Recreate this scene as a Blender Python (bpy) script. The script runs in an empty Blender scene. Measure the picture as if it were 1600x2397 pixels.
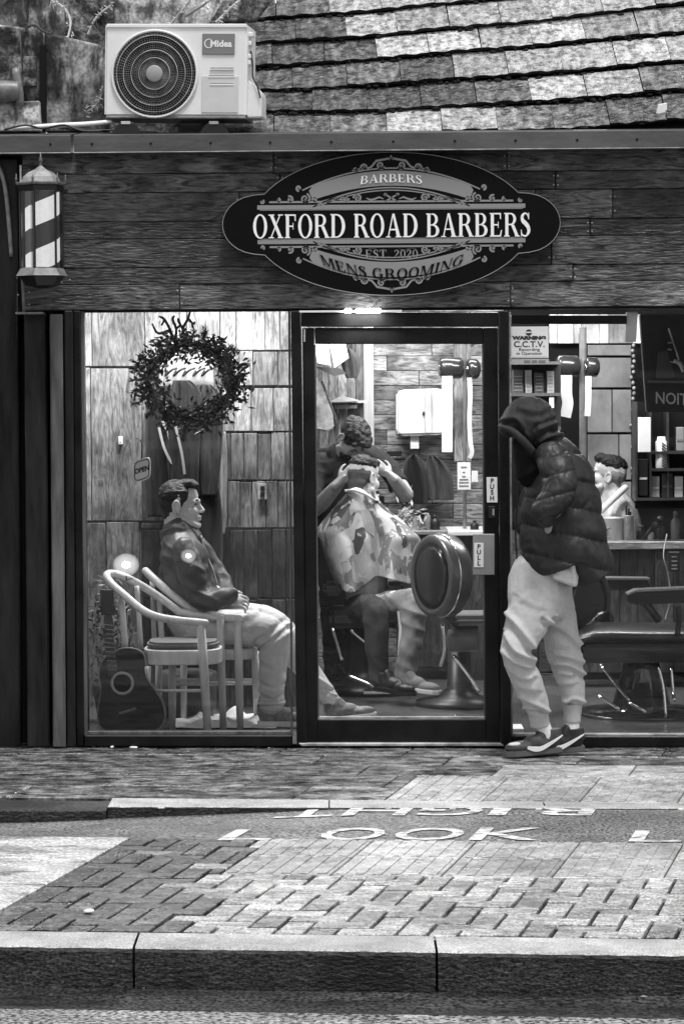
import bpy, bmesh, math, random
from mathutils import Vector, Matrix, noise
random.seed(7)
R = math.radians
SC = bpy.context.scene
COL = SC.collection

# ------------------------------------------------------------------ camera
F_PX, CX, CY = 6720.0, 800.0, 1198.5
PITCH, ROLL, CAM = R(2.6), R(0.4), Vector((0.0, -14.0, 1.788))
FWD = Vector((0, math.cos(PITCH), -math.sin(PITCH)))
U0 = Vector((0, math.sin(PITCH), math.cos(PITCH)))
R0 = Vector((1, 0, 0))
RGT = R0 * math.cos(ROLL) - U0 * math.sin(ROLL)
UPV = U0 * math.cos(ROLL) + R0 * math.sin(ROLL)
cd = bpy.data.cameras.new('camera')
cam = bpy.data.objects.new('camera', cd)
COL.objects.link(cam)
m = Matrix((RGT, UPV, -FWD)).transposed().to_4x4()
m.translation = CAM
cam.matrix_world = m
cd.sensor_fit = 'HORIZONTAL'
cd.sensor_width = 36
cd.lens = 36 * F_PX / 1600
cd.clip_end = 500
SC.camera = cam

# ------------------------------------------------------------------ sky, sun, exposure
world = bpy.data.worlds.new('World')
SC.world = world
world.use_nodes = True
wn = world.node_tree
for n in list(wn.nodes): wn.nodes.remove(n)
sky = wn.nodes.new('ShaderNodeTexSky'); sky.sky_type = 'NISHITA'; sky.sun_disc = False
SUN_EL, SUN_AZ = R(70), R(160)
sky.sun_elevation = SUN_EL; sky.sun_rotation = SUN_AZ
bw = wn.nodes.new('ShaderNodeRGBToBW')            # the photograph is monochrome
bg = wn.nodes.new('ShaderNodeBackground'); bg.inputs[1].default_value = 0.13
wo = wn.nodes.new('ShaderNodeOutputWorld')
wn.links.new(sky.outputs[0], bw.inputs[0]); wn.links.new(bw.outputs[0], bg.inputs[0]); wn.links.new(bg.outputs[0], wo.inputs[0])
sl = bpy.data.lights.new('sun', 'SUN'); sl.energy = 1.4; sl.angle = R(16)
sun = bpy.data.objects.new('sun', sl); COL.objects.link(sun)
sd = Vector((math.sin(SUN_AZ) * math.cos(SUN_EL), math.cos(SUN_AZ) * math.cos(SUN_EL), math.sin(SUN_EL)))
sun.rotation_euler = sd.to_track_quat('Z', 'Y').to_euler()
vs = SC.view_settings
SC.display_settings.display_device = 'sRGB'
vs.view_transform = 'Standard'; vs.look = 'None'; vs.gamma = 1; vs.use_curve_mapping = False
vs.exposure = 1.05
SC.cycles.use_denoising = True
SC.cycles.max_bounces = 8
SC.cycles.transparent_max_bounces = 16
SC.cycles.sample_clamp_indirect = 3
SC.cycles.caustics_reflective = False; SC.cycles.caustics_refractive = False

# ------------------------------------------------------------------ measuring: a ray of the camera met with a vertical plane or the ground
def ray(px, py): return FWD + RGT * ((px - CX) / F_PX) - UPV * ((py - CY) / F_PX)
def P(px, py, Y=0.0):
    d = ray(px, py); return CAM + d * ((Y - CAM.y) / d.y)
GS = -0.0065
def G(px, py, z=0.0):
    d = ray(px, py)                                    # z(x) = z + GS*x
    t = (z + GS * CAM.x - CAM.z) / (d.z - GS * d.x); return CAM + d * t
def S(Y): return F_PX / (Y - CAM.y)                    # pixels of the photograph per metre at depth Y

# ------------------------------------------------------------------ materials (greys only)
def mat(name, col, rough=.5, spec=.5, var=0, vs=8.0, st=(1, 1, 1), rnd=0, bump=0, bs=40.0, metal=0, coat=0, rv=0, spk=0, sps=300, emit=0, col2=None, thr=(.35, .65), dist=0, sheen=0, blo=0, blos=2.5):
    m = bpy.data.materials.new(name); m.use_nodes = True
    t = m.node_tree; N = t.nodes; L = t.links
    b = N['Principled BSDF']
    def new(k, **kw):
        n = N.new(k)
        for a, v in kw.items(): setattr(n, a, v)
        return n
    def math_(op, a, b_, clamp=False):
        n = new('ShaderNodeMath', operation=op, use_clamp=clamp)
        for i, v in enumerate((a, b_)):
            if isinstance(v, (int, float)): n.inputs[i].default_value = v
            else: L.new(v, n.inputs[i])
        return n.outputs[0]
    b.inputs['Roughness'].default_value = rough
    b.inputs['Specular IOR Level'].default_value = spec
    b.inputs['Metallic'].default_value = metal
    b.inputs['Coat Weight'].default_value = coat
    b.inputs['Coat Roughness'].default_value = .12
    if sheen: b.inputs['Sheen Weight'].default_value = sheen
    val = None
    if var or rnd or bump or spk or rv or blo or col2 is not None:
        tc = new('ShaderNodeTexCoord'); oi = new('ShaderNodeObjectInfo')
        off = new('ShaderNodeVectorMath', operation='MULTIPLY_ADD')
        cmb = new('ShaderNodeCombineXYZ')
        L.new(oi.outputs['Random'], cmb.inputs[0]); L.new(oi.outputs['Random'], cmb.inputs[1]); L.new(oi.outputs['Random'], cmb.inputs[2])
        off.inputs[1].default_value = (37, 53, 71) if rnd else (0, 0, 0)
        L.new(cmb.outputs[0], off.inputs[0]); L.new(tc.outputs['Object'], off.inputs[2])
        mp = new('ShaderNodeMapping'); mp.inputs['Scale'].default_value = st
        L.new(off.outputs[0], mp.inputs[0])
        n1 = new('ShaderNodeTexNoise'); n1.inputs['Scale'].default_value = vs; n1.inputs['Detail'].default_value = 6; n1.inputs['Roughness'].default_value = .65
        n1.inputs['Distortion'].default_value = dist
        L.new(mp.outputs[0], n1.inputs['Vector'])
        mr = new('ShaderNodeMapRange'); mr.inputs[1].default_value = thr[0]; mr.inputs[2].default_value = thr[1]
        L.new(n1.outputs[0], mr.inputs[0])
        c2 = col2 if col2 is not None else col * (1 - var)
        mr.inputs[3].default_value = c2; mr.inputs[4].default_value = col * (1 + var) if col2 is None else col
        val = mr.outputs[0]
        if rnd:
            val = math_('MULTIPLY', val, math_('MULTIPLY_ADD', oi.outputs['Random'], 2 * rnd) if False else math_('ADD', math_('MULTIPLY', oi.outputs['Random'], 2 * rnd), 1 - rnd))
        if spk:
            n3 = new('ShaderNodeTexNoise'); n3.inputs['Scale'].default_value = sps; n3.inputs['Detail'].default_value = 2
            L.new(off.outputs[0], n3.inputs['Vector'])
            mr3 = new('ShaderNodeMapRange'); mr3.inputs[1].default_value = .38; mr3.inputs[2].default_value = .62
            mr3.inputs[3].default_value = 1 - spk; mr3.inputs[4].default_value = 1 + spk
            L.new(n3.outputs[0], mr3.inputs[0]); val = math_('MULTIPLY', val, mr3.outputs[0])
        if blo:
            n5 = new('ShaderNodeTexNoise'); n5.inputs['Scale'].default_value = blos; n5.inputs['Detail'].default_value = 4
            L.new(off.outputs[0], n5.inputs['Vector'])
            mr5 = new('ShaderNodeMapRange'); mr5.inputs[1].default_value = .34; mr5.inputs[2].default_value = .66; mr5.inputs[3].default_value = 1 - blo; mr5.inputs[4].default_value = 1 + blo
            L.new(n5.outputs[0], mr5.inputs[0]); val = math_('MULTIPLY', val, mr5.outputs[0])
        if rv:
            n4 = new('ShaderNodeTexNoise'); n4.inputs['Scale'].default_value = vs * .7; n4.inputs['Detail'].default_value = 5
            L.new(mp.outputs[0], n4.inputs['Vector'])
            mr4 = new('ShaderNodeMapRange'); mr4.inputs[1].default_value = .35; mr4.inputs[2].default_value = .65
            mr4.inputs[3].default_value = max(.03, rough - rv); mr4.inputs[4].default_value = min(1, rough + rv)
            L.new(n4.outputs[0], mr4.inputs[0]); L.new(mr4.outputs[0], b.inputs['Roughness'])
        if bump:
            n2 = new('ShaderNodeTexNoise'); n2.inputs['Scale'].default_value = bs; n2.inputs['Detail'].default_value = 5
            L.new(mp.outputs[0], n2.inputs['Vector'])
            bp = new('ShaderNodeBump'); bp.inputs['Strength'].default_value = bump; bp.inputs['Distance'].default_value = .01
            L.new(n2.outputs[0], bp.inputs['Height']); L.new(bp.outputs[0], b.inputs['Normal'])
        L.new(val, b.inputs['Base Color'])
    else:
        b.inputs['Base Color'].default_value = (col, col, col, 1)
    if emit:
        b.inputs['Emission Color'].default_value = (1, 1, 1, 1); b.inputs['Emission Strength'].default_value = emit
    return m

def glass_mat(name, haze=.02, strength=1.0):
    m = bpy.data.materials.new(name); m.use_nodes = True
    t = m.node_tree; N = t.nodes; L = t.links; N.clear()
    o = N.new('ShaderNodeOutputMaterial'); tr = N.new('ShaderNodeBsdfTransparent'); gl = N.new('ShaderNodeBsdfGlossy'); gl.inputs['Roughness'].default_value = .02
    tr.inputs[0].default_value = (.97, .97, .97, 1)
    fr = N.new('ShaderNodeFresnel'); fr.inputs[0].default_value = 1.33
    mx = N.new('ShaderNodeMixShader'); L.new(fr.outputs[0], mx.inputs[0]); L.new(tr.outputs[0], mx.inputs[1]); L.new(gl.outputs[0], mx.inputs[2])
    df = N.new('ShaderNodeBsdfDiffuse'); df.inputs[0].default_value = (.7, .7, .7, 1)
    tc = N.new('ShaderNodeTexCoord'); mp = N.new('ShaderNodeMapping'); mp.inputs['Scale'].default_value = (3, 1, 1.2)
    no = N.new('ShaderNodeTexNoise'); no.inputs['Scale'].default_value = 2.2; no.inputs['Detail'].default_value = 8
    L.new(tc.outputs['Object'], mp.inputs[0]); L.new(mp.outputs[0], no.inputs['Vector'])
    mr = N.new('ShaderNodeMapRange'); mr.inputs[1].default_value = .45; mr.inputs[2].default_value = .8; mr.inputs[3].default_value = 0; mr.inputs[4].default_value = haze * 3
    L.new(no.outputs[0], mr.inputs[0])
    m2 = N.new('ShaderNodeMixShader'); L.new(mr.outputs[0], m2.inputs[0]); L.new(mx.outputs[0], m2.inputs[1]); L.new(df.outputs[0], m2.inputs[2])
    L.new(m2.outputs[0], o.inputs[0])
    return m

# ------------------------------------------------------------------ things, parts and meshes
def thing(name, label, cat, loc=(0, 0, 0), group=None):
    o = bpy.data.objects.new(name, None); COL.objects.link(o)
    o.location = loc; o.empty_display_size = .1
    o['label'] = label; o['category'] = cat
    if group: o['group'] = group
    return o
def tag(o, label, cat, group=None):
    o['label'] = label; o['category'] = cat
    if group: o['group'] = group
    return o
def struct(name):
    o = bpy.data.objects.new(name, None); COL.objects.link(o); o['kind'] = 'structure'; return o
def worldloc(p):
    v = p.location.copy()
    if p.parent: v += worldloc(p.parent) + p.matrix_parent_inverse.translation
    return v
def link(name, me, mt=None, parent=None, smooth=False):
    if mt is not None and not me.materials: me.materials.append(mt)
    o = bpy.data.objects.new(name, me); COL.objects.link(o)
    if parent:
        o.parent = parent
        o.matrix_parent_inverse = Matrix.Translation(-worldloc(parent))   # mesh data is in world coordinates
    if smooth:
        for p in me.polygons: p.use_smooth = True
    return o

class MB:
    def __init__(s): s.v = []; s.f = []
    def add(s, vs, fs):
        n = len(s.v); s.v += [Vector(v) for v in vs]; s.f += [tuple(i + n for i in f) for f in fs]; return s
    def hexa(s, b):                      # 8 corners: 4 of one face, 4 of the opposite
        return s.add(b, [(0, 1, 2, 3), (7, 6, 5, 4), (0, 4, 5, 1), (1, 5, 6, 2), (2, 6, 7, 3), (3, 7, 4, 0)])
    def box(s, x0, x1, y0, y1, z0, z1):
        return s.hexa([(x0, y0, z0), (x1, y0, z0), (x1, y0, z1), (x0, y0, z1), (x0, y1, z0), (x1, y1, z0), (x1, y1, z1), (x0, y1, z1)])
    def pbox(s, x0, y0, x1, y1, Y, d):   # a box whose front covers a pixel rectangle at depth Y and is d deep
        a, b = P((x0 + x1) / 2, y1, Y), P((x0 + x1) / 2, y0, Y); l, r = P(x0, (y0 + y1) / 2, Y), P(x1, (y0 + y1) / 2, Y)
        return s.box(l.x, r.x, Y, Y + d, a.z, b.z)
    def pquad(s, pts, Y, d):             # extruded outline from pixels
        return s.prism([P(x, y, Y) for x, y in pts], Vector((0, d, 0)))
    def prism(s, pts, ext):
        n = len(pts); ext = Vector(ext)
        a = [Vector(p) for p in pts]
        return s.add(a + [p + ext for p in a], [tuple(range(n)), tuple(range(2 * n - 1, n - 1, -1))] + [(i, i + n, (i + 1) % n + n, (i + 1) % n) for i in range(n)])
    def strip(s, pts, ws, nrm, th):      # a ribbon along pts, half widths ws, in the plane with normal nrm, th thick
        n = len(pts); L_ = []; R_ = []
        pts = [Vector(p) for p in pts]; nrm = Vector(nrm).normalized()
        for i in range(n):
            t = (pts[min(i + 1, n - 1)] - pts[max(i - 1, 0)]).normalized(); sd_ = nrm.cross(t)
            L_.append(pts[i] + sd_ * ws[i]); R_.append(pts[i] - sd_ * ws[i])
        e = nrm * th; vs_ = []; 
        for i in range(n): vs_ += [L_[i], R_[i], L_[i] + e, R_[i] + e]
        fs = [(0, 1, 3, 2), (4 * n - 4, 4 * n - 2, 4 * n - 1, 4 * n - 3)]
        for i in range(n - 1):
            a = 4 * i; b = a + 4
            fs += [(a + 2, a + 3, b + 3, b + 2), (a, b, b + 1, a + 1), (a, a + 2, b + 2, b), (a + 1, b + 1, b + 3, a + 3)]
        return s.add(vs_, fs)
    def tube(s, pts, rad, n=8, ref=(0, 1, 0), rb=None, cap=True):
        pts = [Vector(p) for p in pts]; k = len(pts)
        if not hasattr(rad, '__len__'): rad = [rad] * k
        rb = rb or rad; ref = Vector(ref); vs_ = []; ring = []
        P_, A_, B_ = list(pts), list(rad), list(rb)
        if cap == 'round':
            t0 = (pts[0] - pts[1]).normalized(); t1 = (pts[-1] - pts[-2]).normalized()
            r0, r1 = min(rad[0], rb[0]), min(rad[-1], rb[-1])
            for q in (.5, .85):
                c = math.sqrt(1 - q * q)
                P_.insert(0, pts[0] + t0 * r0 * q); A_.insert(0, rad[0] * c); B_.insert(0, rb[0] * c)
                P_.append(pts[-1] + t1 * r1 * q); A_.append(rad[-1] * c); B_.append(rb[-1] * c)
        k = len(P_)
        for i in range(k):
            t = (P_[min(i + 1, k - 1)] - P_[max(i - 1, 0)]).normalized()
            b = ref - t * ref.dot(t)
            if b.length < .05: b = Vector((0, 0, 1)) - t * t.z if abs(t.z) < .9 else Vector((1, 0, 0)) - t * t.x
            b.normalize(); a = t.cross(b)
            for j in range(n):
                an = 2 * math.pi * j / n
                vs_.append(P_[i] + a * A_[i] * math.cos(an) + b * B_[i] * math.sin(an))
        fs = []
        for i in range(k - 1):
            for j in range(n):
                fs.append((i * n + j, i * n + (j + 1) % n, (i + 1) * n + (j + 1) % n, (i + 1) * n + j))
        if cap: fs += [tuple(range(n - 1, -1, -1)), tuple((k - 1) * n + j for j in range(n))]
        return s.add(vs_, fs)
    def ell(s, c, r, n=12, m=8, rot=None):
        vs_ = []; c = Vector(c)
        for i in range(1, m):
            th = math.pi * i / m
            for j in range(n):
                ph = 2 * math.pi * j / n
                q = Vector((r[0] * math.sin(th) * math.cos(ph), r[1] * math.sin(th) * math.sin(ph), r[2] * math.cos(th)))
                vs_.append(c + (rot @ q if rot else q))
        a = Vector((0, 0, r[2])); a = rot @ a if rot else a
        vs_ += [c + a, c - a]; T, B = len(vs_) - 2, len(vs_) - 1; fs = []
        for i in range(m - 2):
            for j in range(n): fs.append((i * n + j, (i + 1) * n + j, (i + 1) * n + (j + 1) % n, i * n + (j + 1) % n))
        for j in range(n):
            fs.append((T, j, (j + 1) % n)); fs.append((B, (m - 2) * n + (j + 1) % n, (m - 2) * n + j))
        return s.add(vs_, fs)
    def lathe(s, c, prof, ax=(0, 0, 1), n=20):        # prof: (radius, height along the axis)
        c = Vector(c); ax = Vector(ax).normalized(); u = ax.orthogonal().normalized(); w = ax.cross(u); vs_ = []
        for r, h in prof:
            for j in range(n):
                an = 2 * math.pi * j / n; vs_.append(c + ax * h + (u * math.cos(an) + w * math.sin(an)) * max(r, 1e-4))
        fs = []
        for i in range(len(prof) - 1):
            for j in range(n): fs.append((i * n + j, i * n + (j + 1) % n, (i + 1) * n + (j + 1) % n, (i + 1) * n + j))
        fs += [tuple(range(n - 1, -1, -1)), tuple((len(prof) - 1) * n + j for j in range(n))]
        return s.add(vs_, fs)
    def ring(s, c, rx, ry, r, n=40, k=6, plane='xz', a0=0, a1=360):
        pts = []
        full = abs(a1 - a0) >= 360
        for i in range(n + 1):
            a = R(a0 + (a1 - a0) * i / n); pts.append(Vector(c) + (Vector((rx * math.cos(a), 0, ry * math.sin(a))) if plane == 'xz' else Vector((rx * math.cos(a), ry * math.sin(a), 0))))
        return s.tube(pts, r, k, ref=(0, 1, 0) if plane == 'xz' else (0, 0, 1))
    def mesh(s, name, bevel=0, seg=1):
        me = bpy.data.meshes.new(name); me.from_pydata(s.v, [], s.f)
        bm = bmesh.new(); bm.from_mesh(me)
        bmesh.ops.recalc_face_normals(bm, faces=bm.faces)
        if bevel: bmesh.ops.bevel(bm, geom=bm.edges[:], offset=bevel, segments=seg, affect='EDGES', clamp_overlap=True)
        bm.to_mesh(me); bm.free(); return me
    def build(s, name, mt, parent=None, smooth=False, bevel=0, seg=1):
        return link(name, s.mesh(name, bevel, seg), mt, parent, smooth)

def crom(pts, sub=5):                      # Catmull-Rom through tuples of any length
    out = []; n = len(pts)
    for i in range(n - 1):
        p0, p1, p2, p3 = pts[max(i - 1, 0)], pts[i], pts[i + 1], pts[min(i + 2, n - 1)]
        for k in range(sub):
            t = k / sub
            out.append(tuple(.5 * ((2 * b) + (-a + c) * t + (2 * a - 5 * b + 4 * c - d) * t * t + (-a + 3 * b - 3 * c + d) * t ** 3) for a, b, c, d in zip(p0, p1, p2, p3)))
    out.append(tuple(pts[-1])); return out
def limb(mb, pts, n=14, sub=4, cap='round'):   # pts: (px, py, depth, half width in px, half depth in px)
    q = crom(pts, sub)
    return mb.tube([P(a[0], a[1], a[2]) for a in q], [a[3] / S(a[2]) for a in q], n, (0, 1, 0), [a[4] / S(a[2]) for a in q], cap)
def ptube(mb, pts, r, n=6, sub=4, cap=True):   # pts: (px, py, depth), r in px or list
    q = crom([tuple(p) + ((r,) if not hasattr(r, '__len__') else (r[i],)) for i, p in enumerate(pts)], sub)
    return mb.tube([P(*a[:3]) for a in q], [a[3] / S(a[2]) for a in q], n, cap=cap)
def fuse(mb, name, mt, parent=None, voxel=.006, smooth=6, disp=None):
    """one continuous skin round overlapping shapes"""
    o = mb.build(name, mt, None)
    md = o.modifiers.new('r', 'REMESH'); md.mode = 'VOXEL'; md.voxel_size = voxel
    ms = o.modifiers.new('s', 'SMOOTH'); ms.iterations = smooth; ms.factor = .5
    dg = bpy.context.evaluated_depsgraph_get(); dg.update()
    me = bpy.data.meshes.new_from_object(o.evaluated_get(dg))
    bpy.data.objects.remove(o)
    if disp:
        ns = [v.normal.copy() for v in me.vertices]
        for v, n_ in zip(me.vertices, ns): v.co = v.co + n_ * disp(v.co, n_)
    me.materials.clear()
    return link(name, me, mt, parent, True)
def text_mesh(txt, size=1.0, bold=0.0, xs=1.0):
    c = bpy.data.curves.new('t', 'FONT'); c.body = txt; c.size = size; c.offset = bold; c.align_x = 'CENTER'; c.align_y = 'CENTER'; c.resolution_u = 3
    o = bpy.data.objects.new('t', c); COL.objects.link(o)
    dg = bpy.context.evaluated_depsgraph_get(); dg.update()
    me = bpy.data.meshes.new_from_object(o.evaluated_get(dg)); bpy.data.objects.remove(o)
    return [Vector((v.co.x * xs, v.co.y, 0)) for v in me.vertices], [tuple(p.vertices) for p in me.polygons]
def flat_text(name, txt, mt, parent, fn, size=1, bold=0, xs=1):      # fn maps (u, v) to the world
    vs_, fs = text_mesh(txt, size, bold, xs)
    me = bpy.data.meshes.new(name); me.from_pydata([fn(v.x, v.y) for v in vs_], [], fs)
    return link(name, me, mt, parent)
# ------------------------------------------------------------------ material library
def wood(name, col, var=.5, along='x', rough=.45, spec=.4, rnd=.35, bump=.35, wave=.6):
    st = (1.6, 9, 9) if along == 'x' else (9, 9, 1.6)
    m = mat(name, col, rough, spec, var=var, vs=3.4, st=st, rnd=rnd, bump=bump, bs=11, rv=.2, dist=2.2, thr=(.36, .64), blo=.5, blos=5)
    return m
PLANK = wood('fascia_plank', .062, .95, rough=.42, rnd=.65, bump=1.0)
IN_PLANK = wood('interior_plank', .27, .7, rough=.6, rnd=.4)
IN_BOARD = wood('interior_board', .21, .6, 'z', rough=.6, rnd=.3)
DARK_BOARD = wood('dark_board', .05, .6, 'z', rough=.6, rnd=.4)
SLATE = mat('slate_panel', .22, .55, var=.35, vs=5, rnd=.2, bump=.3, bs=12, st=(1, 1, .6))
BEECH = mat('beech_wood', .68, .35, .5, var=.12, vs=6, st=(6, 6, 1))
BLACKF = mat('black_frame_paint', .007, .35, .25, var=.5, vs=6, bump=.05, bs=60, rv=.12)
TIMBER = mat('dark_timber_paint', .011, .38, .3, var=.75, vs=4, st=(3, 3, .5), bump=.4, bs=10, rv=.15, rnd=.3)
GREYPOST = mat('grey_timber_paint', .085, .45, .5, var=.5, vs=5, st=(5, 5, .6), bump=.3, bs=12)
VOID = mat('dark_void', .006, .8, .2)
LEAD = mat('coping_metal', .075, .42, .5, var=.35, vs=4, st=(.6, 1, 2), bump=.12, bs=30, rv=.12)
LIP = mat('worn_metal_edge', .33, .4, .5, var=.5, vs=9)
CREAM = mat('cream_enamel', .78, .35, .5, var=.05, vs=3)
GREYEN = mat('grey_badge', .2, .4)
CHROME = mat('chrome', .75, .12, .5, metal=1)
IRON = mat('grey_painted_iron', .17, .4, .5, var=.4, vs=20)
BLACKPL = mat('black_plastic', .012, .4)
LEATHER = mat('black_leather', .02, .3, .5, var=.4, vs=10, bump=.15, bs=60)
WHITE = mat('white_enamel', .8, .35)
PAPER = mat('white_paper', .8, .8)
INK = mat('ink', .03, .6)
GREYINK = mat('grey_print', .2, .5)
GLASS = glass_mat('window_glass', .0025)
LAMP = mat('lit_lamp', .9, .5, emit=7)
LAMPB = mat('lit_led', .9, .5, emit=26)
POLELIT = mat('lit_barber_drum', .45, .4, var=.25, vs=18, emit=.3)
POLEDIM = mat('barber_drum_stripe', .16, .4)
CONCW = mat('weathered_render', .34, .6, .4, var=0, vs=5.5, st=(1.5, 1, .7), bump=.9, bs=22, col2=.025, thr=(.42, .6), dist=.3, spk=.3, sps=60, blo=.6, blos=3)
CONCP = mat('pale_weathered_render', .5, .65, .4, vs=9, st=(1.6, 1, .8), bump=.9, bs=26, col2=.1, thr=(.4, .56), dist=.4, spk=.3, sps=70, blo=.4, blos=4)
STONED = mat('dark_mossy_stone', .1, .6, .4, var=.85, vs=11, bump=.9, bs=28, thr=(.42, .6), spk=.5, sps=70)
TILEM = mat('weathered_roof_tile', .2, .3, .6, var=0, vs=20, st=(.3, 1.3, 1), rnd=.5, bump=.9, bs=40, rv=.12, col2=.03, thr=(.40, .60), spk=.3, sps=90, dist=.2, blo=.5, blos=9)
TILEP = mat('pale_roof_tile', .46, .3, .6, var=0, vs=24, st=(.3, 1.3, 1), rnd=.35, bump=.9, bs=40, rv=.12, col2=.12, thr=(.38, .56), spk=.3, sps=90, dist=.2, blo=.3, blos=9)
MOSS_SHADE = mat('moss_and_shade', .015, .9, .2, var=.6, vs=40)
DECK = mat('roof_underlay', .01, .9)
ASPH = mat('wet_asphalt', .13, .42, .5, var=.25, vs=3, bump=.8, bs=70, spk=1.0, sps=75, rv=.15, blo=.3)
ASPHN = mat('wet_road_asphalt', .2, .36, .5, var=.35, vs=6, st=(.4, 1, 1), bump=.9, bs=60, spk=.97, sps=62, rv=.12)
GUTTER = mat('wet_gutter', .035, .35, .5, var=.7, vs=6, st=(.4, 1, 1), bump=.6, bs=50, spk=.9, sps=70)
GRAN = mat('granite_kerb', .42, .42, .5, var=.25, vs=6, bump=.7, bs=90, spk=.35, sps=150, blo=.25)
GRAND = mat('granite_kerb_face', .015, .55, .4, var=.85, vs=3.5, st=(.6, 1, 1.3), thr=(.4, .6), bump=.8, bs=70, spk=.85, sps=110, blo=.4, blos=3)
SLABD = mat('wet_dark_slab', .15, .24, .6, var=.85, vs=13, st=(.75, 1.1, 1), rnd=.25, bump=.5, bs=26, rv=.2, spk=.4, sps=60, thr=(.4, .62), blo=.4, blos=1.6)  # strong pale mottling puts wet highlights into the slab colour
SLABL = mat('pale_slab', .35, .36, .5, var=.4, vs=12, blo=.25, st=(.8, 1.2, 1), rnd=.15, bump=.4, bs=30, rv=.15, spk=.3, sps=90)
SLABX = mat('left_pale_slab', .52, .34, .5, vs=9, st=(.4, 1, 1), blo=.4, rnd=.1, bump=.5, bs=26, rv=.15, spk=.4, sps=70, col2=.16, thr=(.36, .5))
BLOCKL = mat('pale_block', .34, .26, .5, var=.45, vs=22, st=(.7, 1, 1), rnd=.4, bump=.9, bs=60, rv=.15, spk=.5, sps=110, blo=.3, blos=3)
BLOCKD = mat('dark_block', .10, .33, .5, var=.6, vs=22, st=(.7, 1, 1), rnd=.4, bump=.9, bs=60, rv=.15, spk=.7, sps=110, blo=.4, blos=3)
JOINT = mat('dark_joint', .004, .8, .2)
RPAINT = mat('road_paint', .68, .45, .5, vs=26, st=(.6, 1, 1), bump=.5, bs=80, spk=.15, sps=150, col2=.12, thr=(.38, .5), blo=.2)
FLOORM = mat('interior_floor', .09, .22, .5, var=.3, vs=3, bump=.1, bs=20)
CEILM = mat('interior_ceiling', .6, .8)

# ------------------------------------------------------------------ ground
ROADZ, TRKZ = -.135, -.03
def dvec(px, py): return (P(px, py, 0) - CAM)
# receding joint direction and kerb direction, on the ground
E1 = (G(324, 1970) - G(41, 2131)); E1.z = 0; E1.normalize()
K0, K1 = G(0, 2179), G(1600, 2199)
E0 = (K1 - K0); E0.z = 0; E0.normalize()
def gz(x, z=0.): return z + GS * x
road = struct('road')
me = MB()
def sheet(name, x0, x1, ya, yb, z, mt, nx=40, ny=10, fz=None):
    b = MB(); vs_ = []; fs = []
    for j in range(ny + 1):
        for i in range(nx + 1):
            x = x0 + (x1 - x0) * i / nx; lo = ya(x) if callable(ya) else ya; hi = yb(x) if callable(yb) else yb
            y = lo + (hi - lo) * j / ny; vs_.append((x, y, fz(x, y) if fz else gz(x, z)))
    for j in range(ny):
        for i in range(nx): a = j * (nx + 1) + i; fs.append((a, a + 1, a + nx + 2, a + nx + 1))
    b.add(vs_, fs); o = b.build(name, mt); o['kind'] = 'structure'; return o
def line_y(pa, pb, z=0.):       # Y of the ground line through two pixels, as a function of x
    a, b = G(*pa, z), G(*pb, z); k = (b.y - a.y) / (b.x - a.x); return lambda x: a.y + k * (x - a.x)
KF = line_y((0, 2214), (1600, 2236))               # top front edge of the near kerb
KB = line_y((0, 2180), (1600, 2200))               # back edge of the near kerb
TN = line_y((0, 1958), (1600, 1976))               # near edge of the cycle track
TF = line_y((0, 1888), (1600, 1893))               # far edge of the cycle track
FB = line_y((0, 1866), (1600, 1880))               # back of far kerb
bpy.data.objects.remove(road)
road = sheet('road', -60, 60, -60, lambda x: KF(max(-4, min(4, x))) - .30, ROADZ, ASPHN, 60, 30)
gut = sheet('gutter', -8, 8, lambda x: KF(max(-4, min(4, x))) - .30, lambda x: KF(max(-4, min(4, x))) + .03, ROADZ + .002, GUTTER, 40, 4,
            fz=lambda x, y: gz(x, ROADZ + .004 + .006 * noise.noise(Vector((x * 3, y * 9, 0)))))
far_ground = sheet('ground', -60, 60, lambda x: KF(max(-4, min(4, x))) + .12, 60, -.2, JOINT, 40, 20)
# bed under the paving
def grid_bed(name, x0, x1, ya, yb, z): return sheet(name, x0, x1, ya, yb, z, JOINT, 30, 6)
bed1 = grid_bed('island_bed', -8, 8, lambda x: KB(max(-4, min(4, x))) + .01, lambda x: TN(max(-4, min(4, x))) - .004, -.018)
bed2 = grid_bed('pavement_bed', -8, 8, lambda x: FB(max(-4, min(4, x))) + .01, -.02, -.018)
def trkz(x, y):
    xx = max(-4, min(4, x)); t = (y - TN(xx)) / (TF(xx) - TN(xx)); drop = .062 * min(1, max(0, (.05 - x) / 1.4)) * max(0, min(1, t))
    return gz(x, -.006 - drop)
track = sheet('cycle_track', -8, 8, lambda x: TN(max(-4, min(4, x))) - .003, lambda x: TF(max(-4, min(4, x))) + .02, 0, ASPH, 160, 14, fz=trkz)

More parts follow.
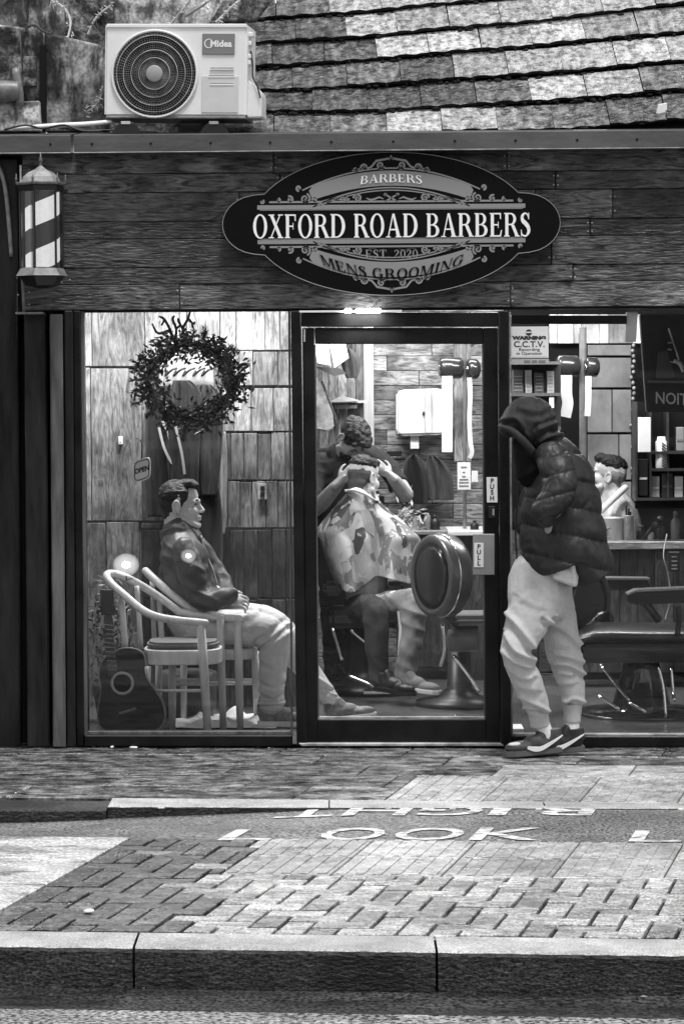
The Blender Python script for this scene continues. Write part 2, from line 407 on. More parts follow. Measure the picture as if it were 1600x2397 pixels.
# near kerb stones
kerb = struct('kerb')
def kerb_block(xa, xb, fy, by, z0, z1, parent, ch=.012, slope=0, nm='kerb_stone', mf=GRAND, mtop=GRAN):
    b = MB(); prof = lambda x: [(fy(x) - slope, gz(x, z0)), (fy(x), gz(x, z1 - ch)), (fy(x) + ch * .35, gz(x, z1 - ch * .35)), (fy(x) + ch, gz(x, z1)), (by(x), gz(x, z1)), (by(x), gz(x, z0))]
    n = 70; vs_ = []; fs = []
    for i in range(n + 1):
        x = xa + (xb - xa) * i / n
        for k, (y, z) in enumerate(prof(x)):
            j = (.003 + .005 * max(0, noise.noise(Vector((x * 4, 5, k * .2))))) * noise.noise(Vector((x * 24, k * 1.1, z * 5))) if k in (1, 2, 3) else 0
            vs_.append((x, y + j, z + (j * .6 if k < 4 else 0)))
    for i in range(n):
        for k in range(6): a = i * 6 + k; c = i * 6 + (k + 1) % 6; fs.append((a, c, c + 6, a + 6))
    fs += [tuple(range(5, -1, -1)), tuple(n * 6 + k for k in range(6))]
    b.add(vs_, fs); me_ = b.mesh(nm)
    me_.materials.append(mtop); me_.materials.append(mf)
    for p in me_.polygons: p.material_index = 1 if p.normal.y < -.8 or abs(p.normal.x) > .8 else 0  # upright faces darker: dirt plus lack of sky light put into the colour
    return link(nm, me_, None, parent)
kj = [G(-640, 2190).x, G(315, 2190).x, G(1028, 2215).x, G(1760, 2230).x]
kj = [G(315, 2212).x - .93, G(315, 2212).x, G(1022, 2230).x, G(1022, 2230).x + .95]
kj = [kj[0] - .93] + kj + [kj[-1] + .93]
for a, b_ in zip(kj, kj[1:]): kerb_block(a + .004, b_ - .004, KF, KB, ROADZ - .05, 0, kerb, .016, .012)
# far kerb
fk = struct('far_kerb')
fj = [-2.9, G(262, 1868).x, G(770, 1885).x, G(1275, 1888).x, 2.6]
for i, (a, b_) in enumerate(zip(fj, fj[1:])):
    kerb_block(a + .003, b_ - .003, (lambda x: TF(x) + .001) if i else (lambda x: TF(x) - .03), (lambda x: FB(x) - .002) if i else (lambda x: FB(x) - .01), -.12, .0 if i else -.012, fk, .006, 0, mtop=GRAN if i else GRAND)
b = MB(); c = G(122, 1914, -.05); b.lathe((c.x, c.y - .02, c.z - .012), [(.026, 0), (.026, .03)], (0, 1, 0), 16)
b.build('drain_outlet', VOID, fk)

# slabs: quads on the ground cut along the joint direction
def slab(corners, z, th, mt, parent, nm='paving_slab', gap=.003, bev=.003, ribs=None, jit=.0015, gu=None):
    c = sum(corners, Vector()) / 4; top = []
    dz = random.uniform(-jit, jit)
    for p in corners:
        d = (c - p); d.z = 0; q = p + d.normalized() * gap * 1.4
        if gu is not None:
            det = E0.x * E1.y - E0.y * E1.x; a_ = (d.x * E1.y - d.y * E1.x) / det; b_ = (E0.x * d.y - E0.y * d.x) / det
            q = p + E0 * math.copysign(gu, a_) + E1 * math.copysign(gap, b_)
        q = Vector(q); top.append(Vector((q.x, q.y, gz(q.x, z + dz))))
    b = MB(); b.prism(top, (0, 0, -th))
    me_ = b.mesh(nm, bev)
    if ribs:
        r = MB(); n, along = ribs
        for i in range(n):
            t0, t1 = (i + .22) / n, (i + .78) / n
            if along:      # ribs run in the receding direction
                q = [top[0].lerp(top[1], t0), top[0].lerp(top[1], t1), top[3].lerp(top[2], t1), top[3].lerp(top[2], t0)]
            else:
                q = [top[0].lerp(top[3], t0), top[1].lerp(top[2], t0), top[1].lerp(top[2], t1), top[0].lerp(top[3], t1)]
            cc = sum(q, Vector()) / 4; q = [p.lerp(cc, .06) for p in q]
            r.prism([p - Vector((0, 0, .002)) for p in q], (0, 0, .0065))
        rm = r.mesh('rib', .0015); bm = bmesh.new(); bm.from_mesh(me_); bm.from_mesh(rm); bm.to_mesh(me_); bm.free()
    return link(nm, me_, mt, parent)
def on(o, u, v, z=0.): p = o + E0 * u + E1 * v; return Vector((p.x, p.y, gz(p.x, z)))
# block paving on the island: stretcher bond, 100 x 200 mm blocks
isl = struct('island_pavement')
O = G(41, 2131); 
BW, BL = .103, .2
def isl_pt(x, y): return Vector((x, y, gz(x)))
def uv(p): # coordinates in the E0,E1 frame from O
    d = p - O; det = E0.x * E1.y - E0.y * E1.x
    return ((d.x * E1.y - d.y * E1.x) / det, (E0.x * d.y - E0.y * d.x) / det)
u_tact = uv(G(515, 2046))[0]
V_TACT0 = uv(G(1000, 2050))[1]; V_TOP = uv(G(1000, 1968))[1]; V_BOT = uv(G(800, 2186))[1]
blocks = 0
nrow = 6
rows_v = [V_BOT + (V_TACT0 - V_BOT) * i / nrow for i in range(nrow + 1)]
rv_step = rows_v[1] - rows_v[0]
extra = [V_TACT0 + rv_step * (i + 1) for i in range(8) if V_TACT0 + rv_step * i < V_TOP - .03]
allv = rows_v + extra; allv[-1] = V_TOP
# herringbone: cells of one block width; blocks lie along the kerb or run away from it
CW = .1; CV = (V_TACT0 - V_BOT) / round((V_TACT0 - V_BOT) / .1)
ux0 = -.055
rects = []
for y in range(-2, 30):
    for x in range(-14, 46):
        k = (x + y) % 4
        if k == 0: r4 = (x, y, x + 2, y + 1)
        elif k == 2: r4 = (x, y, x + 1, y + 2)
        else: continue
        ua, ub = ux0 + r4[0] * CW, ux0 + r4[2] * CW; va, vb = V_BOT + r4[1] * CV, V_BOT + r4[3] * CV
        va, vb = max(va, V_BOT), min(vb, V_TOP)
        if (va + vb) / 2 > -.02: ua = max(ua, ux0)
        if vb - va < .025: continue
        if va >= V_TACT0 - .02: ub = min(ub, u_tact)
        elif vb > V_TACT0 + .02 and ub > u_tact + .02: vb = V_TACT0
        if ub - ua < .02 or vb - va < .025: continue
        p = on(O, (ua + ub) / 2, (va + vb) / 2)
        if -1.75 < p.x < 1.95: rects.append((ua, ub, va, vb))
for ua, ub, va, vb in rects:
    dark = (ua + ub) / 2 < .62 - .16 * (va > .3) + random.gauss(0, .06)  # blocks left of a ragged boundary get the darker colour
    slab([on(O, ua, va), on(O, ub, va), on(O, ub, vb), on(O, ua, vb)], -.001, .05, BLOCKD if dark else BLOCKL, isl, 'paving_block', .0036, .0022, jit=.003, gu=.0066)
    blocks += 1
print('blocks', blocks)
# tactile slabs on the island
tw = .4
edges = [G(515, 1970).x]
u = u_tact; V2 = V_TOP; vm = (V_TACT0 + V_TOP) / 2
while on(O, u, vm).x < 2.0:
    for va, vb in ((V_TACT0, vm), (vm, V2)):
        slab([on(O, u, va), on(O, u + tw, va), on(O, u + tw, vb), on(O, u, vb)], 0, .05, SLABL, isl, 'tactile_slab', .003, .003, (6, True))
    u += tw
# pale slabs left of the blocks
vq = [0.0, .33 * V_TOP, .68 * V_TOP, V_TOP]
for j in range(3):
    u = -.06 - .62 * (1 + .4 * (j == 1))
    lim = [-.06, u, u - .62, u - 1.24]
    for a, b_ in zip(lim[1:], lim): slab([on(O, a, vq[j]), on(O, b_, vq[j]), on(O, b_, vq[j + 1]), on(O, a, vq[j + 1])], 0, .05, SLABX, isl, 'paving_slab', .003, .004)

# far pavement in front of the shop
pav = struct('pavement')
def vline(py): return uv(G(800, py))[1]
Of = G(920, 1790)
rowy = [1870, 1842, 1814, 1790, 1768, 1748]
xs_off = [.1, .42, .22, .55, .3]
for j in range(5):
    ya, yb = line_y((0, rowy[j] - 4), (1600, rowy[j] + 5)), line_y((0, rowy[j + 1] - 3), (1600, rowy[j + 1] + 3))
    if j == 0: ya = FB
    if j == 4: yb = lambda x: -.045
    sk = E1.x / E1.y
    def cor(xb, ff, y0=G(800, 1800).y): 
        x = xb
        for _ in range(4): x = xb + sk * (ff(x) - y0)
        return Vector((x, ff(x), gz(x)))
    x = -2.6 + xs_off[j]
    step = .62
    while x < 2.6:
        tact = x > .38 and j in (0, 1)
        st = .42 if tact else step
        if not tact and x + st > .38 and x < .38 and j in (0, 1): st = .38 - x + .001
        mt = SLABL if (x > .38 - .02 and j <= 2) else SLABD
        slab([cor(x, ya), cor(x + st, ya), cor(x + st, yb), cor(x, yb)], 0, .05, mt, pav, 'tactile_slab' if tact else 'paving_slab', .0028, .0035, (6, True) if tact else None)
        x += st
# painted words on the cycle track
paint = thing('road_marking', 'white painted words LOOK and RIGHT on the cycle track asphalt', 'road marking', G(900, 1930))
def word(txt, x0, x1, y0, y1, flip, parent):
    for k, ch in enumerate(txt):
        a, b_ = (x0[k], x1[k])
        vs_, fs = text_mesh(ch, 1, .012)
        mx = [v.x for v in vs_]; my = [v.y for v in vs_]
        def fn(u_, v_):
            s_ = (u_ - min(mx)) / (max(mx) - min(mx)); t_ = (v_ - min(my)) / (max(my) - min(my))
            if flip: s_, t_ = 1 - s_, 1 - t_
            py = y1 + (y0 - y1) * t_; px = a + (b_ - a) * s_
            p = G(px, py, -.006); q = G(px, (y0 + y1) / 2, -.006)
            sk_ = E1.x / E1.y
            x = q.x + sk_ * (p.y - q.y); return Vector((x, p.y, trkz(x, p.y) + .004))
        me_ = bpy.data.meshes.new('letter'); me_.from_pydata([fn(v.x, v.y) for v in vs_], [], fs)
        o = link('letter', me_, RPAINT, parent)
word('LOOK', [530, 752, 925, 1110], [650, 900, 1085, 1270], 1940, 1969, False, paint)
word('L', [1478], [1600], 1947, 1973, False, paint)
word('THGIR'[::-1], [1228, 1150, 982, 812, 655], [1392, 1192, 1130, 960, 790], 1889, 1911, True, paint)
# ------------------------------------------------------------------ the shop front
shop = thing('barber_shop', 'small timber clad barber shop with glazed front and tiled roof', 'shop', (0.1, 0, 0))
def part(name, parent=None):
    o = bpy.data.objects.new(name, None); COL.objects.link(o); o.parent = parent or shop
    o.matrix_parent_inverse = Matrix.Translation(-worldloc(parent or shop)); return o
def planks(rows, joints, Y, d, mt, parent, xl, xr, jit=.004, nm='plank', bev=.003, gap=.0015, along='x'):
    for k, (a, b_) in enumerate(rows):
        js = [xl] + joints[k % len(joints)] + [xr]
        for p, q in zip(js, js[1:]):
            y = Y + random.uniform(-jit, jit); bx = MB()
            A, B = P((p + q) / 2, b_, y), P((p + q) / 2, a, y); l, r = P(p, (a + b_) / 2, y), P(q, (a + b_) / 2, y)
            # keep the photograph's slight slope: end heights measured one by one
            z = [P(p, b_, y).z, P(q, b_ , y).z, P(q, a, y).z, P(p, a, y).z]
            g = gap
            bx.hexa([(l.x + g, y, z[0] + g), (r.x - g, y, z[1] + g), (r.x - g, y, z[2] - g), (l.x + g, y, z[3] - g), (l.x + g, y + d, z[0] + g), (r.x - g, y + d, z[1] + g), (r.x - g, y + d, z[2] - g), (l.x + g, y + d, z[3] - g)])
            bx.build(nm, mt, parent, bevel=bev)
def sl8(x): return -.0075 * (x - 60)            # the boards' slope across the picture
fascia = MB().pbox(30, 352, 1760, 726, .025, .1).build('fascia', DECK, shop)
frow = [(361, 408), (409, 452), (453, 520), (521, 561), (562, 628), (629, 667), (668, 727)]
fj_ = [[640, 1186], [655, 1300], [560, 1252, 1433], [900, 1380], [700, 1290], [820, 1340], [420, 1194]]
for (a, b_), js in zip(frow, fj_):
    js = [52] + js + [1750]
    for p, q in zip(js, js[1:]):
        y = random.uniform(-.016, -.006); bx = MB(); c4 = [P(p + .6, b_ + sl8(p) + -.3, y), P(q - .6, b_ + sl8(q) - .3, y), P(q - .6, a + sl8(q), y), P(p + .6, a + sl8(p), y)]
        n = 14; fr = []
        for i in range(n + 1):
            t = i / n; w0 = .0022 * noise.noise(Vector((p + t * 9, b_, 1))); w1 = .0022 * noise.noise(Vector((p + t * 9, a, 7)))
            lo = c4[0].lerp(c4[1], t) + Vector((0, 0, w0)); hi = c4[3].lerp(c4[2], t) + Vector((0, 0, w1)); fr.append((lo, hi))
        bx.prism([l for l, h in fr] + [h for l, h in reversed(fr)], (0, .022, 0))
        bx.build('plank', PLANK, fascia, bevel=.0025)
b = MB()
for (a_, c_), js in zip(frow, fj_):
    for j in [58] + js:
        for dx in ((5, -5) if j > 60 else (10,)):
            for f_ in (.25, .75):
                p = P(j + dx, a_ + (c_ - a_) * f_ + sl8(j), -.017); b.lathe(p, [(.0042, .004), (.0042, -.001), (.002, -.002)], (0, 1, 0), 7)
b.build('nail_heads', LIP, fascia)['kind'] = 'stuff'
# coping
cop = part('coping')
def coping_piece(x0, x1):
    b = MB(); n = 24; st = []
    for i in range(n + 1):
        x = x0 + (x1 - x0) * i / n; yt, yb = 318 - .0082 * x, 360 - .0082 * x
        T, B = P(x, yt, -.13), P(x, yb, -.13); w = .0025 * noise.noise(Vector((x * .02, 3, 0)))
        st.append([(T.x, .30, T.z + .05), (T.x, -.125, T.z + .004), (T.x, -.13 + w, T.z), (T.x, -.13 + w, B.z + .006), (T.x, -.138 + w, B.z + .003), (T.x, -.13 + w, B.z), (T.x, .03, B.z + .004)])
    k = len(st[0]); b.add([p for s_ in st for p in s_], [(i * k + j, i * k + (j + 1) % k, (i + 1) * k + (j + 1) % k, (i + 1) * k + j) for i in range(n) for j in range(k)] + [tuple(range(k)), tuple(n * k + j for j in reversed(range(k)))])
    me_ = b.mesh('coping_strip'); me_.materials.append(LEAD); me_.materials.append(LIP)
    for p in me_.polygons:
        c = p.center
        if abs(c.y + .134) < .004 and p.area < .001 * 50 and abs(p.normal.y) < .97 and abs(p.normal.x) < .5: p.material_index = 1
    return link('coping_strip', me_, None, cop)
coping_piece(-60, 164); coping_piece(173, 1780)
b = MB()
for x in (118, 215, 353, 493, 632, 775, 920, 1064, 1206, 1350, 1490): c = P(x, 338 - .0082 * x, -.13); b.lathe(c, [(.006, .002), (.006, -.003), (.003, -.005)], (0, 1, 0), 8)
b.build('screws', VOID, cop)['kind'] = 'stuff'
b = MB(); b.pbox(1342, 303, 1420, 307, -.02, .03); b.build('bright_flashing_edge', WHITE, cop)

# tiled roof: swept rows
roof = part('roof')
rowpx = [[(430, 322), (587, 322), (800, 322), (1200, 313), (1600, 288), (1800, 275)], [(430, 268), (587, 268), (800, 268), (1200, 247), (1600, 217), (1800, 200)],
         [(430, 222), (587, 219), (800, 209), (1200, 184), (1600, 148), (1800, 128)], [(430, 172), (587, 163), (800, 150), (1200, 118), (1600, 79), (1800, 58)],
         [(430, 118), (587, 107), (800, 97), (1200, 60), (1600, 15), (1800, -8)], [(430, 66), (587, 50), (800, 38), (1200, -2), (1600, -48), (1800, -72)],
         [(430, 6), (587, -8), (800, -20), (1200, -62), (1600, -112), (1800, -138)]]
def rowy_(k, x):
    q = rowpx[k]
    for (x0, y0), (x1, y1) in zip(q, q[1:]):
        if x0 <= x <= x1:
            t = (x - x0) / (x1 - x0); t = t * t * (3 - 2 * t) * .35 + t * .65; return y0 + (y1 - y0) * t
    return q[0][1] if x < q[0][0] else q[-1][1]
def tile_mesh():
    b = MB(); n = 7; w, l, t = 1, .2, .013; lo = []; hi = []
    vs_ = []
    for i in range(n + 1):
        x = i / n; j = .004 * math.sin(i * 2.3) ; vs_ += [(x, j, .031 + .003 * math.cos(i * 1.7)), (x, l, .004), (x, l, -.009), (x, j + .002, .014)]
    fs = []
    for i in range(n):
        a = 4 * i
        fs += [(a, a + 4, a + 5, a + 1), (a + 2, a + 6, a + 7, a + 3), (a, a + 3, a + 7, a + 4), (a + 1, a + 5, a + 6, a + 2)]
    fs += [(0, 1, 2, 3), (4 * n + 3, 4 * n + 2, 4 * n + 1, 4 * n)]
    b.add(vs_, fs); return b.mesh('roof_tile')
tm_d = tile_mesh(); tm_p = tm_d.copy()
for me_, mt in ((tm_d, TILEM), (tm_p, TILEP)):
    me_.materials.append(mt); me_.materials.append(MOSS_SHADE)
    for p in me_.polygons:
        if p.normal.y < -.5 or p.normal.z < -.3: p.material_index = 1  # butt edges and undersides near black: shadow line painted in
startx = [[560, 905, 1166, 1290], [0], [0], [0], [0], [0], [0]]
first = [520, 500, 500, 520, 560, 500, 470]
pale_from = [1030, 1110, 1062, 885, 810, 760, 700]  # tiles right of here paler: wet sky sheen put into the colour
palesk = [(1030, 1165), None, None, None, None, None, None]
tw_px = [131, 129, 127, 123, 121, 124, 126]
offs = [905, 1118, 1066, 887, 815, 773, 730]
for k in range(7):
    Yk = .16 + .165 * k
    x = offs[k]
    while x > first[k]: x -= tw_px[k]
    if x < first[k] - 60: x += tw_px[k]
    while x < 1760:
        w = tw_px[k] * random.uniform(.985, 1.015)
        a = P(x, rowy_(k, x), Yk); c = P(x + w, rowy_(k, x + w), Yk)
        if k < 6: up = P(x + w / 2, rowy_(k + 1, x + w / 2), Yk + .165) - (a + c) / 2
        up = up.normalized(); ex = (c - a); wl = ex.length; ex.normalize(); up = (up - ex * up.dot(ex)).normalized(); nz = ex.cross(up)
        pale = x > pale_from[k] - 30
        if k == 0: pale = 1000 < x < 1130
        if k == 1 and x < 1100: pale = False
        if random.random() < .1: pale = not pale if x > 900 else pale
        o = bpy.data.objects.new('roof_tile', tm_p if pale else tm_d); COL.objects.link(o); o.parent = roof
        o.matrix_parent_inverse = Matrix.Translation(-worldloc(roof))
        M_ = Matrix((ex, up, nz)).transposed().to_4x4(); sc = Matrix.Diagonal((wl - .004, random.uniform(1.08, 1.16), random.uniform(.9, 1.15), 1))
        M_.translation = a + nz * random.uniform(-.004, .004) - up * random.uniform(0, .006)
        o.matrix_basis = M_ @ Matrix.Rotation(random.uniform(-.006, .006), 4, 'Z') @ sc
        x += w
b = MB(); vs_ = []; n = 30
for k in range(7):
    for i in range(n + 1):
        x = 420 + 1360 * i / n; p = P(x, rowy_(k, x), .16 + .165 * k); vs_.append(p + Vector((0, .03, -.035)))
b.add(vs_, [(k * (n + 1) + i, k * (n + 1) + i + 1, (k + 1) * (n + 1) + i + 1, (k + 1) * (n + 1) + i) for k in range(6) for i in range(n)])
b.build('underlay', DECK, roof)
b = MB(); b.pquad([(1532, 279), (1540, 243), (1560, 240), (1562, 277), (1548, 282)], .19, .02); b.build('moss_patch', WHITE, roof, bevel=.003)
b = MB()
for i in range(420):
    k = random.choice((0, 1, 1, 2, 2, 3, 4, 5)); x = 500 + 1150 * random.random() ** 1.5; p = P(x, rowy_(k, x) + random.uniform(-5, 5), .16 + .165 * k - .012); r_ = random.uniform(.005, .016)
    b.ell(p, (r_ * random.uniform(.8, 1.8), r_, r_ * random.uniform(.5, 1)), 6, 4)
b.build('moss_clumps', MOSS_SHADE, roof, True)['kind'] = 'stuff'
# ------------------------------------------------------------------ weathered walls behind the air conditioner
wall = thing('rendered_wall', 'weathered rendered wall with dark streaks beside the tiled roof', 'wall', P(150, 300, .5))
def relief(name, pts, Y, d, mt, parent, amp=.012, n=26, sc=6):
    """a wall face from a pixel quad (tl, tr, br, bl) with an uneven surface"""
    b = MB(); vs_ = []; fs = []
    for j in range(n + 1):
        for i in range(n + 1):
            s_, t_ = i / n, j / n
            x = (pts[0][0] * (1 - s_) + pts[1][0] * s_) * (1 - t_) + (pts[3][0] * (1 - s_) + pts[2][0] * s_) * t_
            y = (pts[0][1] * (1 - s_) + pts[1][1] * s_) * (1 - t_) + (pts[3][1] * (1 - s_) + pts[2][1] * s_) * t_
            p = P(x, y, Y); vs_.append(p + Vector((0, amp * noise.fractal(Vector((p.x * sc, Y * 3, p.z * sc)), 1, 2, 4), 0)))
    for j in range(n):
        for i in range(n): a = j * (n + 1) + i; fs.append((a, a + 1, a + n + 2, a + n + 1))
    m_ = len(vs_); vs_ += [v + Vector((0, d, 0)) for v in vs_]
    ed = [i for i in range(n + 1)] + [j * (n + 1) + n for j in range(1, n + 1)] + [n * (n + 1) + i for i in range(n - 1, -1, -1)] + [j * (n + 1) for j in range(n - 1, 0, -1)]
    fs += [(a, b_, b_ + m_, a + m_) for a, b_ in zip(ed, ed[1:] + ed[:1])]
    b.add(vs_, fs); return b.build(name, mt, parent, True)
relief('parapet', [(-60, 50), (96, 68), (96, 306), (-60, 306)], .30, .25, CONCW, wall, .02)
relief('parapet', [(105, 74), (250, 108), (250, 306), (105, 306)], .33, .2, CONCW, wall, .02)
relief('buttress', [(-60, 60), (44, 62), (50, 200), (-60, 190)], .22, .1, STONED, wall, .02)
relief('buttress', [(54, 130), (84, 132), (84, 200), (50, 205)], .25, .08, STONED, wall, .012)
relief('back_wall', [(-60, -60), (62, -60), (62, 90), (-60, 80)], .62, .2, CONCW, wall, .02)
relief('back_wall', [(66, -60), (150, -60), (150, 110), (66, 90)], .66, .2, CONCW, wall, .02)
relief('dark_recess', [(150, -60), (268, -60), (268, 200), (150, 200)], .72, .2, STONED, wall, .03)
relief('pale_panel', [(268, -60), (600, -60), (530, 60), (268, 130)], .70, .2, CONCP, wall, .02)
relief('lower_wall', [(240, 100), (560, 60), (560, 320), (240, 320)], .74, .2, STONED, wall, .02)
relief('flashing', [(520, 2), (660, -30), (600, 45), (490, 55)], .55, .05, STONED, wall, .01, 10)
b = MB(); ptube(b, [(-60, 212, .14), (20, 212, .14), (46, 212, .14)], [24, 24, 22], 14, 3); ptube(b, [(36, 160, .15), (44, 205, .14), (47, 245, .15)], [9, 10, 9], 10, 3)
b.build('pipe', IRON, wall, True)
relief('ledge', [(-60, 240), (90, 235), (95, 306), (-60, 306)], .17, .1, CONCP, wall, .025, 18, 12)
b = MB(); b.pbox(93, 105, 106, 285, .26, .08); b.build('slot', VOID, wall)
for k, pts in enumerate([[(165, -10, .6), (190, 30, .55), (230, 75, .5), (244, 108, .4)], [(120, 0, .62), (150, 18, .6), (165, 50, .55), (158, 90, .5)], [(262, 10, .6), (225, 40, .55), (205, 80, .5)], [(430, 40, .6), (480, 8, .55), (520, -20, .5)], [(400, 56, .6), (440, 6, .55), (452, -20, .5)], [(505, 52, .5), (540, 18, .5), (575, -14, .5)], [(60, 66, .3), (80, 58, .28), (100, 72, .28), (120, 80, .3)], [(205, 262, .3), (230, 240, .28), (240, 200, .28)]]):
    b = MB(); ptube(b, pts, [3.2 - .3 * i for i in range(len(pts))], 5, 5)
    q = crom(pts, 5)
    for i in range(26):
        a = random.choice(q); c = P(a[0] + random.gauss(0, 6), a[1] + random.gauss(0, 5), a[2] - .01); d = Vector((random.gauss(0, 1), random.gauss(0, .5), random.gauss(0, 1))).normalized() * random.uniform(.008, .02)
        e = d.orthogonal().normalized() * .004; b.add([c - d, c + e, c + d, c - e], [(0, 1, 2, 3)])
    o = b.build('vine_twig', mat('twig%d' % k, random.choice((.06, .3, .5)), .8)); tag(o, ['pale bare twig hanging beside the top left corner of the air conditioner', 'dark twig at the top of the dark recess left of centre', 'twig crossing the dark recess above the parapet end', 'long grey twig rising over the pale render toward the roof', 'short twig on the pale render just above the air conditioner', 'slanting twig against the first roof tiles', 'moss sprigs along the sloping parapet top', 'small weed hanging at the left side of the air conditioner'][k], 'twig', 'twigs on the weathered wall')
# cables on the coping
b = MB(); ptube(b, [(30, 300, -.02), (120, 294, -.03), (200, 290, -.02), (260, 284, .02)], [4, 6, 6, 5], 8); tag(b.build('hose', CREAM, None, True), 'pale insulated hose lying on the coping left of the air conditioner', 'hose')
b = MB(); ptube(b, [(10, 303, -.06), (60, 292, -.05), (100, 300, -.04), (150, 292, -.05), (190, 305, -.06), (240, 306, -.05)], 2.4, 6); ptube(b, [(100, 286, 0), (150, 300, -.03), (330, 306, -.03), (370, 309, -.05)], 2, 6)
tag(b.build('cable', BLACKPL, None, True), 'thin black cables tangled on the coping beside the hose', 'cable')

# ------------------------------------------------------------------ air conditioner
ac = thing('air_conditioner', 'white outdoor air conditioner unit with round fan on the coping', 'air conditioner', P(400, 300, .05))
yaw = R(-7)
def ac_pt(u, v, d=0):        # u right, v up in px from the front's lower left, d metres behind
    a = Vector((math.cos(yaw), math.sin(yaw), 0)); n_ = Vector((-math.sin(yaw), math.cos(yaw), 0)); o = P(243, 276, .0)
    tl = R(-1.25); a = a * math.cos(tl) + Vector((0, 0, math.sin(tl))); up = n_.cross(a) * -1
    return o + a * (u / 480) + up * (v / 480) + n_ * d
def ac_box(b, u0, v0, u1, v1, d0, d1): return b.hexa([ac_pt(u0, v0, d0), ac_pt(u1, v0, d0), ac_pt(u1, v1, d0), ac_pt(u0, v1, d0), ac_pt(u0, v0, d1), ac_pt(u1, v0, d1), ac_pt(u1, v1, d1), ac_pt(u0, v1, d1)])
ac_box(MB(), 0, 4, 335, 218, .004, .28).build('body', CREAM, ac, False, .012, 3)
ac_box(MB(), 4, 0, 333, 5, .0, .27).build('base_tray', IRON, ac, False, .003)
ac_box(MB(), 2, 208, 334, 219, -.003, .284).build('top_cover', CREAM, ac, False, .006, 2)
FC = (119, 103)
def ac_lathe(b, prof, c=FC, n=48): return b.lathe(ac_pt(c[0], c[1]), prof, (ac_pt(0, 0, 1) - ac_pt(0, 0, 0)), n)
ac_lathe(MB(), [(.214, -.001), (.214, -.008), (.205, -.010), (.200, -.002)]).build('fan_shroud', CREAM, ac, True)
ac_lathe(MB(), [(.2, .001), (.2, -.004)]).build('fan_opening', VOID, ac)
ax_ = (ac_pt(0, 0, 1) - ac_pt(0, 0, 0)); eu = (ac_pt(480, 0) - ac_pt(0, 0)).normalized(); ev = (ac_pt(0, 480) - ac_pt(0, 0)).normalized()
def ac_ring(r, th, d):
    b = MB(); pts = [ac_pt(*FC, d) + (eu * math.cos(t * math.pi / 30) + ev * math.sin(t * math.pi / 30)) * r for t in range(61)]; return b.tube(pts, th, 6, ref=ax_, cap=False)
for r in (.076, .114, .152, .185): ac_ring(r, .0022, -.012).build('grille_ring', IRON_L if False else LIP, ac, True)
b = MB()
for i in range(84):       # radial wires
    t = 2 * math.pi * i / 84; d = eu * math.cos(t) + ev * math.sin(t); b.tube([ac_pt(*FC, -.008) + d * .04, ac_pt(*FC, -.009) + d * .203], .0009, 4, ref=ax_)
for r in [.05 + .0095 * i for i in range(17)]:
    pts = [ac_pt(*FC, -.0075) + (eu * math.cos(t * math.pi / 24) + ev * math.sin(t * math.pi / 24)) * r for t in range(49)]; b.tube(pts, .0008, 4, ref=ax_, cap=False)
b.build('grille_wires', IRON, ac)['kind'] = 'stuff'
b = MB()
for i in range(3):
    t0 = i * 2.094; pts = []; 
    c = ac_pt(*FC, .02)
    for rr in (.05, .12, .19):
        for dt, dd in ((-.1, .02), (.75, -.01)):
            t = t0 + dt + rr; pts.append(c + (eu * math.cos(t) + ev * math.sin(t)) * rr + ax_ * dd)
    b.add([p for p in pts] + [p + ax_ * .004 for p in pts], [(0, 1, 3, 2), (2, 3, 5, 4), (6, 8, 9, 7), (8, 10, 11, 9), (0, 2, 8, 6), (2, 4, 10, 8), (1, 7, 9, 3), (3, 9, 11, 5), (4, 5, 11, 10), (0, 6, 7, 1)])
ac_lathe(MB(), [(.041, .0), (.041, -.014), (.036, -.017), (.001, -.018)], n=28).build('hub', mat('grey_hub', .3, .5), ac, True)
badge = ac_box(MB(), 230, 148, 306, 196, -.003, .01).build('badge', GREYEN, ac, False, .002)
flat_text('lettering', 'Midea', WHITE, badge, lambda u, v: ac_pt(274 + u, 172 + v, -.0045), 21, .8)
b = MB(); pts = [ac_pt(246 + 10 * math.cos(R(a)), 173 + 10 * math.sin(R(a)), -.0042) for a in range(40, 330, 12)]
b.strip(pts, [.0012 + .0014 * math.sin(math.pi * i / (len(pts) - 1)) for i in range(len(pts))], ax_, -.0008)
b.build('logo', WHITE, badge)
for (u0, u1, v) in ((250, 304, 116), (246, 306, 98), (250, 304, 80)):
    ac_box(MB(), u0, v, u1, v + 1.6, -.002, .004).build('vent_slot', GREYEN, ac)
    ac_box(MB(), u0 - 1, v - 3.6, u1 + 1, v - 1, -.004, .004).build('vent_lip', WHITE, ac, False, .001)
ac_box(MB(), 230, 14, 316, 98, -.0012, .004).build('lower_panel', mat('shaded_enamel', .6, .4, var=.05), ac, False, .001)
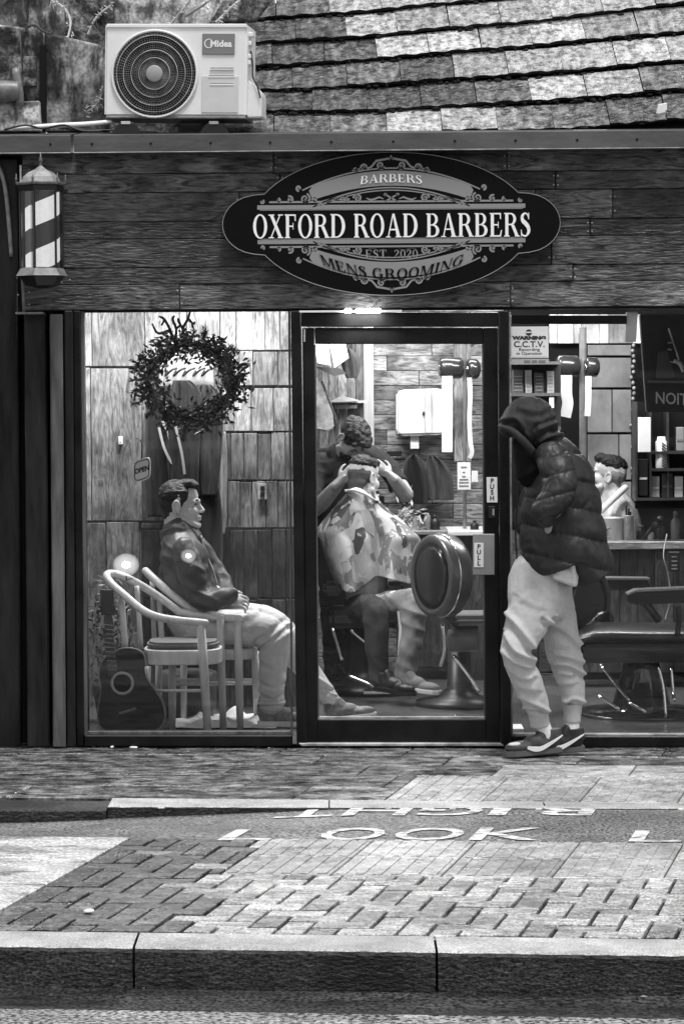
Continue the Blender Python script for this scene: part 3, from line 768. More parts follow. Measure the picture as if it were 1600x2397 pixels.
# valve cover and side fittings
b = MB(); b.prism([ac_pt(330, 98, .06), ac_pt(352, 75, .06), ac_pt(366, 60, .06), ac_pt(366, 6, .06), ac_pt(330, 4, .06)], ax_ * .16); b.build('valve_cover', CREAM, ac, False, .006, 2)
for v, w in ((200, 12), (180, 8), (150, 7), (135, 7)): ac_box(MB(), 333, v - 8, 333 + w, v + 2, .05, .12).build('side_fitting', CREAM, ac, False, .003)
b = MB(); q = [ac_pt(338, 160, .08), ac_pt(343, 130, .07), ac_pt(345, 100, .06), ac_pt(356, 78, .05), ac_pt(364, 50, .05)]; b.tube([Vector(t) for t in crom([tuple(p) for p in q], 5)], .004, 6); b.build('side_cable', BLACKPL, ac, True)
for x0 in (257, 463):
    t = MB(); t.prism([P(x0, 317, -.06), P(x0 + 14, 294, -.06), P(x0 + 26, 285, -.06), P(x0 + 58, 286, -.06), P(x0 + 68, 300, -.06), P(x0 + 76, 317, -.06)], (0, .34, 0))
    f = t.build('rubber_foot', BLACKPL, ac, False, .004); MB().pbox(x0 + 26, 283, x0 + 48, 290, -.066, .02).build('fixing_bolt', LIP, f, False, .001)

# ------------------------------------------------------------------ posts at the left
def post(x0, x1, y0, y1, Y, d, mt, lab, xo=0, bev=.006):
    b = MB(); n = 16; sec = []
    for i in range(n + 1):
        y = y0 + (y1 - y0) * i / n; sh = xo * i / n
        a, c = P(x0 + sh, y, Y), P(x1 + sh, y, Y); w = .002 * noise.noise(Vector((x0, y * .02, 0)))
        sec.append([(a.x + w, Y + .008, a.z), (a.x + .008 + w, Y, a.z), (c.x - .008 + w, Y, c.z), (c.x + w, Y + .008, c.z), (c.x, Y + d, c.z), (a.x, Y + d, a.z)])
    b.add([p for s_ in sec for p in s_], [(i * 6 + j, i * 6 + (j + 1) % 6, (i + 1) * 6 + (j + 1) % 6, (i + 1) * 6 + j) for i in range(n) for j in range(6)] + [(0, 1, 2, 3, 4, 5), tuple(n * 6 + j for j in range(5, -1, -1))])
    return tag(b.build('timber_post', mt), lab, 'post', 'timber posts left of the window')
post(-60, 40, 372, 1748, -.02, .12, TIMBER, 'widest dark post at the left edge, stained with a ring mark', 8)
post(56, 108, 735, 1746, -.03, .1, TIMBER, 'dark post with peeling paint at its foot, second from the left edge', 8)
post(116, 146, 735, 1748, -.05, .1, GREYPOST, 'narrow greyish post, the palest of the posts by the window', 8)
b = MB(); b.pbox(-60, 362, 200, 1745, .09, .06); tag(b.build('recess_panel', VOID), 'black recess panel behind the posts at the left', 'panel')
b = MB(); ptube(b, [(-8, 380, -.04), (8, 420, -.05), (16, 470, -.05), (22, 540, -.04), (27, 600, -.04)], 5, 8); tag(b.build('drain_pipe', IRON, None, True), 'thin dark pipe running down beside the striped lantern', 'pipe')

# ------------------------------------------------------------------ windows and door
lw = part('left_window')
def bar(parent, x0, y0, x1, y1, Y, d, mt=BLACKF, nm='frame', bev=.004, xo=0):
    b = MB(); q = [(x0 + xo, y1), (x1 + xo, y1), (x1, y0), (x0, y0)]; f = [P(x, y, Y) for x, y in q]
    b.hexa(f + [p + Vector((0, d, 0)) for p in f]); return b.build(nm, mt, parent, False, bev)
bar(lw, 150, 727, 170, 1750, -.045, .12, TIMBER, 'frame', .005, 7)
bar(lw, 171, 727, 188, 1748, -.02, .1, BLACKF, 'frame', .004, 8)
bar(lw, 188.5, 728, 197, 1722, .0, .05, GREYPOST, 'glazing_bead', .002, 8)
bar(lw, 197, 1722, 684, 1748, -.03, .1, BLACKF, 'sill', .004, 0)
bar(lw, 205, 1712, 682, 1721, .012, .05, GREYPOST, 'glazing_bead', .002)
bar(lw, 674, 728, 679, 1722, .0, .05, GREYPOST, 'glazing_bead', .002, 6)
MB().pbox(186, 722, 690, 1724, .03, .006).build('pane', GLASS, lw)
dj = part('door_frame')
bar(dj, 680, 727, 704, 1748, -.05, .12, BLACKF, 'jamb', .005, 14)
bar(dj, 1166, 727, 1190, 1748, -.05, .12, BLACKF, 'jamb', .005, 6)
bar(dj, 705, 731, 1165, 764, -.045, .1, BLACKF, 'head', .004)
bar(dj, 698, 1740, 1172, 1747, -.06, .14, LIP, 'threshold', .003, 8)
door = part('door')
bar(door, 707, 767, 735, 1740, -.025, .06, BLACKF, 'stile', .004, 9)
bar(door, 1131, 767, 1164, 1740, -.025, .06, BLACKF, 'stile', .004, 6)
bar(door, 735.5, 767, 1130, 805, -.024, .055, BLACKF, 'rail', .004, 2)
bar(door, 742, 1684, 1137, 1740, -.024, .055, BLACKF, 'rail', .004, 0)
for a in ((735.5, 806, 739, 1683, 8), (1127.5, 806, 1131, 1683, 5)): bar(door, a[0], a[1], a[2], a[3], -.012, .03, GREYPOST, 'glazing_bead', .001, a[4])
bar(door, 738, 1678, 1134, 1683.5, -.012, .03, LIP, 'glazing_bead', .001)
bar(door, 710, 769, 714, 800, -.03, .01, LIP, 'hinge', .001)
MB().pbox(732, 800, 1142, 1690, .012, .006).build('pane', GLASS, door)
pl = bar(door, 1106, 1250, 1157, 1346, -.045, .02, mat('pull_plate', .26, .4, var=.1), 'handle_plate', .003)
st = bar(door, 1109, 1271, 1131, 1328, -.048, .004, PAPER, 'pull_sticker', .0005)
for k, ch in enumerate('PULL'): flat_text('lettering', ch, INK, st, lambda u, v, k=k: P(1120 + u, 1280 + 13 * k - v, -.0492), 15, .5)
ps = bar(door, 1138, 1117, 1163, 1176, -.028, .004, PAPER, 'push_sticker', .0005, 1)
for k, ch in enumerate('PUSH'): flat_text('lettering', ch, INK, ps, lambda u, v, k=k: P(1151 + u, 1126 + 13.5 * k - v, -.0292), 15, .5)
kp = bar(door, 1143, 1185, 1158, 1212, -.03, .006, BLACKPL, 'lock_plate', .001)
MB().pbox(1152, 1191, 1156, 1206, -.033, .004).build('keyhole', LIP, kp)
rw = part('right_window')
bar(rw, 1190.5, 730, 1195, 1722, .0, .05, LIP, 'glazing_bead', .001, 5)  # pale strip paints the highlight along the frame edge
bar(rw, 1196, 1724, 1780, 1750, -.03, .1, BLACKF, 'sill', .004)
bar(rw, 1198, 1718, 1780, 1724, .008, .05, LIP, 'glazing_bead', .002)
MB().pbox(1188, 722, 1780, 1726, .03, .006).build('pane', GLASS, rw)
bar(rw, 1196, 738, 1466, 758, .06, .05, BLACKF, 'transom', .003)
bar(rw, 1466, 730, 1492, 800, .09, .05, WHITE, 'mullion', .003, -4)

# ------------------------------------------------------------------ lamp over the door
dl = thing('door_light', 'slim white strip light glowing above the door head', 'light', P(820, 728, -.03))
MB().pbox(700, 726, 940, 730.5, -.07, .03).build('housing', WHITE, dl, False, .001)
for x0, x1 in ((806, 822), (832, 890)): MB().pbox(x0, 722, x1, 732, -.078, .008).build('led', LAMPB, dl, False, .003, 2)
def area(name, loc, sx, sy, e, parent=None, rot=(0, 0, 0)):
    l = bpy.data.lights.new(name, 'AREA'); l.shape = 'RECTANGLE'; l.size = sx; l.size_y = sy; l.energy = e
    o = bpy.data.objects.new(name, l); COL.objects.link(o); o.location = loc; o.rotation_euler = rot
    if parent: o.parent = parent; o.matrix_parent_inverse = Matrix.Translation(-worldloc(parent))
    return o
p = P(846, 728, -.1); area('led_glow', (p.x, p.y, p.z), .2, .03, .9, dl)
# the dark terrace across the street, mirrored in the glass
opp = thing('terrace_building', 'dark brick terrace across the street, reflected in the shop glass', 'building', (0, -30, ROADZ))
BRK = mat('dark_brick', .06, .8, var=.4, vs=3)
MB().box(-26, 26, -36, -30, -.3, 8.5).build('wall', BRK, opp)
OW, OF = mat('opposite_window', .03, .15), mat('opposite_frame', .8, .5)
for i in range(12):
    for z in (.9, 4.3):
        x = -25 + i * 4.2; w = 2.2 if z < 2 else 1.3
        f = MB(); [f.box(x + a * w, x + a * w + .12, -29.98, -29.9, z, z + 1.9) for a in (0, .5, 1)]; [f.box(x, x + w + .12, -29.975, -29.91, z + b_, z + b_ + .12) for b_ in (-.12, .9, 1.9)]
        o = f.build('window_frame', OF, opp); MB().box(x, x + w, -29.99, -29.95, z, z + 1.9).build('pane', OW, o)
MB().box(-26, 26, -30.2, -29.6, 3.0, 3.5).build('signboard', mat('opposite_board', .55, .6), opp)
# ------------------------------------------------------------------ serif lettering drawn from strokes
def _ring(cx, cy, RX, RY, rx, ry, a0=0, a1=360, n=22):
    q = []
    for i in range(n):
        a, b_ = R(a0 + (a1 - a0) * i / n), R(a0 + (a1 - a0) * (i + 1) / n)
        q.append([(cx + RX * math.cos(a), cy + RY * math.sin(a)), (cx + RX * math.cos(b_), cy + RY * math.sin(b_)), (cx + rx * math.cos(b_), cy + ry * math.sin(b_)), (cx + rx * math.cos(a), cy + ry * math.sin(a))])
    return q
def _r(x0, y0, x1, y1): return [[(x0, y0), (x1, y0), (x1, y1), (x0, y1)]]
def _st(x, w=.19, y0=0, y1=1): return _r(x, y0 + .04, x + w, y1 - .04) + _r(x - .07, y0, x + w + .07, y0 + .045) + _r(x - .07, y1 - .045, x + w + .07, y1)
def _dg(xa, xb, w, y0=0, y1=1): return [[(xa, y0), (xa + w, y0), (xb + w, y1), (xb, y1)]]
def _sf(x0, x1, y): return _r(x0, y, x1, y + .045)
def _strip(pts, ws):
    q = []; pp = crom([p + (w,) for p, w in zip(pts, ws)], 6); L_ = []
    for i, (x, y, w) in enumerate(pp):
        a, b_ = pp[max(i - 1, 0)], pp[min(i + 1, len(pp) - 1)]; dx, dy = b_[0] - a[0], b_[1] - a[1]; l = math.hypot(dx, dy) or 1
        L_.append(((x - dy / l * w, y + dx / l * w), (x + dy / l * w, y - dx / l * w)))
    return [[a[0], a[1], b_[1], b_[0]] for a, b_ in zip(L_, L_[1:])]
GLY = {
 'O': (.86, _ring(.43, .5, .43, .52, .25, .46)), '0': (.6, _ring(.3, .5, .3, .52, .15, .46)),
 'X': (.86, _dg(.62, .04, .2) + _dg(.08, .66, .07) + _sf(-.02, .3, 0) + _sf(.54, .88, 0) + _sf(-.02, .34, .955) + _sf(.56, .86, .955)),
 'F': (.72, _st(.08) + _r(.25, .94, .68, .999) + _r(.25, .47, .52, .53) + [[(.62, .72), (.68, .72), (.68, .97), (.6, .95)]] + _r(.49, .36, .53, .64)),
 'E': (.78, _st(.08) + _r(.25, .94, .7, .999) + _r(.25, .47, .54, .53) + _r(.25, .001, .7, .06) + [[(.64, .74), (.7, .74), (.7, .97), (.62, .95)], [(.62, .05), (.7, .03), (.76, .28), (.7, .28)]] + _r(.51, .37, .55, .63)),
 'R': (.9, _st(.08) + _ring(.4, .74, .34, .26, .17, .2, -90, 90) + _r(.25, .94, .41, .999) + _r(.25, .48, .41, .54) + [[(.42, .5), (.62, .5), (.9, .02), (.7, .02)]] + _sf(.66, .96, 0)),
 'D': (.92, _st(.08) + _ring(.38, .5, .52, .5, .32, .44, -90, 90) + _r(.25, .94, .4, .999) + _r(.25, .001, .4, .06)),
 'B': (.82, _st(.08) + _ring(.4, .75, .32, .25, .15, .19, -90, 90) + _ring(.4, .27, .4, .27, .21, .21, -90, 90) + _r(.25, .94, .42, .999) + _r(.25, .485, .42, .535) + _r(.25, .001, .42, .06)),
 'A': (.92, _dg(.5, .34, .0) and [[(.66, 0), (.88, 0), (.52, 1), (.4, 1)], [(.1, 0), (.17, 0), (.45, .92), (.4, 1)]] + _r(.24, .3, .7, .36) + _sf(0, .28, 0) + _sf(.58, .96, 0)),
 'S': (.62, _strip([(.5, .76), (.42, .93), (.27, .975), (.12, .86), (.14, .68), (.34, .53), (.48, .38), (.5, .2), (.36, .04), (.22, .03), (.1, .1), (.05, .26)], [.015, .03, .035, .08, .095, .1, .1, .085, .04, .035, .03, .015]) + _r(.48, .72, .53, 1) + _r(.03, 0, .08, .29)),
 'M': (1.1, _st(.1, .06) + _st(.86, .18) + [[(.1, 1), (.3, 1), (.58, .05), (.5, .0)], [(.5, 0), (.57, 0), (.9, 1), (.83, 1)]]),
 'N': (.92, _st(.1, .06) + _st(.76, .06) + [[(.06, 1), (.26, 1), (.82, 0), (.7, 0)]]),
 'G': (.9, _ring(.43, .5, .43, .52, .25, .46, 48, 312) + _r(.62, .04, .8, .44) + _sf(.52, .88, .42) + _r(.66, .68, .71, .98)),
 'I': (.36, _st(.09)), 'T': (.8, _st(.31) + _r(.04, .94, .77, .999) + [[(.02, .7), (.07, .7), (.12, .95), (.04, .98)], [(.74, .7), (.79, .7), (.77, .98), (.69, .95)]]),
 '.': (.26, _ring(.12, .09, .09, .09, .0, .0, 0, 360, 10)), ' ': (.3, []),
 '2': (.6, _strip([(.07, .72), (.14, .9), (.3, .97), (.46, .82), (.42, .58), (.24, .34), (.06, .07)], [.05, .045, .035, .085, .085, .05, .03]) + _r(.04, .001, .54, .12) + _r(.5, .05, .55, .26)),
}
def serif(mb, txt, fn, h, total, th, nrm, cond=None):
    """letters of height h spread over total (both in the units of fn); fn(u, v) -> world"""
    gap = .1; w = sum(GLY[c][0] for c in txt) + gap * (len(txt) - 1); k = total / w; x = -total / 2
    i = 0
    for c in txt:
        for q in GLY[c][1]:
            e = Vector(nrm) * (th + .0001 * (i % 9)); i += 1
            pts = [fn(x + px * k, (py - .5) * h) for px, py in q]
            mb.prism(pts, e)
        x += (GLY[c][0] + gap) * k
    return mb

# ------------------------------------------------------------------ oval sign
sign = thing('shop_sign', 'black oval shop sign lettered OXFORD ROAD BARBERS on the timber fascia', 'sign', P(914, 523, -.06))
SO = P(915.5, 523.5, -.085)
def sp(u, v, d=0): return Vector((SO.x + u / 481, SO.y - d, SO.z + v / 481))
def sign_outline(g=0, n=120):
    pts = []
    for i in range(n):
        a = 2 * math.pi * i / n; c, s_ = math.cos(a), math.sin(a)
        re = 1 / math.sqrt((c / (327 + g)) ** 2 + (s_ / (168 + g)) ** 2)
        # rounded bar behind the oval: half length 394, half height 71
        lo, hi = 0, 420
        for _ in range(24):
            md = (lo + hi) / 2; x, y = abs(md * c), abs(md * s_); ins = ((x < 308 and y < 71 + g) or ((x - 308) / (86 + g)) ** 2 + (y / (71 + g)) ** 2 < 1 if x >= 308 else y < 71 + g)
            lo, hi = (md, hi) if ins else (lo, md)
        pts.append((max(re, lo) * c, max(re, lo) * s_))
    return pts
ol = sign_outline(0, 240)
BOARD = mat('sign_board', .004, .5, .1)
SGREY = mat('sign_grey_print', .25, .5, .3)
SWHT = mat('sign_white_letter', .85, .5)
b = MB(); b.prism([sp(u, v) for u, v in ol], (0, .03, 0)); board = b.build('board', BOARD, sign)
b = MB(); q = [sp(u, v, .001) for u, v in sign_outline(-2, 240)]; b.tube(q + [q[0], q[1]], .0022, 5, cap=False); b.build('rim', SGREY, sign, True)
NRM = (0, -1, 0)
b = MB(); serif(b, 'OXFORD ROAD BARBERS', lambda u, v: sp(u + 1, v - 4, .001), 55, 644, .004, NRM); b.build('lettering', SWHT, sign)
b = MB()
def arc_fn(cx, v0, sag, half, h0=0):        # text on an arc: sag px lower at +-half
    return lambda u, v: sp(cx + u - v * 2 * sag * u / half ** 2 * -1 * -1, v0 - sag * (u / half) ** 2 + v, .0042)
serif(b, 'BARBERS', arc_fn(0, 106, 5, 72), 19, 143, .002, NRM); b.build('lettering', SWHT, sign)
b = MB(); serif(b, 'EST. 2020', lambda u, v: sp(u, v - 69.5, .001), 19, 122, .002, NRM); b.build('lettering', SGREY, sign)
b = MB(); serif(b, 'MENS GROOMING', arc_fn(2, -116, -36, 168), 24, 332, .002, NRM); b.build('lettering', BOARD, sign)
for sgn in (1, -1):
    b = MB()
    st_ = lambda pts, ws: b.strip([sp(u, sgn * v, .0008) for u, v in pts], [w / 481 for w in ws], NRM, .0015)
    st_([(-311, 40), (311, 40)], [5, 5]); st_([(-283, 52), (283, 52)], [2.2, 2.2]); st_([(-305, 33.5), (305, 33.5)], [.8, .8])
    b.build('rule', SGREY, sign)
    b = MB(); n = 40; pts = []; ws = []
    for i in range(n + 1):     # banner
        u = -188 + 376 * i / n; t = u / 188; pts.append((u, 106 - 36 * t * t)); ws.append(17.5 * (1 - .12 * t * t) * min(1, (1 - abs(t)) * 14 + .25) ** .5)
    st_(pts, ws); b.build('banner', SGREY, sign)
    b = MB()
    arc = lambda v0, sag, half, w: st_([(-half + 2 * half * i / 30, v0 - sag * ((-half + 2 * half * i / 30) / half) ** 2) for i in range(31)], [w] * 31)
    arc(129, 50, 206, 1.6); arc(84, 44, 182, 1.5); arc(78, 34, 165, 1.3)
    def spiral(cx, cy, r, turns, a0, dr=1, w=2.2, tail=None):
        pts = []; k = int(16 * turns) + 1
        if tail: pts += [tail]
        for i in range(k + 1):
            a = R(a0) + dr * 2 * math.pi * turns * i / k; q = r * (1 - .82 * i / k); pts.append((cx + q * math.cos(a), cy + q * math.sin(a)))
        st_(pts, [w * (1 - .3 * i / len(pts)) for i in range(len(pts))])
        c = pts[-1]; st_([(c[0] - 2, c[1]), (c[0] + 2, c[1])], [2.4, 2.4])
    for m_ in (1, -1):
        for cx, cy, r, tr, a0 in ((24, 136, 10, 1.3, 200), (62, 131, 9, 1.2, -40), (82, 127, 6, 1.0, 180), (200, 60, 12, 1.4, 110), (214, 84, 7, 1.1, -90), (235, 58, 8, 1.2, 60), (262, 56, 5, 1, 90), (178, 56, 6, 1.1, 0), (300, 53, 5, 1, 120), (78, 60, 10, 1.4, 0), (105, 60, 7, 1.2, 180)):
            spiral(m_ * cx, cy, r, tr, a0 if m_ > 0 else 180 - a0, m_)
        st_([(m_ * u, v) for u, v in ((0, 153), (12, 150), (34, 146), (46, 132), (58, 128), (75, 127), (90, 124))], [2, 2.4, 2.6, 2.2, 2.2, 2, 1.4])
        st_([(m_ * u, v) for u, v in ((18, 58), (28, 62), (38, 58), (48, 56), (58, 60))], [1, 2, 2, 2, 1] if sgn > 0 else [.2] * 5)
        st_([(m_ * u, v) for u, v in ((112, 56), (126, 60), (140, 57), (160, 54))], [1.5, 3, 2.4, 1])
    st_([(-5, 148), (0, 158), (5, 148)], [1.5, 2.5, 1.5])
    if sgn > 0:
        st_([(-14, 52), (14, 68)], [1.8, 1.8]); st_([(-14, 68), (14, 52)], [1.8, 1.8])
        for u in (-14, 14): spiral(u, 67, 4, 1, 0, 1, 1.4)
    b.build('scrollwork', SGREY, sign)['kind'] = 'stuff'

# ------------------------------------------------------------------ striped barber lantern
lan = thing('barber_lantern', 'six sided barber lantern with lit diagonal stripes at the fascia end', 'lantern', P(98, 640, -.12))
LY = -.16; sLn = S(LY); LC = P(97, 540, LY)
def lz(y): return P(97, y, LY).z
HEXA = R(17)
def hexp(r, z, k): a = HEXA + math.pi / 3 * k; return Vector((LC.x + r * math.cos(a), LC.y + r * math.sin(a), z))
def hexsolid(prof):      # (radius, z)
    b = MB(); b.add([hexp(r, z, k) for r, z in prof for k in range(6)], [(i * 6 + k, i * 6 + (k + 1) % 6, (i + 1) * 6 + (k + 1) % 6, (i + 1) * 6 + k) for i in range(len(prof) - 1) for k in range(6)] + [(5, 4, 3, 2, 1, 0), tuple((len(prof) - 1) * 6 + k for k in range(6))]); return b
px = 1 / sLn
hexsolid([(57 * px, lz(434)), (60 * px, lz(430)), (60 * px, lz(427)), (50 * px, lz(426))]).build('cornice', IRON, lan, False, .001)
hexsolid([(52 * px, lz(448)), (56 * px, lz(436)), (50 * px, lz(434.5))]).build('roof_band', BLACKPL, lan)
dome = hexsolid([(46 * px, lz(425.5)), (42 * px, lz(414)), (30 * px, lz(403)), (14 * px, lz(396)), (4 * px, lz(388)), (3 * px, lz(385))]).build('dome', mat('lantern_dome_metal', .3, .4, var=.3, vs=20), lan)
def finial(x, y, s_, z_base): 
    b = MB(); c = Vector((x, y, z_base)); b.lathe(c, [(.0035 * s_, 0), (.009 * s_, .004 * s_), (.004 * s_, .01 * s_), (.008 * s_, .016 * s_), (.0095 * s_, .022 * s_), (.004 * s_, .036 * s_), (.001, .058 * s_)], n=10); return b.build('finial', IRON, lan, True)
finial(LC.x, LC.y, 1.1, lz(386))
for k in range(6): h = hexp(58 * px, 0, k); finial(h.x, h.y, .72, lz(427))
for k in range(6):
    h0, h1 = hexp(49.5 * px, 0, k), hexp(49.5 * px, 0, (k + 1) % 6)
    b = MB(); b.tube([Vector((h0.x, h0.y, lz(628))), Vector((h0.x, h0.y, lz(447)))], .0055, 6); b.build('bar', BLACKPL, lan)
    g0, g1 = h0.lerp(h1, .06), h0.lerp(h1, .94); inn = (Vector((LC.x, LC.y, 0)) - (g0 + g1) / 2).normalized() * .003
    b = MB(); b.prism([Vector((g0.x, g0.y, lz(627))), Vector((g1.x, g1.y, lz(627))), Vector((g1.x, g1.y, lz(448))), Vector((g0.x, g0.y, lz(448)))], inn); b.build('glass_panel', GLASS, lan)
zb, zt = lz(626), lz(449); hgt = zt - zb; rr = 42.6 * px; pit = .36
for nm, mt, ph in (('lit_stripe', POLELIT, .0), ('dark_stripe', POLEDIM, .5)):
    b = MB(); n = 40
    for q in range(-3, 4):
        vs_ = []; fs = []
        for i in range(n + 1):
            a = 2 * math.pi * i / n; z0 = (q + ph - .02) * pit * .62 + pit * .62 * i / n + .08; 
            for z in (z0, z0 + pit * .31): zz = min(max(z, 0), hgt); vs_.append((LC.x + rr * math.cos(a + 1.1), LC.y + rr * math.sin(a + 1.1), zb + zz))
        for i in range(n):
            if abs(vs_[2 * i][2] - vs_[2 * i + 1][2]) + abs(vs_[2 * i + 2][2] - vs_[2 * i + 3][2]) > 1e-5: fs.append((2 * i, 2 * i + 2, 2 * i + 3, 2 * i + 1))
        if fs: b.add(vs_, fs)
    b.build(nm, mt, lan)
hexsolid([(62 * px, lz(646)), (60 * px, lz(643)), (51 * px, lz(628)), (48 * px, lz(627.5))]).build('skirt', IRON, lan, False, .001)
hexsolid([(14 * px, lz(674)), (38 * px, lz(668)), (52 * px, lz(650)), (55 * px, lz(647))]).build('underside', BLACKPL, lan)
b = MB(); b.tube([P(56, 732, LY + .05), P(52, 640, LY + .05), P(48, 386, LY + .05)], [.0075, .0075, .006], 8); b.build('stand', IRON, lan, True)
b = MB(); b.pbox(36, 730, 100, 735, LY + .03, .1); b.build('bracket', IRON, lan, False, .001)
for x, y in ((144, 660), (163, 655), (40, 650), (42, 690)): b = MB(); b.ell(P(x, y, LY - .03), (.005, .005, .005), 8, 6); b.build('knob', IRON, lan, True)

# ------------------------------------------------------------------ the room behind the glass
fl = sheet('floor', -1.75, 2.9, .06, 4.6, .0, FLOORM, 10, 10, fz=lambda x, y: gz(x, .006))
ce = sheet('ceiling', -1.75, 2.9, .12, 4.6, 2.62, CEILM, 4, 4, fz=lambda x, y: 2.62)
b = MB(); b.box(-1.85, -1.75, .12, 4.6, -.05, 2.62); b.build('side_wall', IN_PLANK)['kind'] = 'structure'
b = MB(); b.box(2.9, 3.0, .12, 4.6, -.05, 2.62); b.build('side_wall', IN_PLANK)['kind'] = 'structure'
b = MB(); b.box(-1.75, 2.9, .03, .11, 2.14, 2.75); b.build('lintel', DECK)['kind'] = 'structure'
b = MB(); b.box(-1.85, 3.0, .05, 4.7, 2.64, 2.70); b.build('flat_roof', DECK)['kind'] = 'structure'
BWY, LWY = 3.9, 1.7
bw_ = struct('back_wall')
MB().box(-.3, 2.9, BWY + .03, BWY + .12, -.05, 2.62).build('backing', VOID, bw_)
rows = [(660 + 34.6 * i, 660 + 34.6 * (i + 1)) for i in range(19)]
planks(rows, [[905, 1060], [980], [875, 1100], [940, 1250], [1010, 1330]], BWY, .025, IN_PLANK, bw_, 715, 1700, .004)
rows = [(1318 + 44 * i, 1318 + 44 * (i + 1)) for i in range(7)]
planks(rows, [[980, 1400], [860, 1310], [1100, 1500]], BWY - .002, .03, DARK_BOARD if False else IN_PLANK, bw_, 715, 1700, .004)
pw = struct('partition_wall')
b = MB(); b.box(-1.75, -.2, LWY + .03, LWY + .13, -.05, 2.62); b.build('backing', mat('pale_backing', .35, .8), pw)
b = MB(); b.box(-.26, -.2, LWY + .13, BWY, -.05, 2.62); b.build('return_wall', IN_PLANK, pw)
def boards(y0, y1, xs, mt, Y=LWY, d=.025, jit=.005, nm='board'):
    for a, c in zip(xs, xs[1:]): planks([(y0 + random.uniform(-2, 2), y1)], [[]], Y, d, mt, pw, a, c, jit, nm, gap=.002)
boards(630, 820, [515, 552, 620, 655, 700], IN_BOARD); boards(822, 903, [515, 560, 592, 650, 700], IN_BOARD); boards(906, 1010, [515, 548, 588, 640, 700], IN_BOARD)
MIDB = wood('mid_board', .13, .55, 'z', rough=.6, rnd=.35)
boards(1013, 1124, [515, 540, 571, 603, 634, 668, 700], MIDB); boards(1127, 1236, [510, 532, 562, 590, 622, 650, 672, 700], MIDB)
boards(1239, 1400, [330, 420, 500, 538, 571, 604, 637, 670, 702], DARK_BOARD); boards(1403, 1700, [330, 400, 470, 538, 571, 604, 637, 670, 702], DARK_BOARD)  # pale gaps between dark boards stand in for reflected paving lines
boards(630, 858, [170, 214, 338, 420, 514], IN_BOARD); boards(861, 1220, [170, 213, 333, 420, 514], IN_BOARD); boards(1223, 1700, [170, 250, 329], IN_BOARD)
boards(1223, 1238, [330, 515], MIDB)
lamps = []
for nm, x, y, z, e in (('left', -.78, 1.05, 2.5, 36), ('mid', .35, 2.5, 2.5, 22), ('right', 1.55, 2.2, 2.5, 22), ('far', .6, 3.4, 2.5, 7)):
    t = thing('ceiling_light', {'left': 'strip light on the ceiling over the waiting chairs', 'mid': 'strip light on the ceiling over the barber', 'right': 'strip light on the ceiling over the right hand barber chair', 'far': 'strip light on the ceiling at the back wall'}[nm], 'light', (x, y, z + .1), 'ceiling strip lights')
    MB().box(x - .55, x + .55, y - .06, y + .06, z + .06, z + .118).build('housing', WHITE, t, False, .005)
    b = MB(); b.tube([(x - .53, y, z + .04), (x + .53, y, z + .04)], .018, 10); b.build('tube', LAMP, t, True)
    area('strip_glow', (x, y, z), 1.1, .12, e, t)
# ------------------------------------------------------------------ things in the waiting window
FZ = lambda x: gz(x, .006)
# bentwood armchairs
def bentwood(label, dx, Y0, Y1, near_arm, far_arm, legs, seat, ups, stretch):
    t = thing('bentwood_armchair', label, 'armchair', P(seat[0] + 80, 1712, Y0), 'bentwood armchairs in the window')
    q = [(p[0], p[1], p[2]) for p in near_arm]; b = MB(); ptube(b, q, [9.5] * len(q), 10, 6, 'round'); b.build('arm_rail', BEECH, t, True)
    if far_arm: b = MB(); ptube(b, far_arm, [8.5] * len(far_arm), 10, 6, 'round'); b.build('arm_rail', BEECH, t, True)
    for (x0, y0, x1, Y, w) in legs:
        a = P(x0, y0, Y); c = P(x1, 1700, Y); c.z = FZ(c.x); b = MB(); b.tube([a, a.lerp(c, .4), c], [w / S(Y), w * 1.05 / S(Y), w * .85 / S(Y)], 12); b.build('leg', BEECH, t, True)
    x0, x1, y0, y1 = seat; n = 28; z1, z0 = P(x0, y0, Y0).z, P(x0, y1, Y0).z; xl, xr = P(x0, y0, Y0).x, P(x1, y0, Y0).x; cx, cy = (xl + xr) / 2, (Y0 + Y1) / 2
    out = []
    for i in range(n):
        a = 2 * math.pi * i / n; c, s_ = math.cos(a), math.sin(a); out.append((cx + (xr - xl) / 2 * math.copysign(abs(c) ** .55, c), cy + (Y1 - Y0 + .02) / 2 * math.copysign(abs(s_) ** .7, s_)))
    b = MB(); b.prism([(x, y, z0) for x, y in out], (0, 0, z1 - z0)); b.build('seat_frame', BEECH, t, False, .004)
    b = MB(); b.prism([(cx + (x - cx) * .93, cy + (y - cy) * .93, z1 + .001) for x, y in out], (0, 0, .035)); b.build('seat', mat('seat_pad', .14, .6), t, False, .012, 3)
    for (xa, ya, xb, yb, Y, w) in ups: b = MB(); ptube(b, [(xa, ya, Y), ((xa + xb) / 2, (ya + yb) / 2, Y), (xb, yb, Y)], w, 8, 3); b.build('back_spindle', BEECH, t, True)
    for (xa, xb, y, Ya, Yb) in stretch: b = MB(); b.tube([P(xa, y, Ya), P(xb, y, Yb)], 4 / S(Ya), 8); b.build('stretcher', BEECH, t, True)
    return t
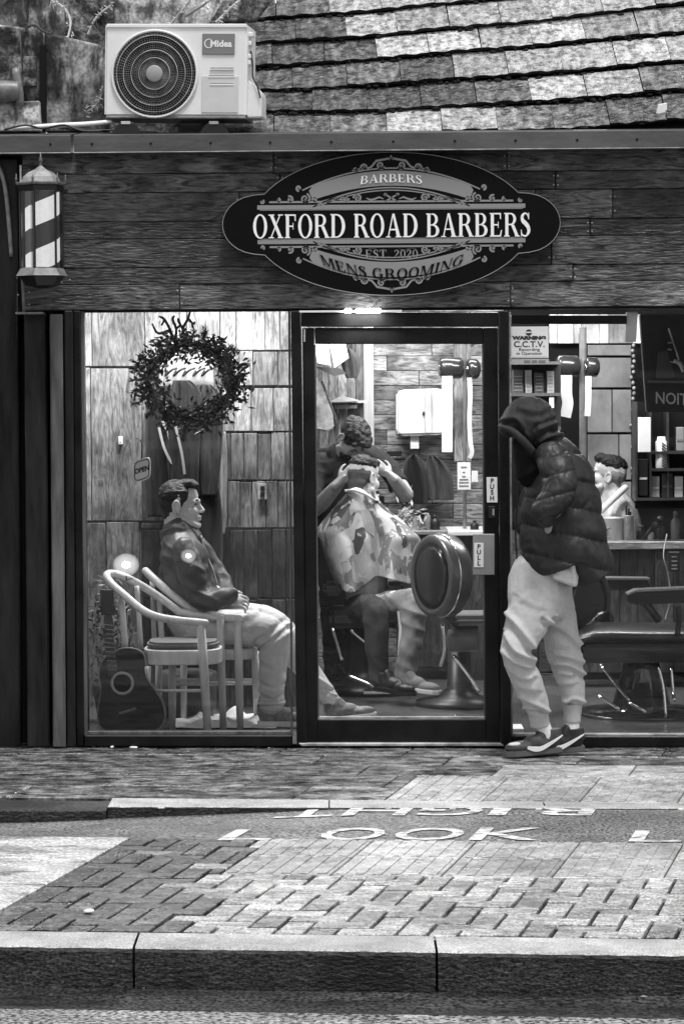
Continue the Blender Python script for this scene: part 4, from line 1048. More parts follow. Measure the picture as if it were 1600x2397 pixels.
bentwood('pale bentwood armchair nearest the glass, empty, beside the guitar', 0, .26, .64,
    [(420, 1433, .66), (372, 1398, .66), (320, 1365, .6), (275, 1345, .5), (250, 1346, .45), (260, 1366, .38), (288, 1391, .32), (336, 1430, .26), (385, 1448, .24), (480, 1459, .24)],
    [(418, 1432, .66), (450, 1437, .66), (517, 1447, .66)],
    [(470, 1463, 487, .24, 10.5), (515, 1450, 522, .64, 9), (345, 1560, 338, .28, 9), (403, 1555, 403, .62, 9)], (332, 516, 1523, 1558),
    [(284, 1395, 293, 1520, .36, 7.5), (320, 1372, 330, 1520, .55, 6)], [(350, 478, 1617, .3, .25), (400, 516, 1602, .62, .64)])
bentwood('pale bentwood armchair behind the first, with the young man sitting in it', 0, .70, 1.1,
    [(341, 1337, .8), (362, 1357, .76), (400, 1390, .72), (450, 1427, .69), (496, 1441, .68), (561, 1449, .68)], None,
    [(556, 1452, 562, .68, 9.5), (597, 1524, 602, 1.06, 9), (372, 1540, 370, .75, 8), (430, 1540, 430, 1.05, 8)], (420, 600, 1521, 1546),
    [(372, 1390, 380, 1520, .78, 7), (356, 1356, 362, 1520, .95, 6)], [(400, 590, 1592, .75, .7), (440, 600, 1600, 1.05, 1.06)])
# guitar
gt = thing('guitar', 'black acoustic guitar with a pale rosette leaning in the window corner', 'guitar', P(305, 1718, .24))
GY = .22
body = [(262, 1530), (285, 1518), (315, 1519), (336, 1532), (342, 1560), (346, 1590), (362, 1615), (380, 1645), (386, 1680), (372, 1706), (340, 1719), (300, 1722), (262, 1718), (236, 1702), (228, 1672), (232, 1640), (236, 1612), (232, 1580), (238, 1550)]
q = crom(body + [body[0]], 4)[:-1]
b = MB(); b.prism([P(x, y, GY + .0006 * (1720 - y) * .5) for x, y in q], (0, .1, 0))
gb = b.build('body', mat('black_lacquer', .008, .12, .6, coat=.6), gt, False, .006, 2)
b = MB(); q2 = q + [q[0]]; b.tube([P(x, y, GY - .001 + .0006 * (1720 - y) * .5) for x, y in q2], .0035, 6, cap=False); b.build('binding', mat('guitar_binding', .25, .4), gb, True)
c = P(286, 1600, GY + .026); b = MB(); b.ring((c.x, c.y, c.z), .052, .052, .008, 40, 6); b.build('rosette', mat('rosette', .45, .5), gb, True)
b = MB(); b.lathe(c, [(.045, 0), (.045, .01)], (0, 1, 0), 24); b.build('sound_hole', VOID, gb)
b = MB(); b.prism([P(252, 1585, GY + .02), P(275, 1585, GY + .02), P(262, 1440, GY + .09), P(243, 1440, GY + .09)], (0, .02, 0)); nk = b.build('neck', mat('fretboard', .03, .5), gt, False, .003)
for k in range(11):
    y = 1462 + k * 10.5; t = (y - 1440) / 145; b = MB(); b.prism([P(243 + 9 * t, y + 1, GY + .088 - .07 * t), P(262 + 13 * t, y + 3, GY + .088 - .07 * t), P(262 + 13 * t, y + 1.2, GY + .088 - .07 * t), P(243 + 9 * t, y - .6, GY + .088 - .07 * t)], (0, -.002, 0)); b.build('fret', LIP, nk)
b = MB(); b.prism([P(278, 1668, GY + .012), P(318, 1656, GY + .014), P(319, 1661, GY + .014), P(279, 1673, GY + .012)], (0, -.012, 0)); b.build('bridge', mat('bridge', .2, .3), gt, False, .002)
b = MB(); b.prism([P(236, 1440, GY + .09), P(268, 1440, GY + .09), P(264, 1380, GY + .11), P(234, 1380, GY + .11)], (0, .018, 0)); b.build('headstock', BLACKPL, gt, False, .003)
for k, (x, y) in enumerate(((230, 1392), (229, 1410), (231, 1427), (271, 1392), (271, 1410), (272, 1427))): b = MB(); b.ell(P(x, y, GY + .1), (.008, .006, .006), 8, 6); b.build('tuning_peg', LIP, gt, True)
# dark plant behind the chair
pl_ = thing('potted_plant', 'dark leafy plant in a pot behind the bentwood chair back', 'plant', P(262, 1600, 1.0))
b = MB(); c = P(262, 1640, 1.0); b.lathe((c.x, c.y, .01), [(.07, 0), (.1, .16), (.105, .2), (.09, .2)], n=16); b.build('pot', mat('dark_pot', .05, .5), pl_, True)
b = MB(); c = P(262, 1480, 1.0)
for i in range(420):
    d = Vector((random.gauss(0, .07), random.gauss(0, .06), random.gauss(0, .13))); e = Vector((random.gauss(0, 1), random.gauss(0, 1), random.gauss(0, 1))).normalized(); f = e.orthogonal().normalized()
    p = c + d; b.add([p - e * .024, p + f * .007, p + e * .024, p - f * .007], [(0, 1, 2, 3)])
b.tube([Vector((c.x, c.y, .15)), c], .01, 6)
o = b.build('foliage', mat('dark_leaf', .03, .5, var=.6, vs=30), pl_); o['kind'] = 'stuff'
# wreath
wr = thing('wreath', 'dark evergreen wreath with berries hanging in the left window', 'wreath', P(445, 990, .1))
LEAF = mat('evergreen_leaf', .022, .5, var=.6, vs=60); LEAF2 = mat('pale_leaf', .2, .5, var=.5, vs=50)
def leaf(b, p, d, l, w):
    d = d.normalized(); f = d.cross(Vector((random.gauss(0, .4), -1, random.gauss(0, .4)))).normalized(); n_ = d.cross(f)
    b.add([p, p + d * l * .5 + f * w + n_ * w * .3, p + d * l, p + d * l * .5 - f * w + n_ * w * .3, p + d * l * .5], [(0, 1, 4), (1, 2, 4), (2, 3, 4), (3, 0, 4)])
lb, lb2, bb, tb = MB(), MB(), MB(), MB(); sW = S(.1)
for i in range(1750):
    a = random.uniform(0, 2 * math.pi); r0 = 94 + random.gauss(0, 16); Y = .1 + random.gauss(0, .022)
    p = P(445 + r0 * 1.06 * math.cos(a), 893 - r0 * math.sin(a) * .95, Y)
    d = Vector((-math.sin(a) + random.gauss(0, .8), random.gauss(0, .7), math.cos(a) + random.gauss(0, .8)))
    leaf(lb2 if random.random() < .22 else lb, p, d, random.uniform(.025, .05), random.uniform(.004, .009))
for i in range(120):
    a = random.uniform(-.4, 1.2) if i < 75 else random.uniform(0, 6.28); r0 = 100 + random.gauss(0, 13); c = P(445 + r0 * 1.06 * math.cos(a), 893 - r0 * math.sin(a) * .95, .07); bb.ell(c, (.007, .007, .007), 6, 4)
for a0 in (130, 150, 160, 168, 176, 186, 200, 215, 240, 262, 285, 310, 325, 340, 350, 5, 18, 40, 70, 95, 110): 
    a = R(a0 + random.uniform(-4, 4)); p0 = (445 + 100 * math.cos(a), 893 - 92 * math.sin(a)); L_ = random.uniform(26, 44)
    q = [(p0[0], p0[1], .1), (p0[0] + L_ * .6 * math.cos(a + .3), p0[1] - L_ * .6 * math.sin(a + .3), .09), (p0[0] + L_ * math.cos(a + .1), p0[1] - L_ * math.sin(a + .1), .09)]
    ptube(tb, q, [2, 1.6, 1], 5, 3)
    for k in range(26):
        t = random.uniform(.2, 1); p = P(p0[0] + L_ * t * math.cos(a + .2), p0[1] - L_ * t * math.sin(a + .2), .09); leaf(lb, p, Vector((math.cos(a) + random.gauss(0, .5), random.gauss(0, .4), math.sin(a) + random.gauss(0, .5))), .028, .003)
# antler like spruce sprig on top
for q in ([(432, 800, .1), (428, 770, .1), (440, 745, .1), (446, 725, .1)], [(405, 800, .1), (398, 772, .1), (385, 748, .1), (372, 740, .1)], [(410, 800, .1), (412, 770, .1), (404, 748, .1), (408, 738, .1)], [(398, 772, .1), (370, 780, .1), (356, 757, .1)], [(440, 745, .1), (452, 758, .1), (456, 752, .1)], [(412, 770, .1), (424, 758, .1)], [(385, 748, .1), (378, 762, .1)], [(428, 770, .1), (418, 752, .1), (416, 744, .1)], [(393, 790, .1), (376, 800, .1), (366, 790, .1)]):
    ptube(tb, q, [3.2] * (len(q) - 1) + [2.2], 6, 4)
lb.build('leaves', LEAF, wr)['kind'] = 'stuff'; lb2.build('pale_leaves', LEAF2, wr)['kind'] = 'stuff'; bb.build('berries', mat('dark_berry', .03, .25), wr, True)['kind'] = 'stuff'; tb.build('twigs', mat('dark_twig', .03, .7), wr)['kind'] = 'stuff'
b = MB(); b.ring(P(445, 893, .105), 95 / sW, 88 / sW, .012, 40, 8); b.build('wreath_core', mat('dark_core', .01, .9), wr)
b = MB(); ptube(b, [(436, 800, .1), (437, 740, .1), (440, 724, .09)], 1.2, 4, 3); b.build('hanging_cord', BLACKPL, wr)
# coat rail and coats
cr = thing('coat_hook_board', 'pale coat board with a row of curved dark hooks behind the wreath', 'coat hooks', P(420, 870, 1.66))
MB().pbox(372, 842, 500, 905, 1.64, .05).build('board', mat('hook_board_paint', .28, .6, var=.2, vs=8), cr, False, .004)
for x in (392, 412, 434, 458, 478): b = MB(); ptube(b, [(x, 868, 1.635), (x - 6, 880, 1.6), (x + 10, 866, 1.57), (x + 22, 862, 1.58)], 2.4, 6, 4); b.build('hook', BLACKPL, cr, True)
CLOTH = lambda nm, c: mat(nm, c, .85, .2, var=.5, vs=9, st=(3, 3, .6), bump=.4, bs=14, sheen=.1)
def garment(name, label, cat, pts, Y, d, mt, grp, folds=9, amp=.02):
    """a hanging garment: rows of (y, x left, x right), rounded in depth with vertical folds"""
    b = MB(); n = 26; m_ = 26; vs_ = []; q = crom([(float(y), float(a), float(c)) for y, a, c in pts], 8); rows_ = len(q)
    ph = random.uniform(0, 6)
    for y, a, c in q:
        for j in range(n):
            t = 2 * math.pi * j / n; u_ = math.cos(t); x = (a + c) / 2 + (c - a) / 2 * u_
            w = amp * math.sin(u_ * folds + ph + .7 * math.sin(y * .02)) + amp * .7 * noise.noise(Vector((x * .03, y * .012, ph)))
            vs_.append(P(x, y, Y + d * math.sin(t) + w))
    fs = [(i * n + j, i * n + (j + 1) % n, (i + 1) * n + (j + 1) % n, (i + 1) * n + j) for i in range(rows_ - 1) for j in range(n)] + [tuple(range(n)), tuple((rows_ - 1) * n + j for j in reversed(range(n)))]
    b.add(vs_, fs); return tag(b.build(name, mt, None, True), label, cat, grp)
garment('coat', 'black coat hanging farthest left on the hooks below the wreath', 'coat', [(905, 372, 402), (930, 345, 420), (1010, 340, 425), (1120, 342, 415), (1210, 345, 412)], 1.5, .07, CLOTH('coat_a', .02), 'coats on the hooks', 10)
garment('coat', 'charcoal coat with shiny strap hanging in the middle of the coats', 'coat', [(890, 405, 445), (920, 398, 470), (1000, 385, 470), (1090, 392, 465), (1170, 400, 460)], 1.42, .07, CLOTH('coat_b', .022), 'coats on the hooks', 12)
garment('coat', 'grey coat hanging farthest right on the hooks', 'coat', [(900, 468, 495), (930, 455, 520), (1010, 450, 522), (1100, 455, 515), (1160, 462, 505)], 1.46, .06, CLOTH('coat_c', .035), 'coats on the hooks', 10)
garment('coat', 'long black coat hanging low behind the seated young man', 'coat', [(1090, 445, 470), (1120, 430, 505), (1200, 425, 520), (1330, 430, 520), (1400, 440, 515)], 1.5, .07, CLOTH('coat_d', .015), 'coats on the hooks', 8)
for q, lab in (([(372, 1000, 1.4), (385, 1050, 1.38), (405, 1085, 1.37), (398, 1030, 1.38), (380, 985, 1.4)], 'looped grey bag strap over the left coats'), ([(408, 985, 1.33), (425, 1060, 1.32), (432, 1110, 1.32)], 'straight grey bag strap hanging down the middle coat')):
    b = MB(); qq = crom(q, 6); b.strip([P(*p) for p in qq], [.007] * len(qq), (0, -1, 0), .003); tag(b.build('bag_strap', mat('strap', .25, .6)), lab, 'strap')
garment('scarf', 'pale scarf hanging down beside the coats at the plank wall', 'scarf', [(1010, 508, 528), (1080, 505, 532), (1180, 500, 530), (1250, 498, 526)], 1.6, .03, CLOTH('scarf', .32), None, 5, .012)
# OPEN sign, switch, bracket, glowing stand-ins for glass reflections
op = thing('open_sign', 'small tilted white OPEN sign hanging on a bracket', 'sign', P(331, 1128, .5))
def opf(u, v, d=0): 
    a = R(24); return P(332 + u * .82, 1100 - v - u * math.tan(a) * .55, .5 - d)
out = [(24 * math.copysign(abs(math.cos(t)) ** .45, math.cos(t)), 26 * math.copysign(abs(math.sin(t)) ** .45, math.sin(t))) for t in [2 * math.pi * i / 40 for i in range(40)]]
b = MB(); b.prism([opf(u, v) for u, v in out], (0, .02, 0)); b.build('board', PAPER, op)
b = MB(); q = [opf(u * .86, v * .84, .002) for u, v in out]; b.tube(q + [q[0], q[1]], .0022, 5, cap=False); b.build('border', INK, op)
flat_text('lettering', 'OPEN', INK, op, lambda u, v: opf(u, v, .003), 16, .7)
b = MB(); ptube(b, [(331, 1074, .5), (332, 1040, .5), (326, 1028, .55), (320, 1026, 1.6)], 1.5, 5, 3); b.build('bracket', BLACKPL, op)
sw = thing('light_switch', 'small white light switch on the pale left boards', 'switch', P(282, 1030, 1.68)); MB().pbox(277, 1021, 287, 1040, 1.665, .03).build('plate', WHITE, sw, False, .002); MB().pbox(280, 1027, 284, 1034, 1.66, .006).build('rocker', WHITE, sw)
sk_ = thing('power_socket', 'dark double wall socket on the dark boards right of the seated man', 'socket', P(613, 1150, 1.66)); MB().pbox(603, 1132, 624, 1169, 1.66, .03).build('plate', LIP, sk_, False, .002)
for y in (1143, 1158): MB().pbox(609, y - 5, 619, y + 5, 1.652, .01).build('outlet', BLACKPL, sk_)
HALO = bpy.data.materials.new('reflection_glow'); HALO.use_nodes = True; ft = HALO.node_tree; ft.nodes.clear()  # emissive volume drawing the soft halo round each reflection
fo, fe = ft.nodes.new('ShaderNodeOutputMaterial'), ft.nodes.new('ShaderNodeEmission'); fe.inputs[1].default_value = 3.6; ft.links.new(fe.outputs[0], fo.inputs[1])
for x, y, r, lab in ((295, 1322, 15, 'larger round bulb added for a reflection in the glass above the chair back'), (441, 1301, 9, 'smaller glowing bulb added for a reflection at the shoulder of the seated man')):  # glowing globes added where the glass only shows reflections
    t = thing('reflected_flare', lab, 'lamp', P(x, y, .075), 'glowing globes standing in for window reflections'); c = P(x, y, .085); s_ = S(.085)
    c = P(x, y, .125); b = MB(); b.ell(c, (r * .62 / s_, r * .6 / s_, r * .5 / s_), 16, 10); b.build('flare', LAMPB, t, True)
    b = MB(); b.ell(c, (r * 2.1 / s_, r * 1.6 / s_, r * 1.8 / s_), 28, 18); b.build('reflection_halo', HALO, t, True)
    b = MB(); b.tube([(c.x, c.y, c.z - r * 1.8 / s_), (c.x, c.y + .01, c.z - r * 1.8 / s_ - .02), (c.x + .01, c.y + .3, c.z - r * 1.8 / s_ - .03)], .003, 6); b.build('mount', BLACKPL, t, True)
# things on the floor and low wall behind the chairs
MB_ = MB(); c = P(440, 1640, 1.2); MB_.lathe((c.x, c.y, FZ(c.x)), [(.13, 0), (.15, .05), (.155, .24), (.13, .25)], n=24); tag(MB_.build('bin', mat('dark_bin', .06, .5), None, True), 'dark round bin on the floor behind the chair legs', 'bin')
def rag(name, label, cat, x0, x1, Yc, d, mt, seed):
    b = MB(); n = 20; vs_ = []; c0, c1 = P(x0, 1690, Yc), P(x1, 1690, Yc)
    for j in range(n + 1):
        for i in range(n + 1):
            s_, t_ = i / n, j / n; x = c0.x + (c1.x - c0.x) * s_; y = Yc + (t_ - .5) * d
            ed = min(s_, 1 - s_, t_, 1 - t_); x += .05 * noise.noise(Vector((t_ * 5, seed, 0))); y += .05 * noise.noise(Vector((s_ * 5, seed, 3)))
            z = FZ(x) + .006 + .07 * max(0, noise.fractal(Vector((s_ * 4, t_ * 4, seed)), 1, 2, 3)) * min(1, ed * 6)
            vs_.append((x, y, z))
    fs = [(j * (n + 1) + i, j * (n + 1) + i + 1, (j + 1) * (n + 1) + i + 1, (j + 1) * (n + 1) + i) for j in range(n) for i in range(n)]
    b.add(vs_, fs); return tag(b.build(name, mt, None, True), label, cat)
rag('rug', 'crumpled white rug on the floor behind the chair legs', 'rug', 405, 650, .98, .62, mat('white_rug', .85, .9, bump=.5, bs=80), 2)
rag('towel', 'white towel dropped on the floor inside the door', 'towel', 1062, 1108, .75, .18, PAPER, 9)
rag('mat', 'pale mat standing in for the lit floor inside the door', 'mat', 752, 960, .55, .34, mat('lit_floor_mat', .85, .9, var=.3, vs=14), 5)  # near-white colour paints in the bright light on the floor

# ------------------------------------------------------------------ things on the walls beyond the door
def pb(name, label, cat, x0, y0, x1, y1, Y, d, mt, bev=.003, grp=None): return tag(MB().pbox(x0, y0, x1, y1, Y, d).build(name, mt, None, False, bev), label, cat, grp)
pb('timber_post', 'pale square post on the plank wall beside the barber', 'post', 850, 740, 874, 1048, 3.75, .14, mat('pale_post', .6, .6, var=.15, vs=6, st=(6, 6, .5)))
dk = MB(); bp_ = struct('corner_boarding')
for a, c in zip([726, 746, 768, 790, 812, 832, 850], [746, 768, 790, 812, 832, 850]): planks([(740, 1050)], [[]], 3.6, .02, IN_BOARD, bp_, a, c, .006, 'board')
td = thing('towel_dispenser', 'white paper towel dispenser on the plank wall behind the client', 'dispenser', P(985, 1020, 3.7))
b = MB(); b.pquad([(927, 918), (940, 912), (1030, 909), (1044, 913), (1044, 1015), (1030, 1018), (935, 1020), (927, 1012)], 3.66, .24); b.build('casing', WHITE, td, False, .015, 3)
MB().pbox(994, 914, 1010, 1014, 3.63, .05).build('window_strip', mat('dispenser_rib', .65, .4), td, False, .004); MB().pbox(960, 1020, 980, 1050, 3.72, .004).build('paper_towel', PAPER, td)
b = MB(); b.ell(P(991, 968, 3.64), (.008, .008, .014), 8, 6); b.build('lock', INK, td)
def neckroll(label, x0, x1, y0, y1, Y, strip, mt, grp='neck strip rolls'):
    t = thing('paper_roll_holder', label, 'roll holder', P((x0 + x1) / 2, y1, Y), grp); yc = (y0 + y1) / 2; r = (y1 - y0) / 2 / S(Y)
    a, c = P(x0, yc, Y), P(x1, yc, Y + .02); b = MB(); b.lathe(a, [(r * .75, 0), (r, .012), (r, (c - a).length - .012), (r * .75, (c - a).length)], c - a, 24); b.build('roll', mt, t, True)
    b = MB(); b.lathe(a, [(r * .3, -.004), (r * .3, .02)], c - a, 12); b.build('spindle', CHROME, t, True)
    if strip:
        q = crom([(p[0], p[1], Y - .06 + .01 * i) for i, p in enumerate(strip[1])], 4); b = MB(); b.strip([P(*p) for p in q], [strip[0] / S(Y)] * len(q), (0, -1, 0), .002); b.build('paper_strip', PAPER, t)
    return t
DKR = mat('dark_roll', .025, .25, .6, coat=.4)
neckroll('dark roll at the top right of the door glass with a wide white strip hanging', 1027, 1082, 836, 886, 3.3, (12.5, [(1046, 880), (1046, 930), (1046, 1000), (1046, 1058)]), DKR)
neckroll('smaller dark roll beside the door stile with a thin curling strip', 1092, 1119, 840, 887, 3.3, (5, [(1098, 884), (1100, 920), (1098, 980), (1100, 1030), (1104, 1058), (1098, 1072)]), DKR)
neckroll('dark roll left of the pole behind the hooded man with a wide paper strip', 1302, 1354, 832, 882, 2.9, (13, [(1325, 878), (1325, 920), (1328, 945), (1322, 976)]), DKR)
neckroll('dark roll right of the pole with a narrow paper strip', 1370, 1398, 836, 882, 2.9, (7, [(1376, 880), (1376, 930), (1374, 974)]), DKR)
for x0, x1, y0, y1, Y, lab in ((1083, 1091, 806, 1075, 3.32, 'thin dark upright pole seen through the door glass'), (1355, 1372, 806, 1070, 2.95, 'upright wooden pole carrying the paper rolls behind the hooded man')):
    b = MB(); b.tube([P((x0 + x1) / 2, y1 + 200, Y), P((x0 + x1) / 2, y0 - 40, Y)], (x1 - x0) / 2 / S(Y), 10); tag(b.build('pole', mat('pole_wood', .16, .45, var=.3, vs=8)), lab, 'pole')
pb('wall_panel', 'dark wooden panel behind the rolls at the right of the door glass', 'panel', 1062, 740, 1102, 1080, 3.7, .05, wood('panel_wood', .14, .5, 'z'))
pb('price_list', 'white price list sheet on the wall near the push sign', 'notice', 1070, 1082, 1101, 1146, 3.2, .004, PAPER, .0005)
for k, (y, w) in enumerate(((1092, 14), (1104, 6), (1114, 8), (1121, 20), (1128, 22), (1136, 22))):
    b = MB(); b.pbox(1085 - w / 2, y, 1085 + w / 2, y + 2.5, 3.197, .001); o = b.build('print_line', GREYINK, bpy.data.objects['price_list'])
pb('small_notice', 'small pale card beside the price list', 'notice', 1103, 1102, 1118, 1128, 3.2, .004, PAPER, .0005)
garment('jacket', 'black jacket hanging on the plank wall right of the client', 'jacket', [(1062, 966, 972), (1075, 950, 985), (1100, 944, 996), (1140, 942, 1000), (1180, 945, 1000)], 3.6, .06, CLOTH('jacket_a', .012), 'jackets on the plank wall', 7)
garment('jacket', 'dark jacket with grey folds hanging next to the black jacket', 'jacket', [(1066, 1004, 1016), (1085, 996, 1040), (1120, 998, 1058), (1170, 1000, 1062)], 3.65, .05, CLOTH('jacket_b', .05), 'jackets on the plank wall', 7)
pb('shelf', 'dark shelf bracket on the planks right of the barber', 'shelf', 905, 1056, 940, 1068, 3.75, .1, BLACKPL)
# upper left: hanging white things and foil over the barber
for i, (pts, lab) in enumerate((([(735, 806, 3), (768, 800, 3), (774, 856, 3), (742, 850, 3)], 'white paper flag hanging leftmost above the barber'), ([(770, 806, 3.1), (808, 802, 3.1), (816, 838, 3.1), (782, 862, 3.1)], 'white paper flag hanging to the right of the first above the barber'))):
    b = MB(); b.prism([P(*p) for p in pts], (0, .01, 0)); tag(b.build('paper_flag', PAPER, None, False, .002), lab, 'flag', 'paper flags above the barber')
b = MB(); q = [(736, 850), (790, 845), (812, 880), (782, 868)]; b.pquad([(735, 858), (795, 862), (812, 874), (780, 880)], 3.05, .03); tag(b.build('shelf', mat('dark_shelf', .08, .5)), 'dark tilted shelf under the paper flags', 'shelf')
b = MB(); b.pquad([(734, 872), (752, 905), (778, 965), (782, 1000), (766, 1010), (734, 1005)], 3.3, .03); tag(b.build('apron', mat('pale_cloth', .42, .7, var=.4, vs=12, bump=.5, bs=20), None, False, .008, 2), 'pale cloth draped on the wall left of the barber head', 'cloth')
b = MB(); b.tube([P(752, 892, 3.1), P(790, 990, 3.1)], .007, 6); tag(b.build('rod', CHROME), 'shiny slanting rod behind the barber head', 'rod')
ws_ = thing('wall_shelf', 'white wall shelf with folded paper at the pale post', 'shelf', P(810, 945, 3.5)); MB().pbox(772, 938, 858, 943, 3.45, .15).build('board', WHITE, ws_); MB().pbox(782, 948, 835, 956, 3.46, .12).build('lower_board', mat('shelf_low', .3, .5), ws_)
b = MB(); b.pquad([(775, 938), (800, 926), (838, 936), (838, 939), (775, 941)], 3.4, .06); tag(b.build('paper_stack', PAPER), 'folded white papers lying on the wall shelf', 'paper')
garment('cloth', 'crumpled dark cloth pinned beside the paper flags', 'cloth', [(815, 806, 820), (835, 795, 838), (860, 800, 842), (885, 810, 836)], 3.2, .05, CLOTH('rag_dark', .06), None, 6)

# counters, bottles and clutter
def lathe_item(name, label, cat, x, yb, w, h, Y, mt, prof=None, grp=None, capm=None):
    """a bottle or jar standing with its foot at pixel (x, yb)"""
    s_ = S(Y); c = P(x, yb, Y); r = w / 2 / s_; H = h / s_
    t = thing(name, label, cat, c, grp)
    prof = prof or [(r * .9, 0), (r, .01), (r, H * .62), (r * .75, H * .72), (r * .38, H * .78), (r * .38, H * .86)]
    b = MB(); b.lathe(c, prof, n=16); b.build('bottle_body' if name == 'bottle' else 'body', mt, t, True)
    if capm is not None: b = MB(); b.lathe(c + Vector((0, 0, H * .86)), [(r * .45, 0), (r * .45, H * .12), (r * .3, H * .14)], n=14); b.build('cap', capm, t, True)
    return t
ct = thing('counter', 'pale topped counter at the wall behind the door glass', 'counter', P(1090, 1300, 3.2))
MB().pbox(1048, 1244, 1140, 1254, 3.0, .6).build('top', WHITE, ct, False, .003); MB().pbox(1052, 1254, 1140, 1640, 3.06, .5).build('front', wood('counter_wood', .08, .5, 'z'), ct)
c2 = thing('counter', 'dark wooden counter behind the hooded man carrying jars', 'counter', P(1500, 1330, 2.7), None)
MB().pbox(1330, 1268, 1760, 1286, 2.6, .3).build('top', wood('counter_top', .2, .4), c2, False, .004)
for a, c in zip([1335, 1378, 1412, 1450, 1492, 1532, 1576, 1622, 1700], [1378, 1412, 1450, 1492, 1532, 1576, 1622, 1700, 1760]): planks([(1287, 1575)], [[]], 2.66, .03, wood('counter_front', .08, .6, 'z') if a == 1335 else bpy.data.materials['counter_front'], c2, a, c, .003, 'plank')
MB().pbox(1335, 1288, 1760, 1590, 2.695, .12).build('carcass', VOID, c2)
GLS = mat('clear_jar', .45, .08, .6, var=.2, vs=30)
jar = lathe_item('canister', 'pale round canister on the dark counter beside the hooded man', 'canister', 1432, 1268, 46, 56, 2.8, mat('canister_enamel', .62, .4), None)
s_ = S(2.8)
for o in list(jar.children): bpy.data.objects.remove(o)
c = P(1434, 1268, 2.8); r = 23 / s_; b = MB(); b.lathe(c, [(r, 0), (r, 53 / s_), (r * 1.04, 54 / s_), (r * 1.04, 57 / s_), (r * .2, 59 / s_)], n=24); b.build('body', mat('canister_enamel2', .6, .35), jar, True)
b = MB(); b.ring(P(1427, 1247, 2.75), .026, .03, .006, 18, 6); b.build('handle', GREYEN, jar, True)
lathe_item('comb_jar', 'tall glass comb jar standing right of the canister', 'jar', 1469, 1268, 28, 62, 2.8, GLS, [(14 / s_, 0), (14 / s_, 60 / s_), (15 / s_, 62 / s_)])
for k, (dx, hh) in enumerate(((-4, 84), (2, 78), (6, 70))): b = MB(); b.tube([P(1469 + dx * .5, 1262, 2.8), P(1469 + dx, 1268 - hh, 2.8)], .006, 6); b.build('comb', BLACKPL, [o for o in bpy.data.objects if o.name.startswith('comb_jar')][0])
for i, (x, w, h, mt, lab) in enumerate(((1500, 26, 40, BLACKPL, 'squat black jar on the dark counter'), (1545, 30, 60, mat('dark_bottle', .03, .2), 'dark bottle on the counter under the shelves'), (1580, 22, 72, mat('mid_bottle', .2, .3), 'grey bottle at the right end of the counter'), (1523, 18, 30, GLS, 'small clear bottle on the counter between dark jars'))):
    lathe_item('bottle', lab, 'bottle', x, 1268, w, h, 2.85, mt, grp='bottles on the dark counter', capm=LIP)
b = MB(); b.tube([P(1503, 1262, 2.7), P(1535, 1226, 2.7)], .012, 8); b.tube([P(1530, 1232, 2.7), P(1545, 1222, 2.68)], .022, 8); tag(b.build('hair_clipper', BLACKPL, None, True), 'black hair clipper lying slanted on the counter', 'clipper')
cdl = MB(); ptube(cdl, [(1560, 1250, 2.5), (1552, 1300, 2.45), (1562, 1340, 2.45), (1568, 1400, 2.45), (1556, 1450, 2.45)], 1.6, 5, 5); tag(cdl.build('cord', LIP), 'thin pale cord hanging down from the counter edge', 'cord')
hd = thing('clipper_holder', 'black clipper holder with pale marks hanging at the counter edge', 'holder', P(1578, 1330, 2.55)); MB().pbox(1565, 1292, 1590, 1338, 2.52, .06).build('body', BLACKPL, hd, False, .003)
for y in (1302, 1312, 1322, 1330): MB().pbox(1571, y, 1584, y + 3, 2.517, .004).build('mark', LIP, hd)
# clutter in the door view
for i, (x, yb, w, h, mt, lab) in enumerate(((946, 1240, 22, 62, GLS, 'clear spray bottle right of the client shoulder'), (1018, 1242, 24, 36, BLACKPL, 'black jar on the pale counter seen through the door'), (975, 1244, 20, 44, mat('pale_bottle', .5, .4), 'pale bottle among the clutter by the client'), (1000, 1242, 16, 50, mat('grey_bottle', .25, .3), 'slim grey bottle left of the black jar'), (1110, 1244, 20, 26, BLACKPL, 'low black tub at the door stile'))):
    lathe_item('bottle', lab, 'bottle', x, yb, w, h, 3.2, mt, grp='bottles on the pale counter', capm=BLACKPL)
MB().pbox(925, 1243, 1050, 1252, 3.05, .5).build('counter_return', mat('counter_mid', .25, .4), ct, False, .003); MB().pbox(930, 1252, 1050, 1560, 3.1, .4).build('front', bpy.data.materials['counter_wood'], ct)
b = MB()
for i in range(90):
    c = P(random.gauss(960, 20), random.gauss(1215, 18), 3.15); d = Vector((random.gauss(0, 1), random.gauss(0, 1), random.gauss(0, 1))); leaf(b, c, d, random.uniform(.03, .07), random.uniform(.004, .01))
o = tag(b.build('dried_flowers', mat('dried_flower', .5, .6, var=.5, vs=40)), 'pale dried flowers in the clutter beside the client', 'flowers')

# wall panels, notice, shelves at the right
rp = struct('slate_wall')
for y0, y1, xs in ((836, 908, [1374, 1478]), (911, 1013, [1374, 1432, 1478]), (1016, 1124, [1374, 1448, 1478]), (1127, 1240, [1374, 1478]), (806, 833, [1374, 1478])):
    for a, c in zip(xs, xs[1:]): planks([(y0, y1)], [[]], 3.3, .03, SLATE, rp, a, c, .004, 'slate', gap=.003)
for a, c in zip([1285, 1304, 1342, 1360, 1402, 1424, 1480], [1304, 1342, 1360, 1402, 1424, 1480, 1500]): planks([(735, 804)], [[]], 3.35, .03, wood('white_board', .7, .25, 'z') if a == 1285 else bpy.data.materials['white_board'], rp, a, c, .005, 'board')
MB().pbox(1180, 720, 1760, 1700, 3.42, .05).build('backing', VOID, rp)
for y0, y1 in ((1576, 1606), (1608, 1640), (1642, 1690)): planks([(y0, y1)], [[1340, 1480]], 3.3, .03, IN_PLANK, rp, 1190, 1760, .004, 'plank')
